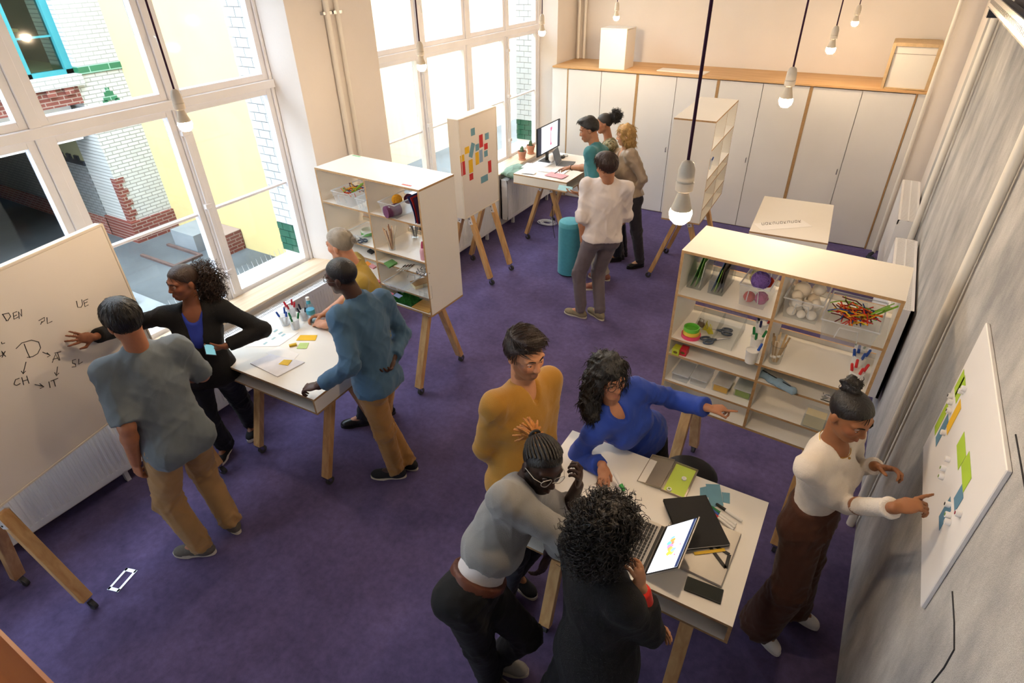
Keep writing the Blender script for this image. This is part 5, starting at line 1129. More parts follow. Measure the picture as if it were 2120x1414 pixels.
STY = {
 'tee': dict(label='man in grey T-shirt and khaki trousers seen from behind at the handwriting board', skin='#a86f50', hairc='#15110f', tops=[dict(name='t_shirt', m=C_TEE, o=0.017, os=0.020, sleeve=0.95, re=0.052, hem=0.13, boxy=True, collar=0.012, amp=0.010, fb=0.5)], trousers=dict(m=C_KHAKI, o=0.018, hem=0.05, amp=0.011), shoe=dict(m=S_GREY, sm=S_SOLE, sole=0.03, laces=S_GREY),
   hair=short_hair(0.018, 0.078, n=700, L=0.05, r=0.0022, flow=crown_flow, jitter=0.2), hand_l=dict(curl=(1.05, 1.1, 1.1, 1.1), thumb=0.9, out=0.4), hand_r=dict(curl=(0.6, 0.6, 0.6, 0.6))),
 'card': dict(label='woman in black cardigan and blue top pointing at the handwriting board', skin='#835138', hairc='#2a1911', lips='#8a4a44', tops=[dict(name='top', m=C_BLUETOP, o=0.008, sleeve=0.0, hem=0.02, amp=0.004, neckline=(0.085, 0.045, 0.045)), dict(name='cardigan', m=C_BLACK, o=0.022, sleeve=1.93, rw=0.040, re=0.05, hem=0.07, flare=0.01, neckline=(0.070, 0.020, 0.30), amp=0.007)], trousers=dict(m=C_JEANS, o=0.014, hem=0.058), shoe=dict(m=S_CANV, sm=S_WHT, sole=0.03, laces=M_LACE),
   hair=mass_hair(0.006, [(0.0, -0.115, 0.035, 0.045, 0.04, 0.045), (0.0, -0.155, -0.02, 0.075, 0.065, 0.075), (0.0, -0.165, -0.10, 0.085, 0.07, 0.085), (0.0, -0.150, -0.17, 0.07, 0.055, 0.06)], 900, 0.085, 0.0030, 0.010, 2.6, (0, -0.3, -1), tie=(0, -0.105, 0.045, 0.034, 0.8, 0.3), jitter=0.5),
   hand_r=dict(d=(-0.05, -0.90, 0.40), p=(-0.97, -0.2, -0.1), curl=(0.04, 0.10, 0.14, 0.22), spread=0.22, thumb=0.3, out=0.9), hand_l=dict(d=(-0.55, -0.75, -0.1), p=(-0.45, 0.35, 0.75), curl=(0.7, 0.75, 0.8, 0.8), thumb=0.8)),
 'grey': dict(label='man with tied-back grey hair leaning on the marker pots table', skin='#c88f72', hairc='#8f877c', tops=[dict(name='shirt', m=C_OLIVE, o=0.016, sleeve=0.9, re=0.05, hem=0.08, collar=0.03, amp=0.008)], trousers=dict(m=C_NAVY, o=0.014), shoe=dict(m=S_BLK, sm=S_DS),
   hair=mass_hair(0.009, [(0, -0.118, 0.04, 0.022, 0.026, 0.022)], 70, 0.03, 0.002, 0.0, 1, (0, -1, -0.3), tie=(0, -0.102, 0.042, 0.018, 0.8, 0.3), zf=0.086), hand_l=dict(d=(-0.9, 0.1, -0.05), p=(0.1, 0.35, -0.9), curl=(0.5, 0.5, 0.55, 0.6)), hand_r=dict(d=(-0.6, -0.7, -0.05), p=(0.3, -0.3, -0.8), curl=(0.75, 0.8, 0.8, 0.8), thumb=0.8)),
 'denim': dict(label='man in blue denim shirt and tan chinos leaning on the table corner', skin='#452a20', hairc='#120d0c', shave='#15100e', lips='#5a332c', tops=[dict(name='denim_shirt', m=C_DENIM, o=0.020, sleeve=1.88, cuff=0.05, rw=0.036, re=0.05, hem=0.08, collar=0.045, amp=0.012, fb=0.5, boxy=True)], trousers=dict(m=C_CHINO, o=0.014, hem=0.046, amp=0.010), shoe=dict(m=S_CANV, sm=S_SOLE, sole=0.016, top=0.07),
   hair=short_hair(0.004, 0.070, n=60, L=0.008, r=0.001), extra=[glasses(M_BLACK, True)], hand_l=dict(d=(-0.85, -0.35, -0.2), p=(0.2, 0.2, -0.9), curl=(0.85, 0.9, 0.9, 0.9), thumb=0.8), hand_r=dict(curl=(0.6, 0.6, 0.6, 0.6))),
 'must': dict(label='man in mustard sweater standing with hands behind his back', skin='#be8764', hairc='#24150f', beard=('#4a2f22', 0.45), tops=[dict(name='sweater', m=C_MUST, o=0.018, sleeve=1.95, rw=0.034, re=0.050, hem=0.09, collar=0.004, neckline=(0.050, 0.010, 0.075), amp=0.006)], trousers=dict(m=C_NAVY, o=0.012), shoe=dict(m=S_CANV, sm=S_SOLE, sole=0.026),
   hair=short_hair(0.020, 0.094, adds=[(0.0, 0.040, 0.112, 0.056, 0.040, 0.022), (-0.02, -0.01, 0.118, 0.055, 0.06, 0.018)], n=1000, L=0.062, r=0.0022, flow=lambda q: (0.9, 0.25, -0.1) if q[2] > 0.0 else (0.1, -0.4, -1), jitter=0.2, lift=0.10, grow=0.12)),
 'blue': dict(label='woman with long black hair and glasses in a cobalt blouse pointing at the shelf', skin='#b88060', hairc='#0e0c0e', lips='#a04f48', tops=[dict(name='blouse', m=C_BLOUSE, o=0.018, sleeve=1.92, rw=0.046, re=0.056, cuff=0.02, hem=0.07, neckline=(0.050, 0.012, 0.06), amp=0.010, fb=0.35)], trousers=dict(m=C_BLKT, o=0.012), shoe=dict(m=S_BLK, sm=S_DS),
   hair=mass_hair(0.014, [(0, -0.016, 0.042, 0.088, 0.106, 0.094), (0.0, -0.06, 0.03, 0.100, 0.085, 0.090), (0.045, -0.095, -0.08, 0.075, 0.070, 0.12), (-0.055, -0.08, -0.08, 0.070, 0.065, 0.11), (-0.090, -0.045, -0.19, 0.070, 0.065, 0.11), (0.0, -0.105, -0.19, 0.105, 0.055, 0.10), (-0.095, 0.0, -0.26, 0.052, 0.055, 0.08), (-0.080, 0.012, 0.0, 0.022, 0.05, 0.08), (0.080, 0.0, 0.0, 0.018, 0.045, 0.08)], 1000, 0.075, 0.0024, 0.004, 1.2, (0, -0.1, -1), jitter=0.06, lift=0.0, cap_flow=(0, -0.7, -0.7), zf=0.082, cuts=[(0, 0.125, -0.015, 0.066, 0.060, 0.088)]),
   extra=[glasses(M_BLACK, False, 0.026, 0.02)], hand_l=dict(d=(0.85, 0.50, 0.0), p=(0.1, -0.1, -0.95), curl=(0.03, 0.95, 1.05, 1.1), thumb=0.6, out=0.4), hand_r=dict(d=(0.45, -0.85, -0.25), p=(-0.2, 0.1, -0.9), curl=(0.5, 0.6, 0.6, 0.6), thumb=0.7, out=0.5)),
 'dread': dict(label='man with bleached tied dreadlocks and clear glasses bending over the laptop table', skin='#34201a', hairc='#120d0c', lips='#5a332c', beard=('#120c0a', 0.7), tops=[dict(name='white_t_shirt', m=C_WTEE, o=0.012, sleeve=0.0, hem=-0.055, amp=0.004), dict(name='sweater', m=C_GREY, o=0.024, sleeve=1.35, cuff=0.03, re=0.054, rw=0.046, hem=-0.135, flare=0.006, collar=0.012, amp=0.009, fb=0.3)], trousers=dict(m=C_BLKT, o=0.016, waist=0.075), belt=mat('brown_belt_leather', '#5a2e1c', 0.5, 0.1, 20), shoe=dict(m=S_LG, sm=S_SOLE, sole=0.03),
   hair=dread_hair, extra=[glasses(mat('clear_glasses_frame', '#b9b4ae', 0.15, 0.02), False, 0.026, 0.02)], hand_l=dict(d=(0.1, -0.1, 0.95), p=(-0.95, -0.2, 0.1), curl=(1.05, 1.1, 1.1, 1.1), thumb=0.9, out=0.5), hand_r=dict(d=(-0.15, -0.35, -0.9), p=(-0.9, 0.3, 0.2), curl=(0.3, 0.45, 0.5, 0.55))),
 'curly': dict(label='woman with dark curly hair in black watching the laptop, back to the viewer', skin='#b07c5a', hairc='#191311', tops=[dict(name='red_top', m=C_RED, o=0.008, sleeve=1.98, rw=0.036, re=0.042, hem=0.05, amp=0.004), dict(name='long_cardigan', m=C_BLACK, o=0.024, sleeve=1.72, re=0.052, rw=0.046, hem=0.75, skirt=0.62, amp=0.008, neckline=(0.055, 0.02, 0.25))], trousers=dict(m=C_BLKT, o=0.014), shoe=dict(m=S_BLK, sm=S_DS),
   hair=mass_hair(0.02, [(0, -0.02, 0.045, 0.098, 0.112, 0.090), (0, -0.065, -0.03, 0.104, 0.070, 0.085), (0.070, -0.02, -0.04, 0.042, 0.065, 0.085), (-0.070, -0.02, -0.04, 0.042, 0.065, 0.085), (0, -0.075, -0.105, 0.088, 0.05, 0.07)], 2500, 0.058, 0.0026, 0.0095, 1.9, lambda q: (q[0] * 4 + 0.3, q[1] * 3 + 0.3, -0.75), jitter=0.5, lift=0.18, zf=0.08, cuts=[(0, 0.105, -0.03, 0.062, 0.055, 0.085)]),
   hand_r=dict(d=(-0.25, 0.05, 0.9), p=(-0.8, 0.2, -0.3), curl=(0.6, 0.65, 0.7, 0.75), thumb=0.6), hand_l=dict(curl=(0.5, 0.5, 0.5, 0.5)), extra=[ring_band('wr_r', 'el_r', 0.0, 0.0, M_STEEL, 'finger_ring', 0.0005)]),
 'brown': dict(label='woman with a hair bun in cream top and brown trousers at the wall board', skin='#94603e', hairc='#17110f', lips='#8a4a40', tops=[dict(name='rib_top', m=C_CREAM, o=0.008, sleeve=1.95, rw=0.036, re=0.040, cuff=0.012, hem=-0.085, amp=0.006, neckline=(0.056, 0.050, 0.0))], trousers=dict(m=C_BROWN, o=0.016, knee=0.080, hem=0.098, waist=0.13, amp=0.010, drop=0.045), shoe=dict(m=S_WHT, sm=S_WHT, sole=0.024),
   hair=mass_hair(0.006, [(0, -0.075, 0.128, 0.040, 0.040, 0.036), (0, -0.065, 0.105, 0.024, 0.026, 0.02)], 60, 0.025, 0.002, 0.003, 1.0, (1, 0, 0.3), jitter=0.2, lift=0.0, zf=0.078), extra=[necklace],
   hand_r=dict(d=(0.84, 0.42, 0.32), p=(0.3, 0.2, -0.9), curl=(0.03, 0.85, 0.95, 1.0), thumb=0.6, out=0.4), hand_l=dict(d=(0.8, -0.25, 0.4), p=(-0.2, -0.5, -0.8), curl=(0.8, 0.85, 0.9, 0.9), thumb=0.7)),
 'teal': dict(far=True, label='man in teal T-shirt reaching over the monitor table', skin='#a87556', hairc='#12100f', tops=[dict(name='t_shirt', m=C_TEAL, o=0.022, sleeve=0.95, re=0.05, hem=0.12, boxy=True, collar=0.01, amp=0.010)], trousers=dict(m=C_STONE, o=0.014), shoe=dict(m=S_TAN, sm=S_SOLE),
   hair=short_hair(0.012, 0.080, adds=[(0, 0.04, 0.105, 0.062, 0.06, 0.032), (0, -0.02, 0.11, 0.06, 0.06, 0.025)], n=450, L=0.035, r=0.003, flow=(0.2, 1, 0.3), jitter=0.5, nape=-0.02, lift=0.3), extra=[ring_band('wr_l', 'el_l', 0.12, 0.034, mat('gold', '#c79a4b', 0.25, metal=1.0), 'wristwatch', 0.007), ring_band('wr_r', 'el_r', 0.12, 0.032, M_BLACK, 'bracelet', 0.004)],
   hand_r=dict(d=(-0.9, 0.1, -0.2), p=(0, 0, -1), curl=(0.3, 0.5, 0.6, 0.7)), hand_l=dict(d=(-0.9, 0.1, 0.0), p=(0, 0.3, 0.9), curl=(0.3, 0.3, 0.35, 0.4))),
 'bun': dict(far=True, label='woman with a dark hair puff and camouflage top beside the monitor', skin='#a06e52', hairc='#15100f', tops=[dict(name='camouflage_top', m=C_CAMO, o=0.014, sleeve=1.8, hem=0.08, neckline=(0.06, 0.03, 0.05))], trousers=dict(m=C_NAVY, o=0.012), shoe=dict(m=S_BLK, sm=S_DS),
   hair=mass_hair(0.008, [(0, -0.145, 0.075, 0.062, 0.055, 0.062)], 420, 0.045, 0.003, 0.007, 1.5, lambda q: (q[0], q[1], q[2]), jitter=0.6, lift=0.7, zf=0.076, tie=(0, -0.105, 0.062, 0.026, 0.8, 0.2)), hand_l=dict(curl=(0.8, 0.85, 0.9, 0.9), p=(-0.2, 0, -1)), hand_r=dict(curl=(0.6, 0.6, 0.6, 0.6))),
 'blond': dict(far=True, label='blonde woman in a taupe satin blouse with her hand on her hip', skin='#d6a688', hairc='#b08a52', tops=[dict(name='satin_blouse', m=C_SATIN, o=0.020, sleeve=1.92, puff=True, re=0.05, rw=0.036, hem=0.01, neckline=(0.055, 0.012, 0.10), amp=0.011, fb=0.4)], trousers=dict(m=C_CHAR, o=0.012, hem=0.045), shoe=dict(m=S_BLK, sm=S_DS), belt=mat('black_belt', '#1a1a1a', 0.4),
   hair=mass_hair(0.014, [(0, -0.016, 0.040, 0.087, 0.106, 0.094), (0, -0.06, 0.0, 0.088, 0.06, 0.09), (0.062, -0.03, -0.06, 0.036, 0.065, 0.085), (-0.062, -0.03, -0.06, 0.036, 0.065, 0.085), (0, -0.075, -0.10, 0.092, 0.045, 0.075)], 600, 0.055, 0.0028, 0.002, 0.6, (0, -0.05, -1), jitter=0.06, lift=0.04, cap_flow=(0.1, -0.5, -0.8), zf=0.084, cuts=[(0, 0.125, -0.02, 0.064, 0.060, 0.085)]), hand_l=dict(curl=(0.4, 0.4, 0.4, 0.4)), hand_r=dict(curl=(0.5, 0.5, 0.5, 0.5))),
 'white': dict(far=True, label='man in pale rolled-sleeve shirt and grey trousers with thumb in pocket', skin='#b8815f', hairc='#33211a', tops=[dict(name='shirt', m=C_SHIRT, o=0.022, sleeve=1.12, cuff=0.05, re=0.056, rw=0.052, hem=0.04, boxy=True, collar=0.035, amp=0.016, fb=0.5, freq=45)], trousers=dict(m=C_GTRS, o=0.012, hem=0.044, amp=0.009), shoe=dict(m=S_SUEDE, sm=S_SOLE, sole=0.018, laces=S_SUEDE),
   hair=short_hair(0.024, 0.078, adds=[(0, 0.04, 0.09, 0.06, 0.05, 0.035)], n=700, L=0.05, r=0.0026, flow=crown_flow, jitter=0.35, lift=0.12), hand_l=dict(d=(-0.2, 0.2, -0.95), p=(0.8, 0.5, 0), curl=(0.4, 0.4, 0.45, 0.5), out=1.0), hand_r=dict(curl=(0.5, 0.5, 0.5, 0.5)), extra=[collar_wings(C_SHIRT)]),
}
STY['denim']['extra'].append(collar_wings(C_DENIM)); STY['grey']['extra'] = [collar_wings(C_OLIVE)]
STY['curly'].pop('extra')
PEOPLE = {}
for _k in SPEC:
    PEOPLE[_k] = make_person(_k, STY[_k]['label'], SPEC[_k], STY[_k])
# ================================================================== small things
RG = random.Random(5)
def V3(p): return Vector((float(p[0]), float(p[1]), float(p[2])))
def put(o, p, rz=0.0, rot=None):
    o.location = V3(p); o.rotation_euler = rot if rot else (0, 0, rz); return o
def flat(name, poly_px, z, th, m, label, cat, group=None, parent=None):
    """thin sheet lying flat whose outline is given by photo pixels at height z"""
    q = [onz(px, py, z) for px, py in poly_px]; c = sum(q) / len(q)
    b = MB(); b.prism([(p[0] - c[0], p[1] - c[1]) for p in q][::-1] if np.cross((q[1] - q[0])[:2], (q[2] - q[1])[:2]) < 0 else [(p[0] - c[0], p[1] - c[1]) for p in q], 0, th)
    o = b.build(name, m); o.location = (c[0], c[1], z); tag(o, label, cat, group); return o
M_PAPER = mat('white_paper', '#f2f0ee', 0.8, 0.01); M_ALU = mat('brushed_aluminium', '#b4b0aa', 0.4, 0.03, 10, metal=0.6); M_SCREEN = mat('lit_white_screen', '#f2f5fb', 0.3, 0.01, emit=('#e6eefc', 0.5))
M_KEY = mat('black_keys', '#1a1a1c', 0.5)
ZT_ = 0.951
# ---- table B
def laptop(cx, cy, rz, tilt, label, w=0.318, d=0.222, screen=True):
    """hinge along local x at y=0; keyboard towards -y"""
    t = thing('laptop', label, 'laptop', (cx, cy, ZT_), rz)
    MB().box(-w / 2, w / 2, -d, 0, 0.0, 0.014).build('keyboard_base', M_ALU, t, bevel=0.004)
    MB().box(-w / 2 + 0.02, w / 2 - 0.02, -0.135, -0.02, 0.0141, 0.0146).build('key_well', mat('key_well_silver', '#a09c96', 0.5), t)
    k = MB(); rows = 6
    for r in range(rows):
        n = 14
        for i in range(n):
            x = -w / 2 + 0.024 + i * (w - 0.048) / n; y = -0.033 - r * 0.0172
            if r == 5 and 4 <= i <= 8:
                if i == 4: k.box(x, x + 5 * (w - 0.048) / n - 0.003, y - 0.007, y + 0.007, 0.0146, 0.0162)
                continue
            k.box(x, x + (w - 0.048) / n - 0.003, y - (0.007 if r else 0.004), y + (0.007 if r else 0.004), 0.0146, 0.0162)
    ko = k.build('keys', M_KEY, t); ko['kind'] = 'stuff'
    MB().box(-0.05, 0.05, -0.212, -0.145, 0.0141, 0.0145).build('trackpad', mat('trackpad_grey', '#a8a49e', 0.35), t)
    s = MB(); s.box(-w / 2, w / 2, 0.0, 0.007, 0.0, 0.212); lid = s.build('screen_lid', M_ALU, t, bevel=0.003); lid.location = (0, 0, 0.012); lid.rotation_euler = (-tilt, 0, 0)
    MB().box(-w / 2 + 0.004, w / 2 - 0.004, -0.001, 0.0, 0.005, 0.208).build('bezel', M_BLACK, lid)
    MB().box(-w / 2 + 0.012, w / 2 - 0.012, -0.0018, -0.001, 0.022, 0.200).build('display', M_SCREEN, lid)
    MB().box(-w / 2 + 0.012, w / 2 - 0.012, -0.0024, -0.0018, 0.184, 0.200).build('menu_bar', mat('navy_screen_bar', '#26365e', 0.3, emit=('#26365e', 0.5)), lid)
    MB().box(-w / 2 + 0.01, w / 2 - 0.01, -0.016, -0.004, 0.0145, 0.0165).build('hinge_bar', M_BLACK, t)
    return t, lid
lt, lid = laptop(-0.354, 1.81, R_(-90), R_(42), 'open silver laptop showing a coloured map on the foreground table')
blob = [(-0.055, 0.085), (-0.048, 0.105), (-0.025, 0.112), (-0.012, 0.118), (0.005, 0.112), (0.022, 0.118), (0.028, 0.135), (0.045, 0.142), (0.058, 0.128), (0.054, 0.108), (0.04, 0.095), (0.03, 0.10), (0.01, 0.088), (-0.01, 0.083), (-0.03, 0.078)]
_mm = Matrix(((1, 0, 0, 0), (0, 0, 1, 0), (0, 1, 0, 0), (0, 0, 0, 1)))
for i, (cx, cz, r, c) in enumerate([(-0.045, 0.095, 0.016, '#7fb6d8'), (-0.03, 0.10, 0.017, '#e2a04c'), (-0.012, 0.10, 0.017, '#d98a6a'), (0.004, 0.102, 0.016, '#c58bd0'), (-0.018, 0.088, 0.013, '#6fcfd0'), (0.022, 0.108, 0.015, '#e8a860'), (0.034, 0.118, 0.017, '#e8d860'), (0.046, 0.128, 0.015, '#c9d964'), (0.032, 0.132, 0.013, '#8fb4e0'), (0.05, 0.112, 0.012, '#e8c24c')]):
    MB().prism([(cx + r * (1 + 0.25 * math.sin(3 * a + i)) * math.cos(a), cz + r * (1 + 0.25 * math.cos(2 * a + i)) * math.sin(a)) for a in np.linspace(0, 6.28, 10, endpoint=False)], -0.0030 - i * 0.00005, -0.0018, mtx=_mm).build('map_region', mat('map_' + c, c, 0.4, emit=(c, 0.5)), lid)
M_DOC = mat('grey_screen_text', '#b9c3d2', 0.4, emit=('#b9c3d2', 0.4))
for i in range(7): MB().box(-0.10 + (i % 2) * 0.09, -0.10 + (i % 2) * 0.09 + 0.03 + 0.008 * (i % 3), -0.0026, -0.0018, 0.036 + (i // 2) * 0.009, 0.038 + (i // 2) * 0.009).build('screen_text', M_DOC, lid)
MB().box(0.062, 0.070, -0.0026, -0.0018, 0.150, 0.156).build('screen_button', mat('pink_screen_button', '#e05a80', 0.4, emit=('#e05a80', 0.5)), lid)
MB().box(0.0, 0.010, -0.0026, -0.0018, 0.160, 0.165).build('screen_button', MATS['pink_screen_button'], lid)
# closed silver laptop, black notebook on top, set square, phone
t = thing('closed_laptop', 'closed silver laptop under the black notebook', 'laptop', (-0.188, 1.945, ZT_), R_(-2)); MB().box(-0.157, 0.157, -0.166, 0.166, 0, 0.008).build('base', M_ALU, t, bevel=0.003); MB().box(-0.157, 0.157, -0.166, 0.166, 0.009, 0.015).build('lid', M_ALU, t, bevel=0.003)
t = thing('notebook', 'large black hardcover notebook lying on the closed laptop', 'notebook', (-0.236, 2.055, ZT_ + 0.020), R_(-53.5))
MB().box(-0.15, 0.15, -0.112, 0.112, 0.010, 0.013).build('front_cover', mat('black_bookcloth', '#1b1b1e', 0.7, 0.06, 30, 0.15, 400), t, bevel=0.001); MB().box(-0.15, 0.15, -0.112, 0.112, 0, 0.002).build('back_cover', MATS['black_bookcloth'], t); MB().box(-0.148, 0.148, -0.108, 0.110, 0.002, 0.010).build('page_block', M_PAPER, t)
MB().box(0.146, 0.151, -0.115, -0.10, 0.0, 0.0135).build('metal_corner', M_STEEL, t)
p = onz(1490, 1150, ZT_ + 0.016); sq = MB()
for a, b_ in (((-0.09, 0.045), (0.035, 0.03)), ((0.035, 0.03), (0.045, -0.05)), ((0.045, -0.05), (-0.09, 0.045))): sq.beam((a[0], a[1], 0.001), (b_[0], b_[1], 0.001), 0.016, 0.002)
tag(put(sq.build('set_square', M_BLACK), p, R_(-5)), 'black set square poking out from under the notebook', 'set square')
tag(put(MB().box(-0.075, 0.075, -0.008, 0.008, 0, 0.002).build('yellow_ruler', mat('yellow_plastic', '#d8b01e', 0.5)), (-0.13, 1.925, ZT_ + 0.0162), R_(38)), 'yellow strip edge under the black notebook', 'ruler')
def phone(name, label, p, rz, m, w=0.074, l=0.158, rot=None, screen=None):
    t = thing(name, label, 'phone', p, rz, rot=rot); MB().box(-l / 2, l / 2, -w / 2, w / 2, 0, 0.009).build('case', m, t, bevel=0.003, segs=2)
    MB().box(-l / 2 + 0.004, l / 2 - 0.004, -w / 2 + 0.004, w / 2 - 0.004, 0.009, 0.0094).build('screen', screen or mat('dark_phone_glass', '#1e2420', 0.15), t); return t
phone('smartphone', 'dark smartphone at the front edge of the laptop table', (-0.100, 1.726, ZT_ + 0.0), R_(4), M_BLACK)
# tin box with green paper
t = thing('tin_box', 'open metal tin with lime paper and magnets on the laptop table', 'tin box', (-0.385, 2.30, ZT_), R_(-1)); M_TIN = mat('warm_grey_tin', '#a69c8c', 0.35, 0.03, metal=0.5)
b = MB(); b.box(-0.064, 0.064, -0.115, 0.115, 0, 0.002)
for q in ((-0.064, -0.061, -0.115, 0.115), (0.061, 0.064, -0.115, 0.115), (-0.064, 0.064, -0.115, -0.112), (-0.064, 0.064, 0.112, 0.115)): b.box(*q, 0.002, 0.014)
b.build('tray', M_TIN, t); MB().box(-0.054, 0.054, -0.112, 0.110, 0.002, 0.004).build('lime_paper', mat('lime_paper', '#c3d95c', 0.7, 0.03), t)
b = MB(); b.box(-0.128, 0, -0.115, 0.115, 0, 0.002)
for q in ((-0.128, -0.125, -0.115, 0.115), (-0.128, 0, -0.115, -0.112), (-0.128, 0, 0.112, 0.115)): b.box(*q, 0.002, 0.012)
ld = b.build('lid', M_TIN, t); ld.location = (-0.066, 0, 0.012); ld.rotation_euler = (0, R_(-10), 0)
def disc_magnet(p, label, inner, group='round magnets', r=0.013, rot=(0, 0, 0), h=0.008):
    t = thing('disc_magnet', label, 'magnet', tuple(p), rot=rot, group=group); MB().lathe([(r, 0), (r, h), (r * 0.9, h + 0.001), (0, h + 0.001)], 14).build('disc', M_WHITE, t, smooth=True); MB().lathe([(r * 0.55, h + 0.001), (r * 0.5, h + 0.0022), (0, h + 0.0022)], 12).build('printed_centre', inner, t); return t
disc_magnet(onz(1416, 992, ZT_ + 0.005) , 'white ring magnet on the lime paper in the tin', M_PIPE); disc_magnet(onz(1385, 1014, ZT_ + 0.005), 'small triangle-marked magnet on the lime paper in the tin', mat('leaf_green', '#7a9a4a', 0.5))
for i, (pts, lb) in enumerate([([(1449, 1010), (1463, 1007), (1466, 1030), (1449, 1029)], 'left blue paper card beside the tin'), ([(1461, 1002), (1490, 1003), (1498, 1047), (1470, 1050)], 'long middle blue paper card beside the tin'), ([(1494, 1019), (1511, 1021), (1511, 1043), (1497, 1040)], 'right blue paper card near the markers')]):
    flat('paper_card', pts, ZT_ + i * 0.0009 * (i != 2), 0.0008, NOTE['b'], lb, 'card', 'blue paper cards')
def marker(p, d, c, label, L=0.135, r=0.0075, group='felt-tip markers', tip=True):
    d = unit(d); z = Vector((0, 0, 1)); q = z.rotation_difference(Vector(d)); t = thing('marker_pen', label, 'marker', tuple(p), rot=tuple(q.to_euler()), group=group)
    MB().lathe([(0, 0), (r * 0.8, 0), (r, 0.004), (r, L * 0.62), (r * 0.8, L * 0.64)], 10).build('barrel', mat('marker_white', '#e6e4e0', 0.4), t, smooth=True)
    MB().lathe([(r * 0.95, L * 0.62), (r * 1.08, L * 0.64), (r * 0.95, L * 0.97), (r * 0.6, L), (0, L)], 10).build('cap', mat('marker_' + c, c, 0.4), t, smooth=True); return t
for (a, b_, c, nm) in [((1536, 1079), (1483, 1043), '#222020', 'black'), ((1524, 1086), (1472, 1049), '#1f7a45', 'green'), ((1521, 1091), (1474, 1056), '#2456a8', 'blue'), ((1518, 1097), (1474, 1062), '#c8302c', 'red')]:
    A, B = onz(*a, ZT_ + 0.009), onz(*b_, ZT_ + 0.009); marker(A, B - A, c, nm + '-capped marker lying on the laptop table', 0.145, 0.008, 'markers lying on the laptop table')
p = PEOPLE['blue'][1]['wr_r']; A = onz(1287, 1006, 1.0); marker(A + np.array([-0.055, 0.03, 0.035]), (0.75, -0.45, -0.45), '#3aa04e', 'green-ended marker in the hand of the blue-bloused woman', 0.10, 0.011)
# ---- table A
SHEET1 = flat('paper_sheet', [(508.5, 718), (545, 694), (619, 688), (577, 717)], ZT_, 0.0012, M_PAPER, 'white printed sheet nearest the marker pots', 'paper')
flat('paper_sheet', [(551, 731), (576, 717), (619, 733), (607, 747), (590, 752)], ZT_, 0.001, M_PAPER, 'white sheet under the yellow square note', 'paper')
t = flat('paper_pad', [(518, 753), (560, 734), (631, 751), (575, 781)], ZT_, 0.006, mat('blue_white_pad', '#e9e9f2', 0.7), 'white pad with a blue lower edge on the near table', 'notepad')
for i, (px, py) in enumerate([(570, 685), (556, 696), (566, 701), (580, 690), (586, 694), (549, 711)]):
    b = MB(); c0 = np.array(SHEET1.location); b.prism([tuple((onz(px + a, py + e, ZT_) - c0)[:2]) for a, e in ((-5, 2), (-1, 3), (6, -2), (2, -3))], 0.0012, 0.0015); b.build('printed_mark', mat('pale_teal_print', '#9fc0c8', 0.8), SHEET1)
flat('sticky_note', [(613, 705), (622, 694), (657, 694), (653, 705)], ZT_, 0.002, NOTE['y'], 'long yellow sticky note beside the bottle', 'sticky note'); flat('sticky_note', [(614, 722), (621, 710), (640, 710), (635, 722)], ZT_, 0.002, mat('pale_green_note', '#b9d488', 0.8), 'pale green sticky note on the near table', 'sticky note'); flat('sticky_note', [(577, 754), (588, 745), (605, 746), (596, 757)], ZT_ + 0.0075, 0.003, mat('amber_note', '#e6c34c', 0.8), 'yellow square sticky note on the pad', 'sticky note')
p = onz(607, 716, ZT_); tag(put(MB().box(-0.026, 0.026, -0.011, 0.011, 0, 0.016).build('eraser_block', mat('yellow_eraser', '#d9b226', 0.6), bevel=0.002), p, R_(55)), 'small yellow block beside the pale green note', 'eraser')
def pot(p, label, r=0.037, h=0.085, m=None, group=None, name='marker_pot'):
    t = thing(name, label, 'pot', tuple(p), group=group); MB().lathe([(0, 0.002), (r * 0.8, 0.002), (r, h), (r * 1.05, h), (r * 1.05, h - 0.004), (r * 0.98, h - 0.004)], 18).build('cup', m or glassy('frosted_pot', '#f4f7fa', 0.92, 0.3, 0.4), t, smooth=True); return t
POTS = [(592, 672, [('#1f4fb0', 'blue')] * 3), (613, 680, [('#1b7a4a', 'green')] * 3), (606, 654, [('#c4263a', 'red')] * 4), (632, 662, [('#1c1c34', 'black')] * 4)]
for i, (px, py, ms) in enumerate(POTS):
    p = onz(px, py, ZT_); nm = ms[0][1]; pot(p, 'clear plastic pot of %s-capped markers on the near table' % nm)
    for k in range(len(ms)):
        a = 6.28 * k / len(ms) + i; marker(p + np.array([math.cos(a) * 0.010, math.sin(a) * 0.010, 0.006]), (math.cos(a) * 0.28, math.sin(a) * 0.28, 1), ms[k][0], '%s-capped marker standing in a clear pot on the near table' % nm, 0.125, 0.0075, nm + ' markers in the near pot')
p = np.array([-3.335, 2.515, ZT_]); t = thing('water_bottle', 'small clear water bottle with blue labels held by the grey-haired man', 'bottle', tuple(p))
MB().lathe([(0, 0), (0.030, 0.0), (0.032, 0.01), (0.032, 0.05), (0.030, 0.06), (0.032, 0.07), (0.032, 0.115), (0.028, 0.14), (0.016, 0.165), (0.013, 0.172), (0.013, 0.195), (0, 0.195)], 18).build('body', glassy('bottle_plastic', '#e6f4fa', 0.8, 0.05, 0.12), t, smooth=True)
MB().lathe([(0.0325, 0.075), (0.0325, 0.11)], 18).build('label_band', mat('cyan_label', '#4fb3d0', 0.5), t); MB().lathe([(0.0165, 0.160), (0.0145, 0.185)], 14).build('neck_band', MATS['cyan_label'], t); MB().lathe([(0.014, 0.190), (0.014, 0.212), (0, 0.213)], 14).build('cap', M_WHITE, t)
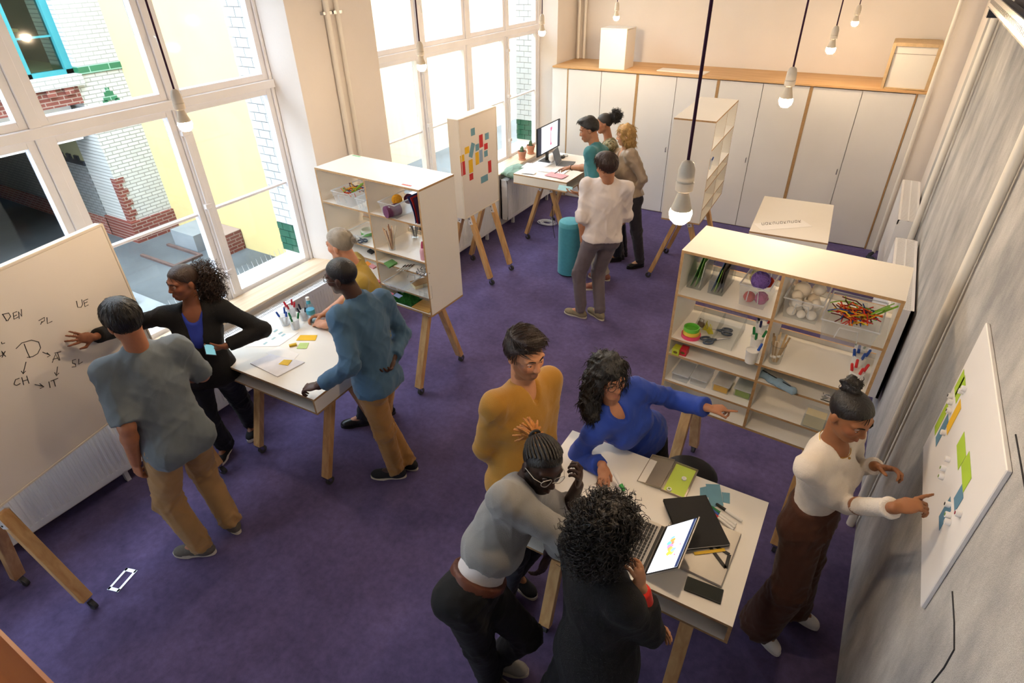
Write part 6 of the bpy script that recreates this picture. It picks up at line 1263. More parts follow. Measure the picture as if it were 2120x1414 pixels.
# phone and pen held by the woman in the cardigan
phone('smartphone', 'phone in the hand of the woman in the black cardigan', tuple(onz(434, 726, 1.185)), 0, mat('black_plastic', '#17181b'), 0.066, 0.115, rot=(R_(28), R_(-8), R_(150)), screen=mat('teal_phone_screen', '#5f8f9a', 0.2, emit=('#6fa6b2', 0.35)))
# ---- table C and sill
t = thing('monitor', 'slim computer monitor with a pink figure on screen', 'monitor', (-3.66, 7.06, ZT_), 0)
MB().box(-0.02, 0.0, -0.32, 0.32, 0.115, 0.475).build('casing', M_BLACK, t, bevel=0.003); MB().box(0.0, 0.001, -0.31, 0.31, 0.135, 0.468).build('display', mat('dark_screen_border', '#2a3040', 0.3, emit=('#2a3040', 0.3)), t)
MB().box(0.001, 0.0016, -0.215, 0.245, 0.135, 0.468).build('white_page', mat('pale_screen_page', '#dfe7f4', 0.3, emit=('#d7e2f4', 0.42)), t)
_my = Matrix(((0, 0, 1, 0), (1, 0, 0, 0), (0, 1, 0, 0), (0, 0, 0, 1)))
MB().prism([(0.03, 0.20), (0.06, 0.19), (0.075, 0.205), (0.06, 0.23), (0.052, 0.30), (0.058, 0.37), (0.085, 0.40), (0.085, 0.425), (0.03, 0.42), (0.03, 0.40), (0.045, 0.37), (0.04, 0.30), (0.042, 0.24)], 0.0016, 0.0022, mtx=_my).build('screen_figure', mat('pink_screen_figure', '#d65a7a', 0.4, emit=('#d65a7a', 0.5)), t)
MB().box(-0.035, -0.018, -0.03, 0.03, 0.0, 0.30).build('stand_neck', M_BLACK, t); MB().box(-0.10, 0.07, -0.12, 0.12, 0, 0.008).build('stand_base', M_BLACK, t, bevel=0.003)
t = thing('tablet_laptop', 'small dark laptop standing open on the monitor table', 'laptop', (-3.46, 6.98, ZT_), R_(12)); MB().box(0.0, 0.19, -0.13, 0.13, 0, 0.008).build('keyboard_base', mat('grey_key_deck', '#5d626a', 0.5), t, bevel=0.002); s = MB().box(-0.006, 0, -0.13, 0.13, 0, 0.19).build('screen_lid', mat('slate_screen', '#4a5668', 0.25), t, bevel=0.002); s.rotation_euler = (0, R_(-18), 0); s.location = (0, 0, 0.008)
for i, (px, py, a, w, d, c) in enumerate([(1107, 344, 8, .30, .21, '#e6e8ee'), (1121, 341, -4, .21, .30, '#e0e6f0'), (1142, 352, 6, .30, .21, '#f0e6ea'), (1160, 352, 3, .21, .30, '#eeeef2'), (1152, 363, -6, .26, .16, '#e6a3ac'), (1094, 357, 12, .18, .10, '#dfe3ee')]):
    p = onz(px, py, ZT_ + 0.002 * i); tag(put(MB().box(-w / 2, w / 2, -d / 2, d / 2, 0, 0.0018).build('printout', mat('printout_' + c, c, 0.8)), p, R_(a)), ['pale printout left of the dark laptop', 'blue-white printout below the monitor', 'pinkish printout under the reaching hand', 'white printout at the table edge by the teal shirt', 'pink folder sheet nearest the table front', 'small pale sheet at the left front corner of the monitor table'][i], 'paper', 'papers on the monitor table')
p = onz(1136, 327, ZT_ + 0.05) + np.array([0.05, 0, 0]); b = MB(); b.ball((0, 0, 0), (0.045, 0.05, 0.05), 14); tag(put(b.build('paper_roll', M_PAPER, smooth=True), p), 'crumpled white paper ball below the monitor', 'paper ball')
b = MB(); b.tube([(0, 0, 0.01), (0.05, 0.02, 0.012), (0.09, -0.01, 0.01), (0.12, 0.03, 0.01), (0.10, 0.08, 0.01), (0.03, 0.06, 0.01)], 0.004, 6); tag(put(b.build('desk_cable', M_BLACK), (-3.62, 7.28, ZT_)), 'loose black cable behind the dark laptop', 'cable')
t = thing('desk_mouse', 'black computer mouse at the back of the monitor table', 'mouse', tuple(onz(1165, 327, ZT_))); MB().ball((0, 0, 0.012), (0.03, 0.055, 0.018), 12).build('shell', M_BLACK, t, smooth=True); MB().cone((0, 0.02, 0.028), (0, 0.035, 0.026), 0.004, 0.004, 6).build('wheel', M_RUBBER, t)
def cactus_pot(p, label, sc, n):
    t = thing('potted_cactus', label, 'plant', tuple(p)); M_TC = mat('terracotta', '#c98d72', 0.8, 0.06, 20)
    MB().lathe([(0, 0), (0.052 * sc, 0), (0.056 * sc, 0.012), (0.050 * sc, 0.014)], 20).build('saucer', M_TC, t, smooth=True)
    MB().lathe([(0.042 * sc, 0.012), (0.058 * sc, 0.095 * sc), (0.064 * sc, 0.097 * sc), (0.066 * sc, 0.125 * sc), (0.060 * sc, 0.125 * sc), (0.058 * sc, 0.11 * sc)], 20).build('flowerpot', M_TC, t, smooth=True)
    MB().lathe([(0.058 * sc, 0.112 * sc), (0, 0.116 * sc)], 16).build('soil', mat('dark_soil', '#3a302a', 0.95, 0.2, 60), t)
    for k in range(n):
        a = k * 2.4; x, y = 0.024 * sc * math.cos(a) * (k > 0), 0.024 * sc * math.sin(a) * (k > 0); h = (0.085 - 0.02 * k) * sc; b = MB(); m_ = 20; pr = [(0.016, 0.0), (0.020, 0.25), (0.020, 0.6), (0.014, 0.88), (0.0, 1.0)]
        v = []; f = []
        for r, z in pr:
            for i in range(m_): rr = r * sc * (1 + 0.14 * (1 if i % 2 else -1)); v.append((x + rr * math.cos(6.283 * i / m_), y + rr * math.sin(6.283 * i / m_), 0.112 * sc + z * h))
        for i in range(len(pr) - 1):
            for j in range(m_): f.append((i * m_ + j, i * m_ + (j + 1) % m_, (i + 1) * m_ + (j + 1) % m_, (i + 1) * m_ + j))
        b.add(v, f); b.build('cactus_stem', mat('cactus_green', '#5d7a5c', 0.7, 0.1, 40), t, smooth=True)
cactus_pot((-4.31, 7.47, 0.766), 'nearer terracotta cactus pot on the far window sill', 1.0, 3); cactus_pot((-4.35, 7.80, 0.766), 'farther terracotta cactus pot on the far window sill', 1.0, 2)
cv = Vox((-0.35, -0.35, -0.15), (0.35, 0.35, 0.2), 0.009); cv.ell((0, 0, 0.0), (0.20, 0.22, 0.075), None, 0.02)
for sx in (-1, 1):
    for sy in (-1, 1): cv.cap((0, 0, 0), (sx * 0.17, sy * 0.20, -0.01), 0.06, 0.014, 0.06)
V_, F_ = cv.mesh(); V_ = folds(V_, F_, 0.006, 45, 3, (), 0.1, 0.6); o = mesh_obj('cushion', V_, F_, cloth('sage_green_cushion', '#7f9c8e'), None); put(o, (-4.06, 6.95, 0.765), rot=(0, R_(6), 0)); tag(o, 'sage green cushion lying on the far radiator', 'cushion')
b = MB()
for k in range(9):
    r = 0.05 + 0.012 * (k % 5); b.tube([(r * 1.5 * math.cos(a + k) + 0.01 * (k % 3), r * math.sin(a + k), 0.008 + 0.003 * k) for a in np.linspace(0, 6.28, 22)], 0.0035, 5)
tag(put(b.build('cable_coil', M_WHITE), onz(1131, 463)), 'coil of thin white cable on the carpet under the monitor table', 'cable')
tag(MB().tube([(-3.45, 6.75, 0.80), (-3.44, 6.76, 0.4), (-3.40, 6.72, 0.15), (-3.36, 6.70, 0.02)], 0.004, 6).build('power_cable', M_BLACK), 'black power cable hanging below the monitor table', 'cable')
# teal-shirted man's pen and blue card
A = PEOPLE['teal'][1]['wr_r']; marker(A + np.array([-0.10, 0.0, -0.03]), (-0.75, -0.1, -0.5), '#26262c', 'dark pen in the hand of the teal-shirted man', 0.12, 0.005)
A = PEOPLE['teal'][1]['wr_l']; tag(put(MB().box(-0.08, 0.08, -0.055, 0.055, 0, 0.002).build('blue_card', mat('pale_cyan_card', '#9cc8d2', 0.7)), A + np.array([-0.19, 0.02, 0.03]), rot=(R_(10), R_(8), R_(20))), 'pale blue card held by the teal-shirted man', 'card')
# ---- name strip on table F
o = flat('paper_strip', [(1560, 463), (1576, 477), (1682, 469), (1660, 455)], ZT_, 0.001, M_PAPER, 'long white paper strip with grey lettering on the rear table', 'paper strip'); c0 = np.array(o.location)
for i in range(11):
    px, py = 1580 + i * 7.6, 463.5 - i * 0.55; w = 4.2; q = [onz(px - w / 2, py + 2.4, ZT_ + 0.001), onz(px + w / 2, py + 2.0, ZT_ + 0.001), onz(px + w / 2 - 0.6, py - 2.4, ZT_ + 0.001), onz(px - w / 2 - 0.6, py - 2.0, ZT_ + 0.001)]; b = MB()
    k = (i * 7) % 4; seg = [[(0, 1), (1, 2), (3, 0)], [(0, 3), (3, 2), (1, 2)], [(0, 3), (0, 1), (0, 2)], [(1, 2), (2, 3), (0, 1), (0, 3)]][k]
    for a, d in seg: b.tube([tuple(q[a] - c0), tuple(q[d] - c0)], 0.003, 4)
    b.build('grey_letter', mat('grey_lettering', '#8f8a86', 0.8), o)
# ---- wall board notes and magnets
def wall_note(y, z, w, h, c, label):
    o = MB().box(-0.0004, 0.0004, -w / 2, w / 2, -h / 2, h / 2).build('sticky_note', NOTE[c]); o.location = (0.6030, y, z); tag(o, label, 'sticky note', 'notes on the felt wall board')
NOTE['w'] = mat('wall_blue_note', '#5f8aa6', 0.8, 0.04)
wall_note(2.655, 1.735, .075, .10, 'g', 'topmost green note on the felt wall board'); wall_note(2.60, 1.74, .075, .10, 'g', 'green note overlapping the topmost one on the wall board'); wall_note(2.66, 1.535, .07, .15, 'g', 'upright green note left in the upper group on the wall board'); wall_note(2.565, 1.54, .07, .14, 'w', 'upright blue note in the upper group on the wall board'); wall_note(2.50, 1.663, .07, .145, 'y', 'yellow note on the felt wall board')
wall_note(2.215, 1.715, .15, .072, 'g', 'upper one of two long green notes on the wall board'); wall_note(2.06, 1.745, .15, .072, 'g', 'lower one of two long green notes on the wall board'); wall_note(1.995, 1.672, .075, .075, 'w', 'blue note beside the pointing finger'); wall_note(2.035, 1.55, .075, .11, 'w', 'blue note below the pointing hand')
MAGS = [(2.53, 1.79, 'beside the topmost green notes'), (2.545, 1.765, 'just under the topmost green notes'), (2.66, 1.66, 'highest in the cluster above the yellow note'), (2.62, 1.655, 'middle of the cluster above the yellow note'), (2.575, 1.64, 'lowest in the cluster above the yellow note'), (2.50, 1.575, 'at the foot of the blue note'), (2.28, 1.61, 'upper one of the three stray magnets'), (2.275, 1.565, 'middle one of the three stray magnets'), (2.245, 1.545, 'lowest one of the three stray magnets'), (2.03, 1.60, 'with a dark ring under the finger'), (1.975, 1.60, 'with a green ring under the hand'), (1.945, 1.595, 'small, lowest under the hand'), (1.90, 1.685, 'with a crimson ring near the board edge')]
for i, (y, z, w) in enumerate(MAGS):
    c = M_BLACK if i in (2, 4, 9) else (mat('leaf_green', '#7a9a4a') if i in (7, 8, 10) else (mat('crimson_print', '#8e2344', 0.5) if i == 12 else M_PIPE))
    disc_magnet((0.6036, y, z), 'white round magnet on the wall board, ' + w, c, 'magnets on the felt wall board', 0.012, (0, R_(-90), 0), 0.016)
# ================================================================== shelf contents
SR, SL, S3 = R_(-3.4), R_(-2.2), R_(92)
F1, F2, F3, F4, F5 = 1.6145, 1.3115, 1.1965, 0.9915, 0.8385
def tub(p, rz, w, d, h, label, m=M_TUB):
    """open tapered plastic box with a rim lip and moulded handle frames"""
    t = thing('plastic_tub', label, 'tub', tuple(p), rz); k = 0.86; b = MB()
    lo_ = [(-w / 2 * k, -d / 2 * k), (w / 2 * k, -d / 2 * k), (w / 2 * k, d / 2 * k), (-w / 2 * k, d / 2 * k)]; hi_ = [(-w / 2, -d / 2), (w / 2, -d / 2), (w / 2, d / 2), (-w / 2, d / 2)]
    b.add([(x, y, 0.001) for x, y in lo_] + [(x, y, h) for x, y in hi_], [(0, 1, 2, 3), (0, 1, 5, 4), (1, 2, 6, 5), (2, 3, 7, 6), (3, 0, 4, 7)]); b.build('shell', m, t)
    MB().tube([(x * 1.01, y * 1.01, h) for x, y in hi_], 0.005, 6, closed=True).build('rim', M_TUBR, t)
    for s in (-1, 1):
        y = s * d / 2 * 0.985; MB().tube([(-w * 0.2, y * 0.90, h * 0.25), (-w * 0.16, y, h * 0.8), (w * 0.16, y, h * 0.8), (w * 0.2, y * 0.90, h * 0.25)], 0.003, 5).build('handle', M_TUBR, t)
    return t
M_TUBR = glassy('milky_rim_plastic', '#eef2f6', 0.8, 0.2, 0.6)
def yarn(p, r, c, label):
    t = thing('yarn_ball', label, 'yarn', tuple(p), rot=(RG.random() * 3, RG.random() * 3, 0)); m = mat('yarn_' + c, c, 0.95, 0.15, 90, 0.4, 250); MB().ball((0, 0, 0), r * 0.95, 14).build('core', m, t, smooth=True); b = MB()
    for k in range(14):
        a, e = RG.random() * 3.14, RG.random() * 3.14; M_ = Matrix.Rotation(a, 3, 'X') @ Matrix.Rotation(e, 3, 'Y'); o_ = RG.uniform(-0.5, 0.5) * r; q = math.sqrt(r * r - o_ * o_)
        b.tube([M_ @ Vector((q * math.cos(x), q * math.sin(x), o_)) for x in np.linspace(0, 6.283, 18, endpoint=False)], r * 0.06, 5, closed=True)
    b.build('wound_strands', m, t, smooth=True); return t
def pipe_cleaners(p, w, d, label, n=46, L=0.13):
    b = MB(); cs = ['#c02a1c', '#d9601c', '#7fb03a', '#26427e', '#d9a52a', '#5a1c20', '#b3342a']
    for i in range(n):
        x, y = RG.uniform(-w / 2, w / 2), RG.uniform(-d / 2, d / 2); a = RG.uniform(0, 6.28); dx, dy = math.cos(a) * L * 0.5, math.sin(a) * L * 0.35; zz = RG.uniform(0, 0.05); b.tube([(x - dx, y - dy, zz + RG.uniform(-0.01, 0.02)), (x - dx * 0.4, y, zz + 0.02), (x + dx * 0.4, y + dy * 0.3, zz + RG.uniform(0, 0.03)), (x + dx, y + dy, zz + RG.uniform(0, 0.05))], 0.0032, 5, mi=i % len(cs))
    for i in range(5): x, y = RG.uniform(0, w / 2), RG.uniform(-0.03, 0.03); b.tube([(x, y, 0.02), (x + 0.06, y + 0.02, 0.07), (x + 0.11, y + 0.03, 0.11)], 0.0028, 5, mi=2)
    o = b.build('pipe_cleaners', [mat('chenille_' + c, c, 0.95) for c in cs]); o.location = tuple(p); tag(o, label, 'pipe cleaners', kind='stuff')
def spot(px, py, z, back): p = onz(px, py, z); return p + np.array([0.0, back, 0.0])
# right unit, top row
tub(spot(1555, 640, F1, 0.15), SR, 0.155, 0.30, 0.135, 'clear tub of yarn balls in the right shelf unit'); q = spot(1555, 640, F1, 0.15)
yarn(q + np.array([0.005, -0.055, 0.138]), 0.050, '#7a5ea6', 'purple yarn ball on top of the yarn tub'); yarn(q + np.array([-0.018, 0.055, 0.10]), 0.050, '#d9cf9a', 'pale yellow yarn ball in the yarn tub'); yarn(q + np.array([-0.032, -0.085, 0.040]), 0.030, '#c9504a', 'coral yarn ball at the bottom of the yarn tub'); yarn(q + np.array([0.031, -0.08, 0.045]), 0.036, '#b0487e', 'magenta yarn ball at the bottom of the yarn tub'); yarn(q + np.array([0.04, 0.0, 0.11]), 0.03, '#c83a20', 'orange-red yarn ball at the edge of the yarn tub')
q = spot(1655, 668, F1, 0.15); tub(q, SR, 0.19, 0.30, 0.125, 'clear tub of white foam balls in the right shelf unit')
fb = tag(MB().ball((0, 0, 0), 1.0, 14).build('foam_ball', mat('white_foam', '#efe6d8', 0.9, 0.03), smooth=True), 'white foam craft ball', 'foam ball', 'white foam balls in the tub'); k_ = 0
FB = [(-0.055, -0.09, 0.028, .026), (-0.005, -0.10, 0.025, .023), (0.045, -0.095, 0.028, .026), (-0.03, -0.05, 0.03, .027), (0.03, -0.045, 0.03, .026), (-0.055, 0.0, 0.032, .03), (0.0, 0.0, 0.032, .03), (0.05, 0.01, 0.032, .029), (-0.04, -0.075, 0.075, .028), (0.015, -0.075, 0.072, .026), (0.05, -0.05, 0.078, .027), (-0.05, 0.06, 0.04, .036), (0.03, 0.07, 0.04, .036), (-0.035, 0.03, 0.105, .045), (0.045, 0.06, 0.115, .036), (-0.05, -0.02, 0.09, .03)]
for x, y, z, r in FB:
    o = fb if k_ == 0 else dup(fb); k_ += 1; o.location = (q[0] + x, q[1] + y, q[2] + z); o.scale = (r, r, r)
    o['label'] = 'white foam craft ball in the tub of the right shelf unit'
q = spot(1752, 706, F1, 0.10); tub(q, SR, 0.255, 0.34, 0.125, 'clear tub of pipe cleaners jutting over the right shelf edge'); pipe_cleaners(q + np.array([0, -0.02, 0.085]), 0.13, 0.16, 'tangle of coloured pipe cleaners in the jutting tub', 70)
b = MB(); b.box(-0.1, 0.1, -0.1, 0.1, 0, 0.06); o = None
def holder(p, rz, w, label, sheets, hgt=0.235):
    t = thing('file_holder', label, 'file holder', tuple(p), rz)
    for s in (-1, 1): MB().prism([(-0.12, 0), (0.12, 0), (0.12, hgt), (0.02, hgt), (-0.12, 0.08)], s * w / 2 - 0.0015, s * w / 2 + 0.0015, mtx=Matrix(((0, 0, 1, 0), (1, 0, 0, 0), (0, 1, 0, 0), (0, 0, 0, 1)))).build('side_sheet', M_ACRYL, t)
    MB().box(-w / 2, w / 2, -0.12, 0.12, 0, 0.003).build('floor_sheet', M_ACRYL, t); MB().box(-w / 2, w / 2, -0.122, -0.119, 0, 0.08).build('front_sheet', M_ACRYL, t)
    for i, (c, lb, hh) in enumerate(sheets):
        x = -w / 2 + w * (i + 0.7) / (len(sheets) + 0.4); o = MB().box(-0.0012, 0.0012, -0.105, 0.105, 0, hh).build('paper_folder', mat('folder_' + c, c, 0.6, 0.05)); o.location = (p[0] + x, p[1] + 0.005, p[2] + 0.004); o.rotation_euler = (0, R_(13 - 4 * i), rz); tag(o, lb, 'folder')
holder(spot(1437, 600, F1, 0.13), SR, 0.085, 'clear file holder of green folders at the left end of the right shelf unit', [('#3f8f4a', 'dark green folder in the first file holder', 0.22), ('#79b45a', 'light green folder in the first file holder', 0.21), ('#d9d6c8', 'white folder in the first file holder', 0.17)])
holder(spot(1481, 612, F1, 0.13), SR, 0.085, 'clear file holder of dark folders next to the yarn tub', [('#3d6a92', 'blue folder in the second file holder', 0.22), ('#8fc24a', 'lime folder in the second file holder', 0.15), ('#4a3c34', 'dark brown folder in the second file holder', 0.19), ('#2c2a2a', 'black folder in the second file holder', 0.14)])
# right unit, second row
def tape_roll(p, r, c, label): return tag(put(MB().lathe([(r - 0.006, 0), (r, 0), (r, 0.022), (r - 0.006, 0.022), (r - 0.006, 0)], 28).build('tape_roll', mat('tape_roll_' + c, c, 0.5), smooth=True), p), label, 'tape')
q = spot(1424, 706, F2, 0.06); tape_roll(q, 0.058, '#d9476a', 'pink tape roll, lowest of the three stacked rolls'); tape_roll(q + np.array([0.0, 0, 0.0225]), 0.050, '#e6c34a', 'yellow tape roll in the middle of the stacked rolls'); tape_roll(q + np.array([-0.003, 0.003, 0.045]), 0.047, '#6cc044', 'green tape roll on top of the stacked rolls')
for i, (dx, dy, c, lb) in enumerate([(0.055, 0.13, '#b8b43a', 'olive bulldog clip behind the tape rolls'), (0.09, 0.10, '#cfc83c', 'yellow bulldog clip behind the tape rolls'), (0.02, 0.15, '#6a5a4c', 'brown bulldog clip behind the tape rolls')]):
    b = MB(); b.prism([(-0.016, 0), (0.016, 0), (0.004, 0.028), (-0.004, 0.028)], -0.02, 0.02, mtx=Matrix(((1, 0, 0, 0), (0, 0, 1, 0), (0, 1, 0, 0), (0, 0, 0, 1)))); b.tube([(0, -0.012, 0.02), (0, -0.014, 0.05), (0, 0.014, 0.05), (0, 0.012, 0.02)], 0.0025, 5); tag(put(b.build('bulldog_clip', mat('clip_' + c, c, 0.5)), q + np.array([dx, dy, 0]), 0.6 * i), lb, 'clip')
t = thing('acrylic_organizer', 'clear acrylic divider tray with scissors in the right shelf unit', 'organizer', tuple(spot(1470, 716, F2, 0.15)), SR)
for x in (-0.13, 0.0, 0.13): MB().prism([(-0.14, 0), (0.14, 0), (0.14, 0.10), (-0.14, 0.02)], x - 0.0015, x + 0.0015, mtx=Matrix(((0, 0, 1, 0), (1, 0, 0, 0), (0, 1, 0, 0), (0, 0, 0, 1)))).build('divider_sheet', M_ACRYL, t)
MB().box(-0.13, 0.13, 0.138, 0.141, 0, 0.10).build('back_sheet', M_ACRYL, t); MB().box(-0.13, 0.13, -0.14, 0.14, -0.0005, 0.0015).build('floor_sheet', M_ACRYL, t)
def scissors(p, rz, label, z=0.006):
    t = thing('scissors', label, 'scissors', tuple(p), rz); M_H = mat('slate_blue_handle', '#3d4a5e', 0.45)
    for s in (-1, 1):
        MB().tube([(s * 0.022 + 0.016 * math.cos(a), -0.055 + 0.028 * math.sin(a), z + 0.003) for a in np.linspace(0, 6.283, 18, endpoint=False)], 0.0065, 6, closed=True).build('handle_loop', M_H, t, smooth=True)
        MB().tube([(s * 0.014, -0.03, z + 0.003), (-s * 0.002, 0.005, z + 0.003)], 0.0055, 6).build('handle_shank', M_H, t, smooth=True)
        MB().prism([(-s * 0.006, 0.0), (s * 0.004, 0.0), (s * 0.001, 0.095)] if s > 0 else [(0.001, 0.0), (0.009, 0.0), (0.0, 0.095)], z + (0.002 if s > 0 else 0), z + (0.004 if s > 0 else 0.002)).build('blade', M_STEEL, t)
    MB().cone((0, 0.006, z), (0, 0.006, z + 0.006), 0.004, 0.004, 8).build('pivot', M_STEEL, t)
scissors(spot(1477, 712, F2, 0.04), R_(-52), 'nearer blue-handled scissors in the divider tray'); scissors(spot(1481, 695, F2, 0.05), R_(100), 'farther blue-handled scissors in the divider tray', 0.01)
def marker_cup(p, label, cs, r=0.036, h=0.10, m=None):
    pot(p, label, r, h, m)
    for k, (c, nm) in enumerate(cs):
        a = 6.28 * k / len(cs) + 0.4; marker(p + np.array([math.cos(a) * r * 0.3, math.sin(a) * r * 0.3, 0.006]), (math.cos(a) * 0.25, math.sin(a) * 0.25, 1), c, '%s marker in the %s' % (nm, (label.split(' in the ')[0].replace('clear ', '').replace('white ', '') + (' at the ' + label.split(', ')[1] if ', ' in label else ''))), 0.128, 0.0075, 'markers in shelf cups')
marker_cup(spot(1549, 757, F2, 0.04), 'white front pen cup in the right shelf unit, left half', [('#2450a8', 'blue')], 0.036, 0.085, mat('white_cup', '#e4e2de', 0.4)); marker_cup(spot(1556, 736, F2, 0.08), 'white middle pen cup in the right shelf unit, left half', [('#1d7a40', 'green'), ('#1d7a40', 'green'), ('#1d7a40', 'green')], 0.036, 0.09, mat('white_cup', '#e4e2de')); marker_cup(spot(1563, 716, F2, 0.12), 'white rear pen cup in the right shelf unit, left half', [('#c8342c', 'red'), ('#22222c', 'black'), ('#2c2c6a', 'navy')], 0.036, 0.10, mat('white_cup', '#e4e2de'))
def stick_jar(p, label, n, r, h, cs, L=0.19, pebbles=False):
    pot(p, label, r, h, glassy('jar_glass', '#f4f6f6', 0.8, 0.03, 0.05), name='glass_jar')
    for i in range(n):
        a = RG.uniform(0, 6.28); d = unit((math.cos(a) * 0.22, math.sin(a) * 0.22, 1)); q_ = Vector((0, 0, 1)).rotation_difference(Vector(d)); o = MB().box(-0.005, 0.005, -0.001, 0.001, 0, L * RG.uniform(0.85, 1.05)).build('craft_stick', mat('stick_' + cs[i % len(cs)], cs[i % len(cs)], 0.7, 0.08)); o.location = (p[0] + math.cos(a) * r * 0.3, p[1] + math.sin(a) * r * 0.3, p[2] + 0.006 + 0.0006 * i); o.rotation_euler = q_.to_euler(); tag(o, 'thin wooden craft stick in the ' + label.split(' in ')[0], 'stick', 'craft sticks in the ' + label.split(' in ')[0])
    if pebbles:
        for i in range(7): o = MB().ball((0, 0, 0), (0.014, 0.012, 0.011), 8).build('white_pebble', mat('white_foam', '#efe6d8'), smooth=True); a = i * 1.1; o.location = (p[0] + 0.02 * math.cos(a) * (i > 0), p[1] + 0.02 * math.sin(a) * (i > 0), p[2] + 0.016 + 0.008 * i); tag(o, 'white pebble at the bottom of the glass stick jar', 'pebble', 'pebbles in the glass jar')
stick_jar(spot(1600, 757, F2, 0.04), 'glass jar of wooden sticks in the right half of the right shelf unit', 14, 0.040, 0.125, ['#c9a878', '#d9c6a6', '#b89a72'], 0.17, True)
marker_cup(spot(1778, 803, F2, 0.03) + np.array([-0.03, 0, 0]), 'white front pen cup in the right shelf unit, right end', [('#cc2a2c', 'red')] * 4, 0.036, 0.085, mat('white_cup', '#e4e2de')); marker_cup(spot(1783, 782, F2, 0.08) + np.array([-0.035, 0, 0]), 'white middle pen cup in the right shelf unit, right end', [('#2450a8', 'blue')] * 4, 0.036, 0.09, mat('white_cup', '#e4e2de')); marker_cup(spot(1788, 766, F2, 0.12) + np.array([-0.04, 0, 0]), 'white rear pen cup in the right shelf unit, right end', [('#15704a', 'green')] * 4, 0.036, 0.10, mat('white_cup', '#e4e2de'))
# right unit, lower rows
for px, c, lb in ((1396, '#b5b832', 'small yellow-green carton on the narrow shelf'), (1411, '#c42e38', 'small red carton with an oval label on the narrow shelf')):
    t = thing('small_carton', lb, 'carton', tuple(spot(px, 738 + (px - 1396) * 0.1, F3, 0.045)), SR); MB().box(-0.022, 0.022, -0.03, 0.03, 0, 0.045).build('box', mat('carton_' + c, c, 0.5), t, bevel=0.001)
    MB().prism([(0.014 * math.cos(a), 0.022 + 0.009 * math.sin(a)) for a in np.linspace(0, 6.28, 14, endpoint=False)], 0.030, 0.0308, mtx=Matrix(((1, 0, 0, 0), (0, 0, -1, 0), (0, 1, 0, 0), (0, 0, 0, 1)))).build('oval_label', mat('label_violet', '#e6e0f0' if px > 1400 else '#6a5a1c', 0.5), t)
t = thing('zip_pouch', 'blue-grey zip pouch lying on the narrow shelf', 'pouch', tuple(spot(1603, 808, F3, 0.06) + np.array([0, 0, 0.018])), R_(-26)); pv = Vox((-0.15, -0.07, -0.05), (0.15, 0.07, 0.05), 0.006); pv.cap((-0.10, 0, 0), (0.10, 0, 0), 0.022, 0.024, 0.01); pv.ell((0, 0, -0.004), (0.115, 0.032, 0.016), None, 0.01); V_, F_ = pv.mesh(); V_ = folds(V_, F_, 0.004, 90, 1, (), 0.1, 0.8); mesh_obj('fabric', V_, F_, cloth('blue_grey_canvas', '#7f97a8'), t); MB().box(-0.10, 0.10, -0.003, 0.003, 0.021, 0.024).build('zip', M_DSTEEL, t)
def lid_box(p, rz, w, d, h, c, label):
    t = thing('lidded_box', label, 'box', tuple(p), rz); b = MB(); b.box(-w / 2, w / 2, -d / 2, d / 2, 0.001, h); b.build('clear_body', M_TUB, t, bevel=0.004); MB().box(-w / 2 - 0.004, w / 2 + 0.004, -d / 2 - 0.004, d / 2 + 0.004, h, h + 0.008).build('clear_lid', M_TUBR, t, bevel=0.002)
    if c: MB().box(-w / 2 + 0.008, w / 2 - 0.008, -d / 2 + 0.008, d / 2 - 0.008, 0.004, h * 0.8).build('paper_stack', mat('stack_' + c, c, 0.7, 0.05), t)
lid_box(spot(1490, 815, F4, 0.09), SR, 0.10, 0.17, 0.055, '#d9a71e', 'clear box of yellow paper squares on the lower shelf'); lid_box(spot(1535, 826, F4, 0.09), SR, 0.10, 0.17, 0.055, '#7f9e26', 'clear box of green paper squares on the lower shelf'); lid_box(spot(1404, 796, F4, 0.11), SR, 0.10, 0.16, 0.05, None, 'empty clear box at the left end of the lower shelf'); lid_box(spot(1442, 806, F4, 0.11), SR, 0.10, 0.16, 0.05, None, 'empty clear box beside the yellow paper box')
t = thing('acrylic_stand', 'clear acrylic stand with cream cards behind the cream-topped woman', 'card stand', tuple(spot(1680, 892, F4, 0.06)), SR); MB().box(-0.06, 0.06, -0.045, 0.045, 0, 0.003).build('base_sheet', M_ACRYL, t); MB().box(-0.06, 0.06, -0.045, -0.042, 0.003, 0.09).build('front_sheet', M_ACRYL, t); MB().box(-0.06, 0.06, 0.04, 0.043, 0.003, 0.10).build('back_sheet', M_ACRYL, t); MB().box(-0.052, 0.052, -0.035, 0.03, 0.004, 0.085).build('card_stack', mat('cream_card', '#e6d9b4', 0.7), t)
b = MB()
for i in range(9): b.tube([(RG.uniform(-.03, .03), RG.uniform(-.03, .03), 0.004 + 0.003 * i), (RG.uniform(-.03, .03), RG.uniform(-.03, .03), 0.01 + 0.003 * i)], 0.003, 5)
tag(put(b.build('metal_clips', M_STEEL), spot(1708, 838, F3, 0.05)), 'small heap of metal clips on the narrow shelf', 'clips', kind='stuff')
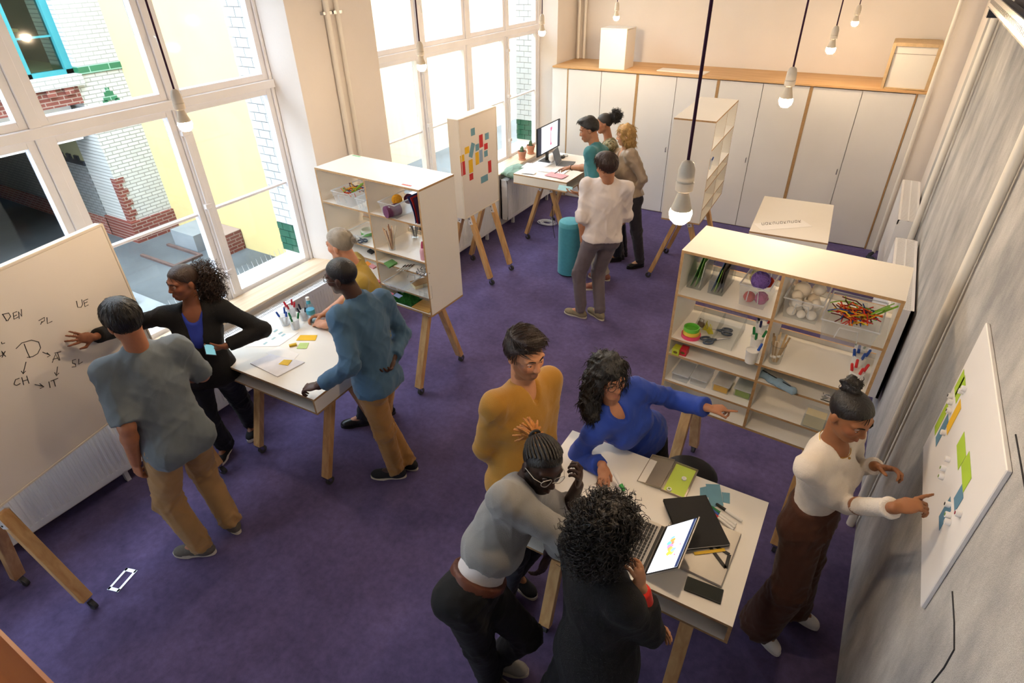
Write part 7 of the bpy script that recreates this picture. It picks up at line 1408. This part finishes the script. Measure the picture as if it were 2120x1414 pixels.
# ---- left unit
q = spot(710, 428, F1, 0.15); tub(q, SL, 0.20, 0.30, 0.115, 'clear tub of pipe cleaners in the left shelf unit'); pipe_cleaners(q + np.array([0, -0.02, 0.06]), 0.07, 0.14, 'few coloured pipe cleaners in the left shelf tub', 26)
q = spot(752, 440, F1, 0.13) + np.array([-0.012, 0, 0]); tub(q, SL, 0.10, 0.26, 0.105, 'small clear tub of white wadding in the left shelf unit'); o = mesh_obj('wadding', *(lambda v: (v[0], v[1]))((lambda w_: (w_.ell((0, 0, 0.03), (0.035, 0.08, 0.028), None, 0.01), w_.ell((0.008, -0.05, 0.055), (0.024, 0.03, 0.022), None, 0.02), w_.mesh())[-1])(Vox((-.06, -.11, -.01), (.06, .11, .11), 0.006))), mat('white_foam', '#efe6d8')); put(o, q + np.array([0, 0, 0.004])); tag(o, 'white cotton wadding inside the small left tub', 'wadding')
q = spot(805, 452, F1, 0.16); tub(q, SL, 0.165, 0.32, 0.115, 'clear tub of yarn in the right half of the left shelf unit'); yarn(q + np.array([-0.02, -0.02, 0.10]), 0.040, '#e0a52c', 'amber yarn ball in the left unit tub'); yarn(q + np.array([0.03, 0.06, 0.09]), 0.038, '#5a2440', 'plum yarn ball in the left unit tub')
t = thing('yarn_cone', 'spool of plum and cream yarn lying in the left unit tub', 'yarn', tuple(q + np.array([0.03, -0.06, 0.05])), rot=(R_(90), 0, R_(-20))); MB().lathe([(0.0, 0), (0.043, 0.0), (0.046, 0.01), (0.046, 0.12), (0, 0.12)], 20).build('wound_yarn', mat('yarn_#6a3a5a', '#6a3a5a', 0.95, 0.15, 90, 0.4, 250), t, smooth=True); MB().lathe([(0, -0.002), (0.038, -0.002), (0.038, 0.0)], 18).build('cream_end', mat('cream_card', '#e6d9b4'), t)
for i, (dx, c, lb, r_) in enumerate([(0.0, '#2c3a7a', 'navy felt sheet curling in the left shelf unit', 0), (0.016, '#b8302c', 'red felt sheet curling in the left shelf unit', 1), (0.030, '#3a1c3a', 'dark plum felt sheet beside the red one', 2)]):
    b = MB(); n = 8; v = []; f = []; q = spot(862, 468, F1, 0.08) + np.array([-0.03, 0, 0])
    for k in range(n + 1):
        t_ = k / n; x = -0.055 * t_ ** 2 * (1 - 0.25 * i); z = 0.003 + 0.225 * t_ - 0.03 * t_ ** 2
        v += [(x, -0.05, z), (x, 0.16, z), (x + 0.002, 0.16, z), (x + 0.002, -0.05, z)]
    for k in range(n):
        for j in range(4): f.append((4 * k + j, 4 * k + (j + 1) % 4, 4 * k + 4 + (j + 1) % 4, 4 * k + 4 + j))
    f += [(3, 2, 1, 0), tuple(4 * n + j for j in range(4))]; b.add(v, f); tag(put(b.build('felt_sheet', mat('feltsheet_' + c, c, 0.95), smooth=False), q + np.array([dx, 0, 0]), SL), lb, 'felt sheet')
q = spot(733, 502, F2, 0.13); tub(q, SL, 0.18, 0.26, 0.07, 'clear tray of tapes on the second left shelf', M_ACRYL); tape_roll(q + np.array([0.0, 0.04, 0.012]), 0.055, '#5aa84a', 'green tape roll in the tray of the left shelf unit'); tape_roll(q + np.array([0.0, 0.04, 0.035]), 0.052, '#cfd3c6', 'pale tape roll on top of the green one'); scissors(q + np.array([0.02, -0.07, 0.006]), R_(60), 'blue-handled scissors in the left shelf tray')
stick_jar(spot(806, 521, F2, 0.04), 'tall glass of wooden sticks in the left shelf unit', 16, 0.032, 0.12, ['#c9a07a', '#e2d2b8', '#8a5a40', '#d9c6a6'], 0.20); stick_jar(spot(841, 502, F2, 0.12), 'short glass of grey brushes in the left shelf unit', 10, 0.035, 0.09, ['#8a8a8c', '#d8d6d2', '#5a5a5e'], 0.12)
t = thing('glue_bottle', 'pink squeeze bottle at the right end of the left shelf unit', 'bottle', tuple(spot(871, 541, F2, 0.04))); MB().lathe([(0, 0), (0.024, 0), (0.026, 0.01), (0.026, 0.075), (0.018, 0.095), (0.011, 0.10)], 16).build('body', mat('pale_pink_plastic', '#d9a6b4', 0.4), t, smooth=True); MB().lathe([(0.014, 0.098), (0.013, 0.118), (0.005, 0.15), (0, 0.151)], 14).build('nozzle', mat('pink_cap', '#b8486a', 0.4), t, smooth=True)
flat('green_cloth', [(795, 547), (812, 539), (823, 546), (806, 556)], F3, 0.012, cloth('leaf_green_felt', '#5f8f4a'), 'folded green cloth on the narrow left shelf', 'cloth')
for i in range(4): A, B = onz(822 + 6 * i, 561 - 0.5 * i, F3 + 0.005), onz(839 + 6 * i, 549 - 0.5 * i, F3 + 0.005); marker(A, B - A, '#5a3a2a' if i % 2 else '#2c2624', 'brown pencil, %s in the row on the narrow left shelf' % ['leftmost', 'second from left', 'third from left', 'rightmost'][i], 0.12, 0.004, 'pencils on the narrow left shelf')
b = MB()
for i in range(40): x, y = RG.uniform(-.05, .05), RG.uniform(-.06, .06); b.beam((x, y, 0.004 + RG.random() * 0.03), (x + RG.uniform(-.02, .02), y + RG.uniform(-.02, .02), 0.006 + RG.random() * 0.035), 0.008, 0.003)
tag(put(b.build('metal_findings', [M_STEEL]), spot(868, 574, F3, 0.06)), 'heap of small metal parts on the narrow left shelf', 'metal parts', kind='stuff')
q = spot(815, 603, F4, 0.12); tub(q, SL, 0.21, 0.24, 0.055, 'empty clear tray on the lower left shelf unit'); t = thing('brown_book', 'brown-covered book standing on the lower left shelf', 'book', tuple(spot(858, 600, F4, 0.10)), SL + R_(-25)); MB().box(-0.05, 0.05, -0.08, 0.08, 0, 0.03).build('page_block', mat('cream_card', '#e6d9b4'), t); MB().box(-0.052, 0.052, -0.082, 0.082, 0.03, 0.034).build('cover', mat('tan_cover', '#b08a5a', 0.7), t)
t = thing('acrylic_holder', 'clear acrylic holder at the right end of the lower left shelf', 'holder', tuple(spot(876, 622, F4, 0.04)), SL); MB().box(-0.045, 0.045, -0.03, 0.03, 0, 0.003).build('base_sheet', M_ACRYL, t); MB().box(-0.045, 0.045, -0.03, -0.027, 0.003, 0.07).build('front_sheet', M_ACRYL, t); MB().box(-0.045, 0.045, 0.027, 0.03, 0.003, 0.11).build('back_sheet', M_ACRYL, t)
for px, py, c, lb in ((806, 608, '#d9728a', 'pink packet below the clear tray'), (824, 612, '#7f8fb4', 'grey-blue packet below the clear tray')): flat('paper_packet', [(px - 10, py), (px - 2, py - 5), (px + 10, py + 1), (px + 2, py + 6)], F4 + 0.0005, 0.004, mat('packet_' + c, c, 0.6), lb, 'packet')
q = spot(829, 630, F5, 0.10); t = thing('grass_mat', 'square of artificial green grass on the bottom left shelf', 'grass mat', tuple(q), SL); MB().box(-0.14, 0.12, -0.09, 0.12, 0, 0.008).build('backing', mat('grass_backing', '#1f4a26', 0.9), t); v = []; f = []
for i in range(2600):
    x, y = RG.uniform(-.14, .12), RG.uniform(-.09, .12); a = RG.random() * 6.28; h = RG.uniform(.018, .034); dx, dy = math.cos(a) * .003, math.sin(a) * .003; k = len(v); v += [(x - dx, y - dy, .007), (x + dx, y + dy, .007), (x + dy * 3 + RG.uniform(-.01, .01), y - dx * 3, h)]; f.append((k, k + 1, k + 2))
b = MB(); b.add(v, f); o = b.build('grass_blades', mat('artificial_grass', '#3a8a3c', 0.7, 0.2, 60), t); o['kind'] = 'stuff'
q = spot(871, 645, F5, 0.09); tag(put(MB().box(-0.09, 0.09, -0.08, 0.12, 0, 0.012).build('wooden_board', wood_mat('amber_board', '#c08a3c', '#dcb060', 0)), q + np.array([-0.01, 0, 0]), SL), 'amber wooden board at the right end of the bottom left shelf', 'board')
for px, py, z, c, lb in ((762, 548, F3, '#d9862c', 'orange packet behind the olive shirt'), (772, 553, F3, '#c98a90', 'pink packet behind the olive shirt'), (781, 584, F4, '#d06a7a', 'pink packet on the lower left shelf'), (768, 522, F3 + 0.0, '#3a3a3e', 'black oval clip on the narrow left shelf')): flat('paper_packet', [(px - 8, py), (px - 1, py - 5), (px + 8, py + 1), (px + 1, py + 5)], z, 0.012, mat('packet_' + c, c, 0.6), lb, 'packet')
# ---- third unit
marker_cup(onz(1480, 352, F2) + np.array([-0.08, 0.0, 0]), 'clear pen cup in the end-on shelf unit', [('#3a5aa0', 'blue')] * 4, 0.04, 0.10)

# ---- stool behind the laptop table
t = thing('round_stool', 'black round stool behind the laptop table beside the blue-bloused woman', 'stool', (-0.40, 2.68, 0))
MB().lathe([(0, 0.60), (0.15, 0.60), (0.165, 0.615), (0.165, 0.645), (0.14, 0.665), (0, 0.67)], 24).build('seat', mat('black_seat_vinyl', '#17171a', 0.45), t, smooth=True)
MB().cone((0, 0, 0.03), (0, 0, 0.60), 0.025, 0.025, 12).build('column', M_DSTEEL, t); MB().lathe([(0, 0), (0.17, 0.0), (0.17, 0.015), (0.03, 0.035), (0, 0.035)], 24).build('base', M_DSTEEL, t, smooth=True)
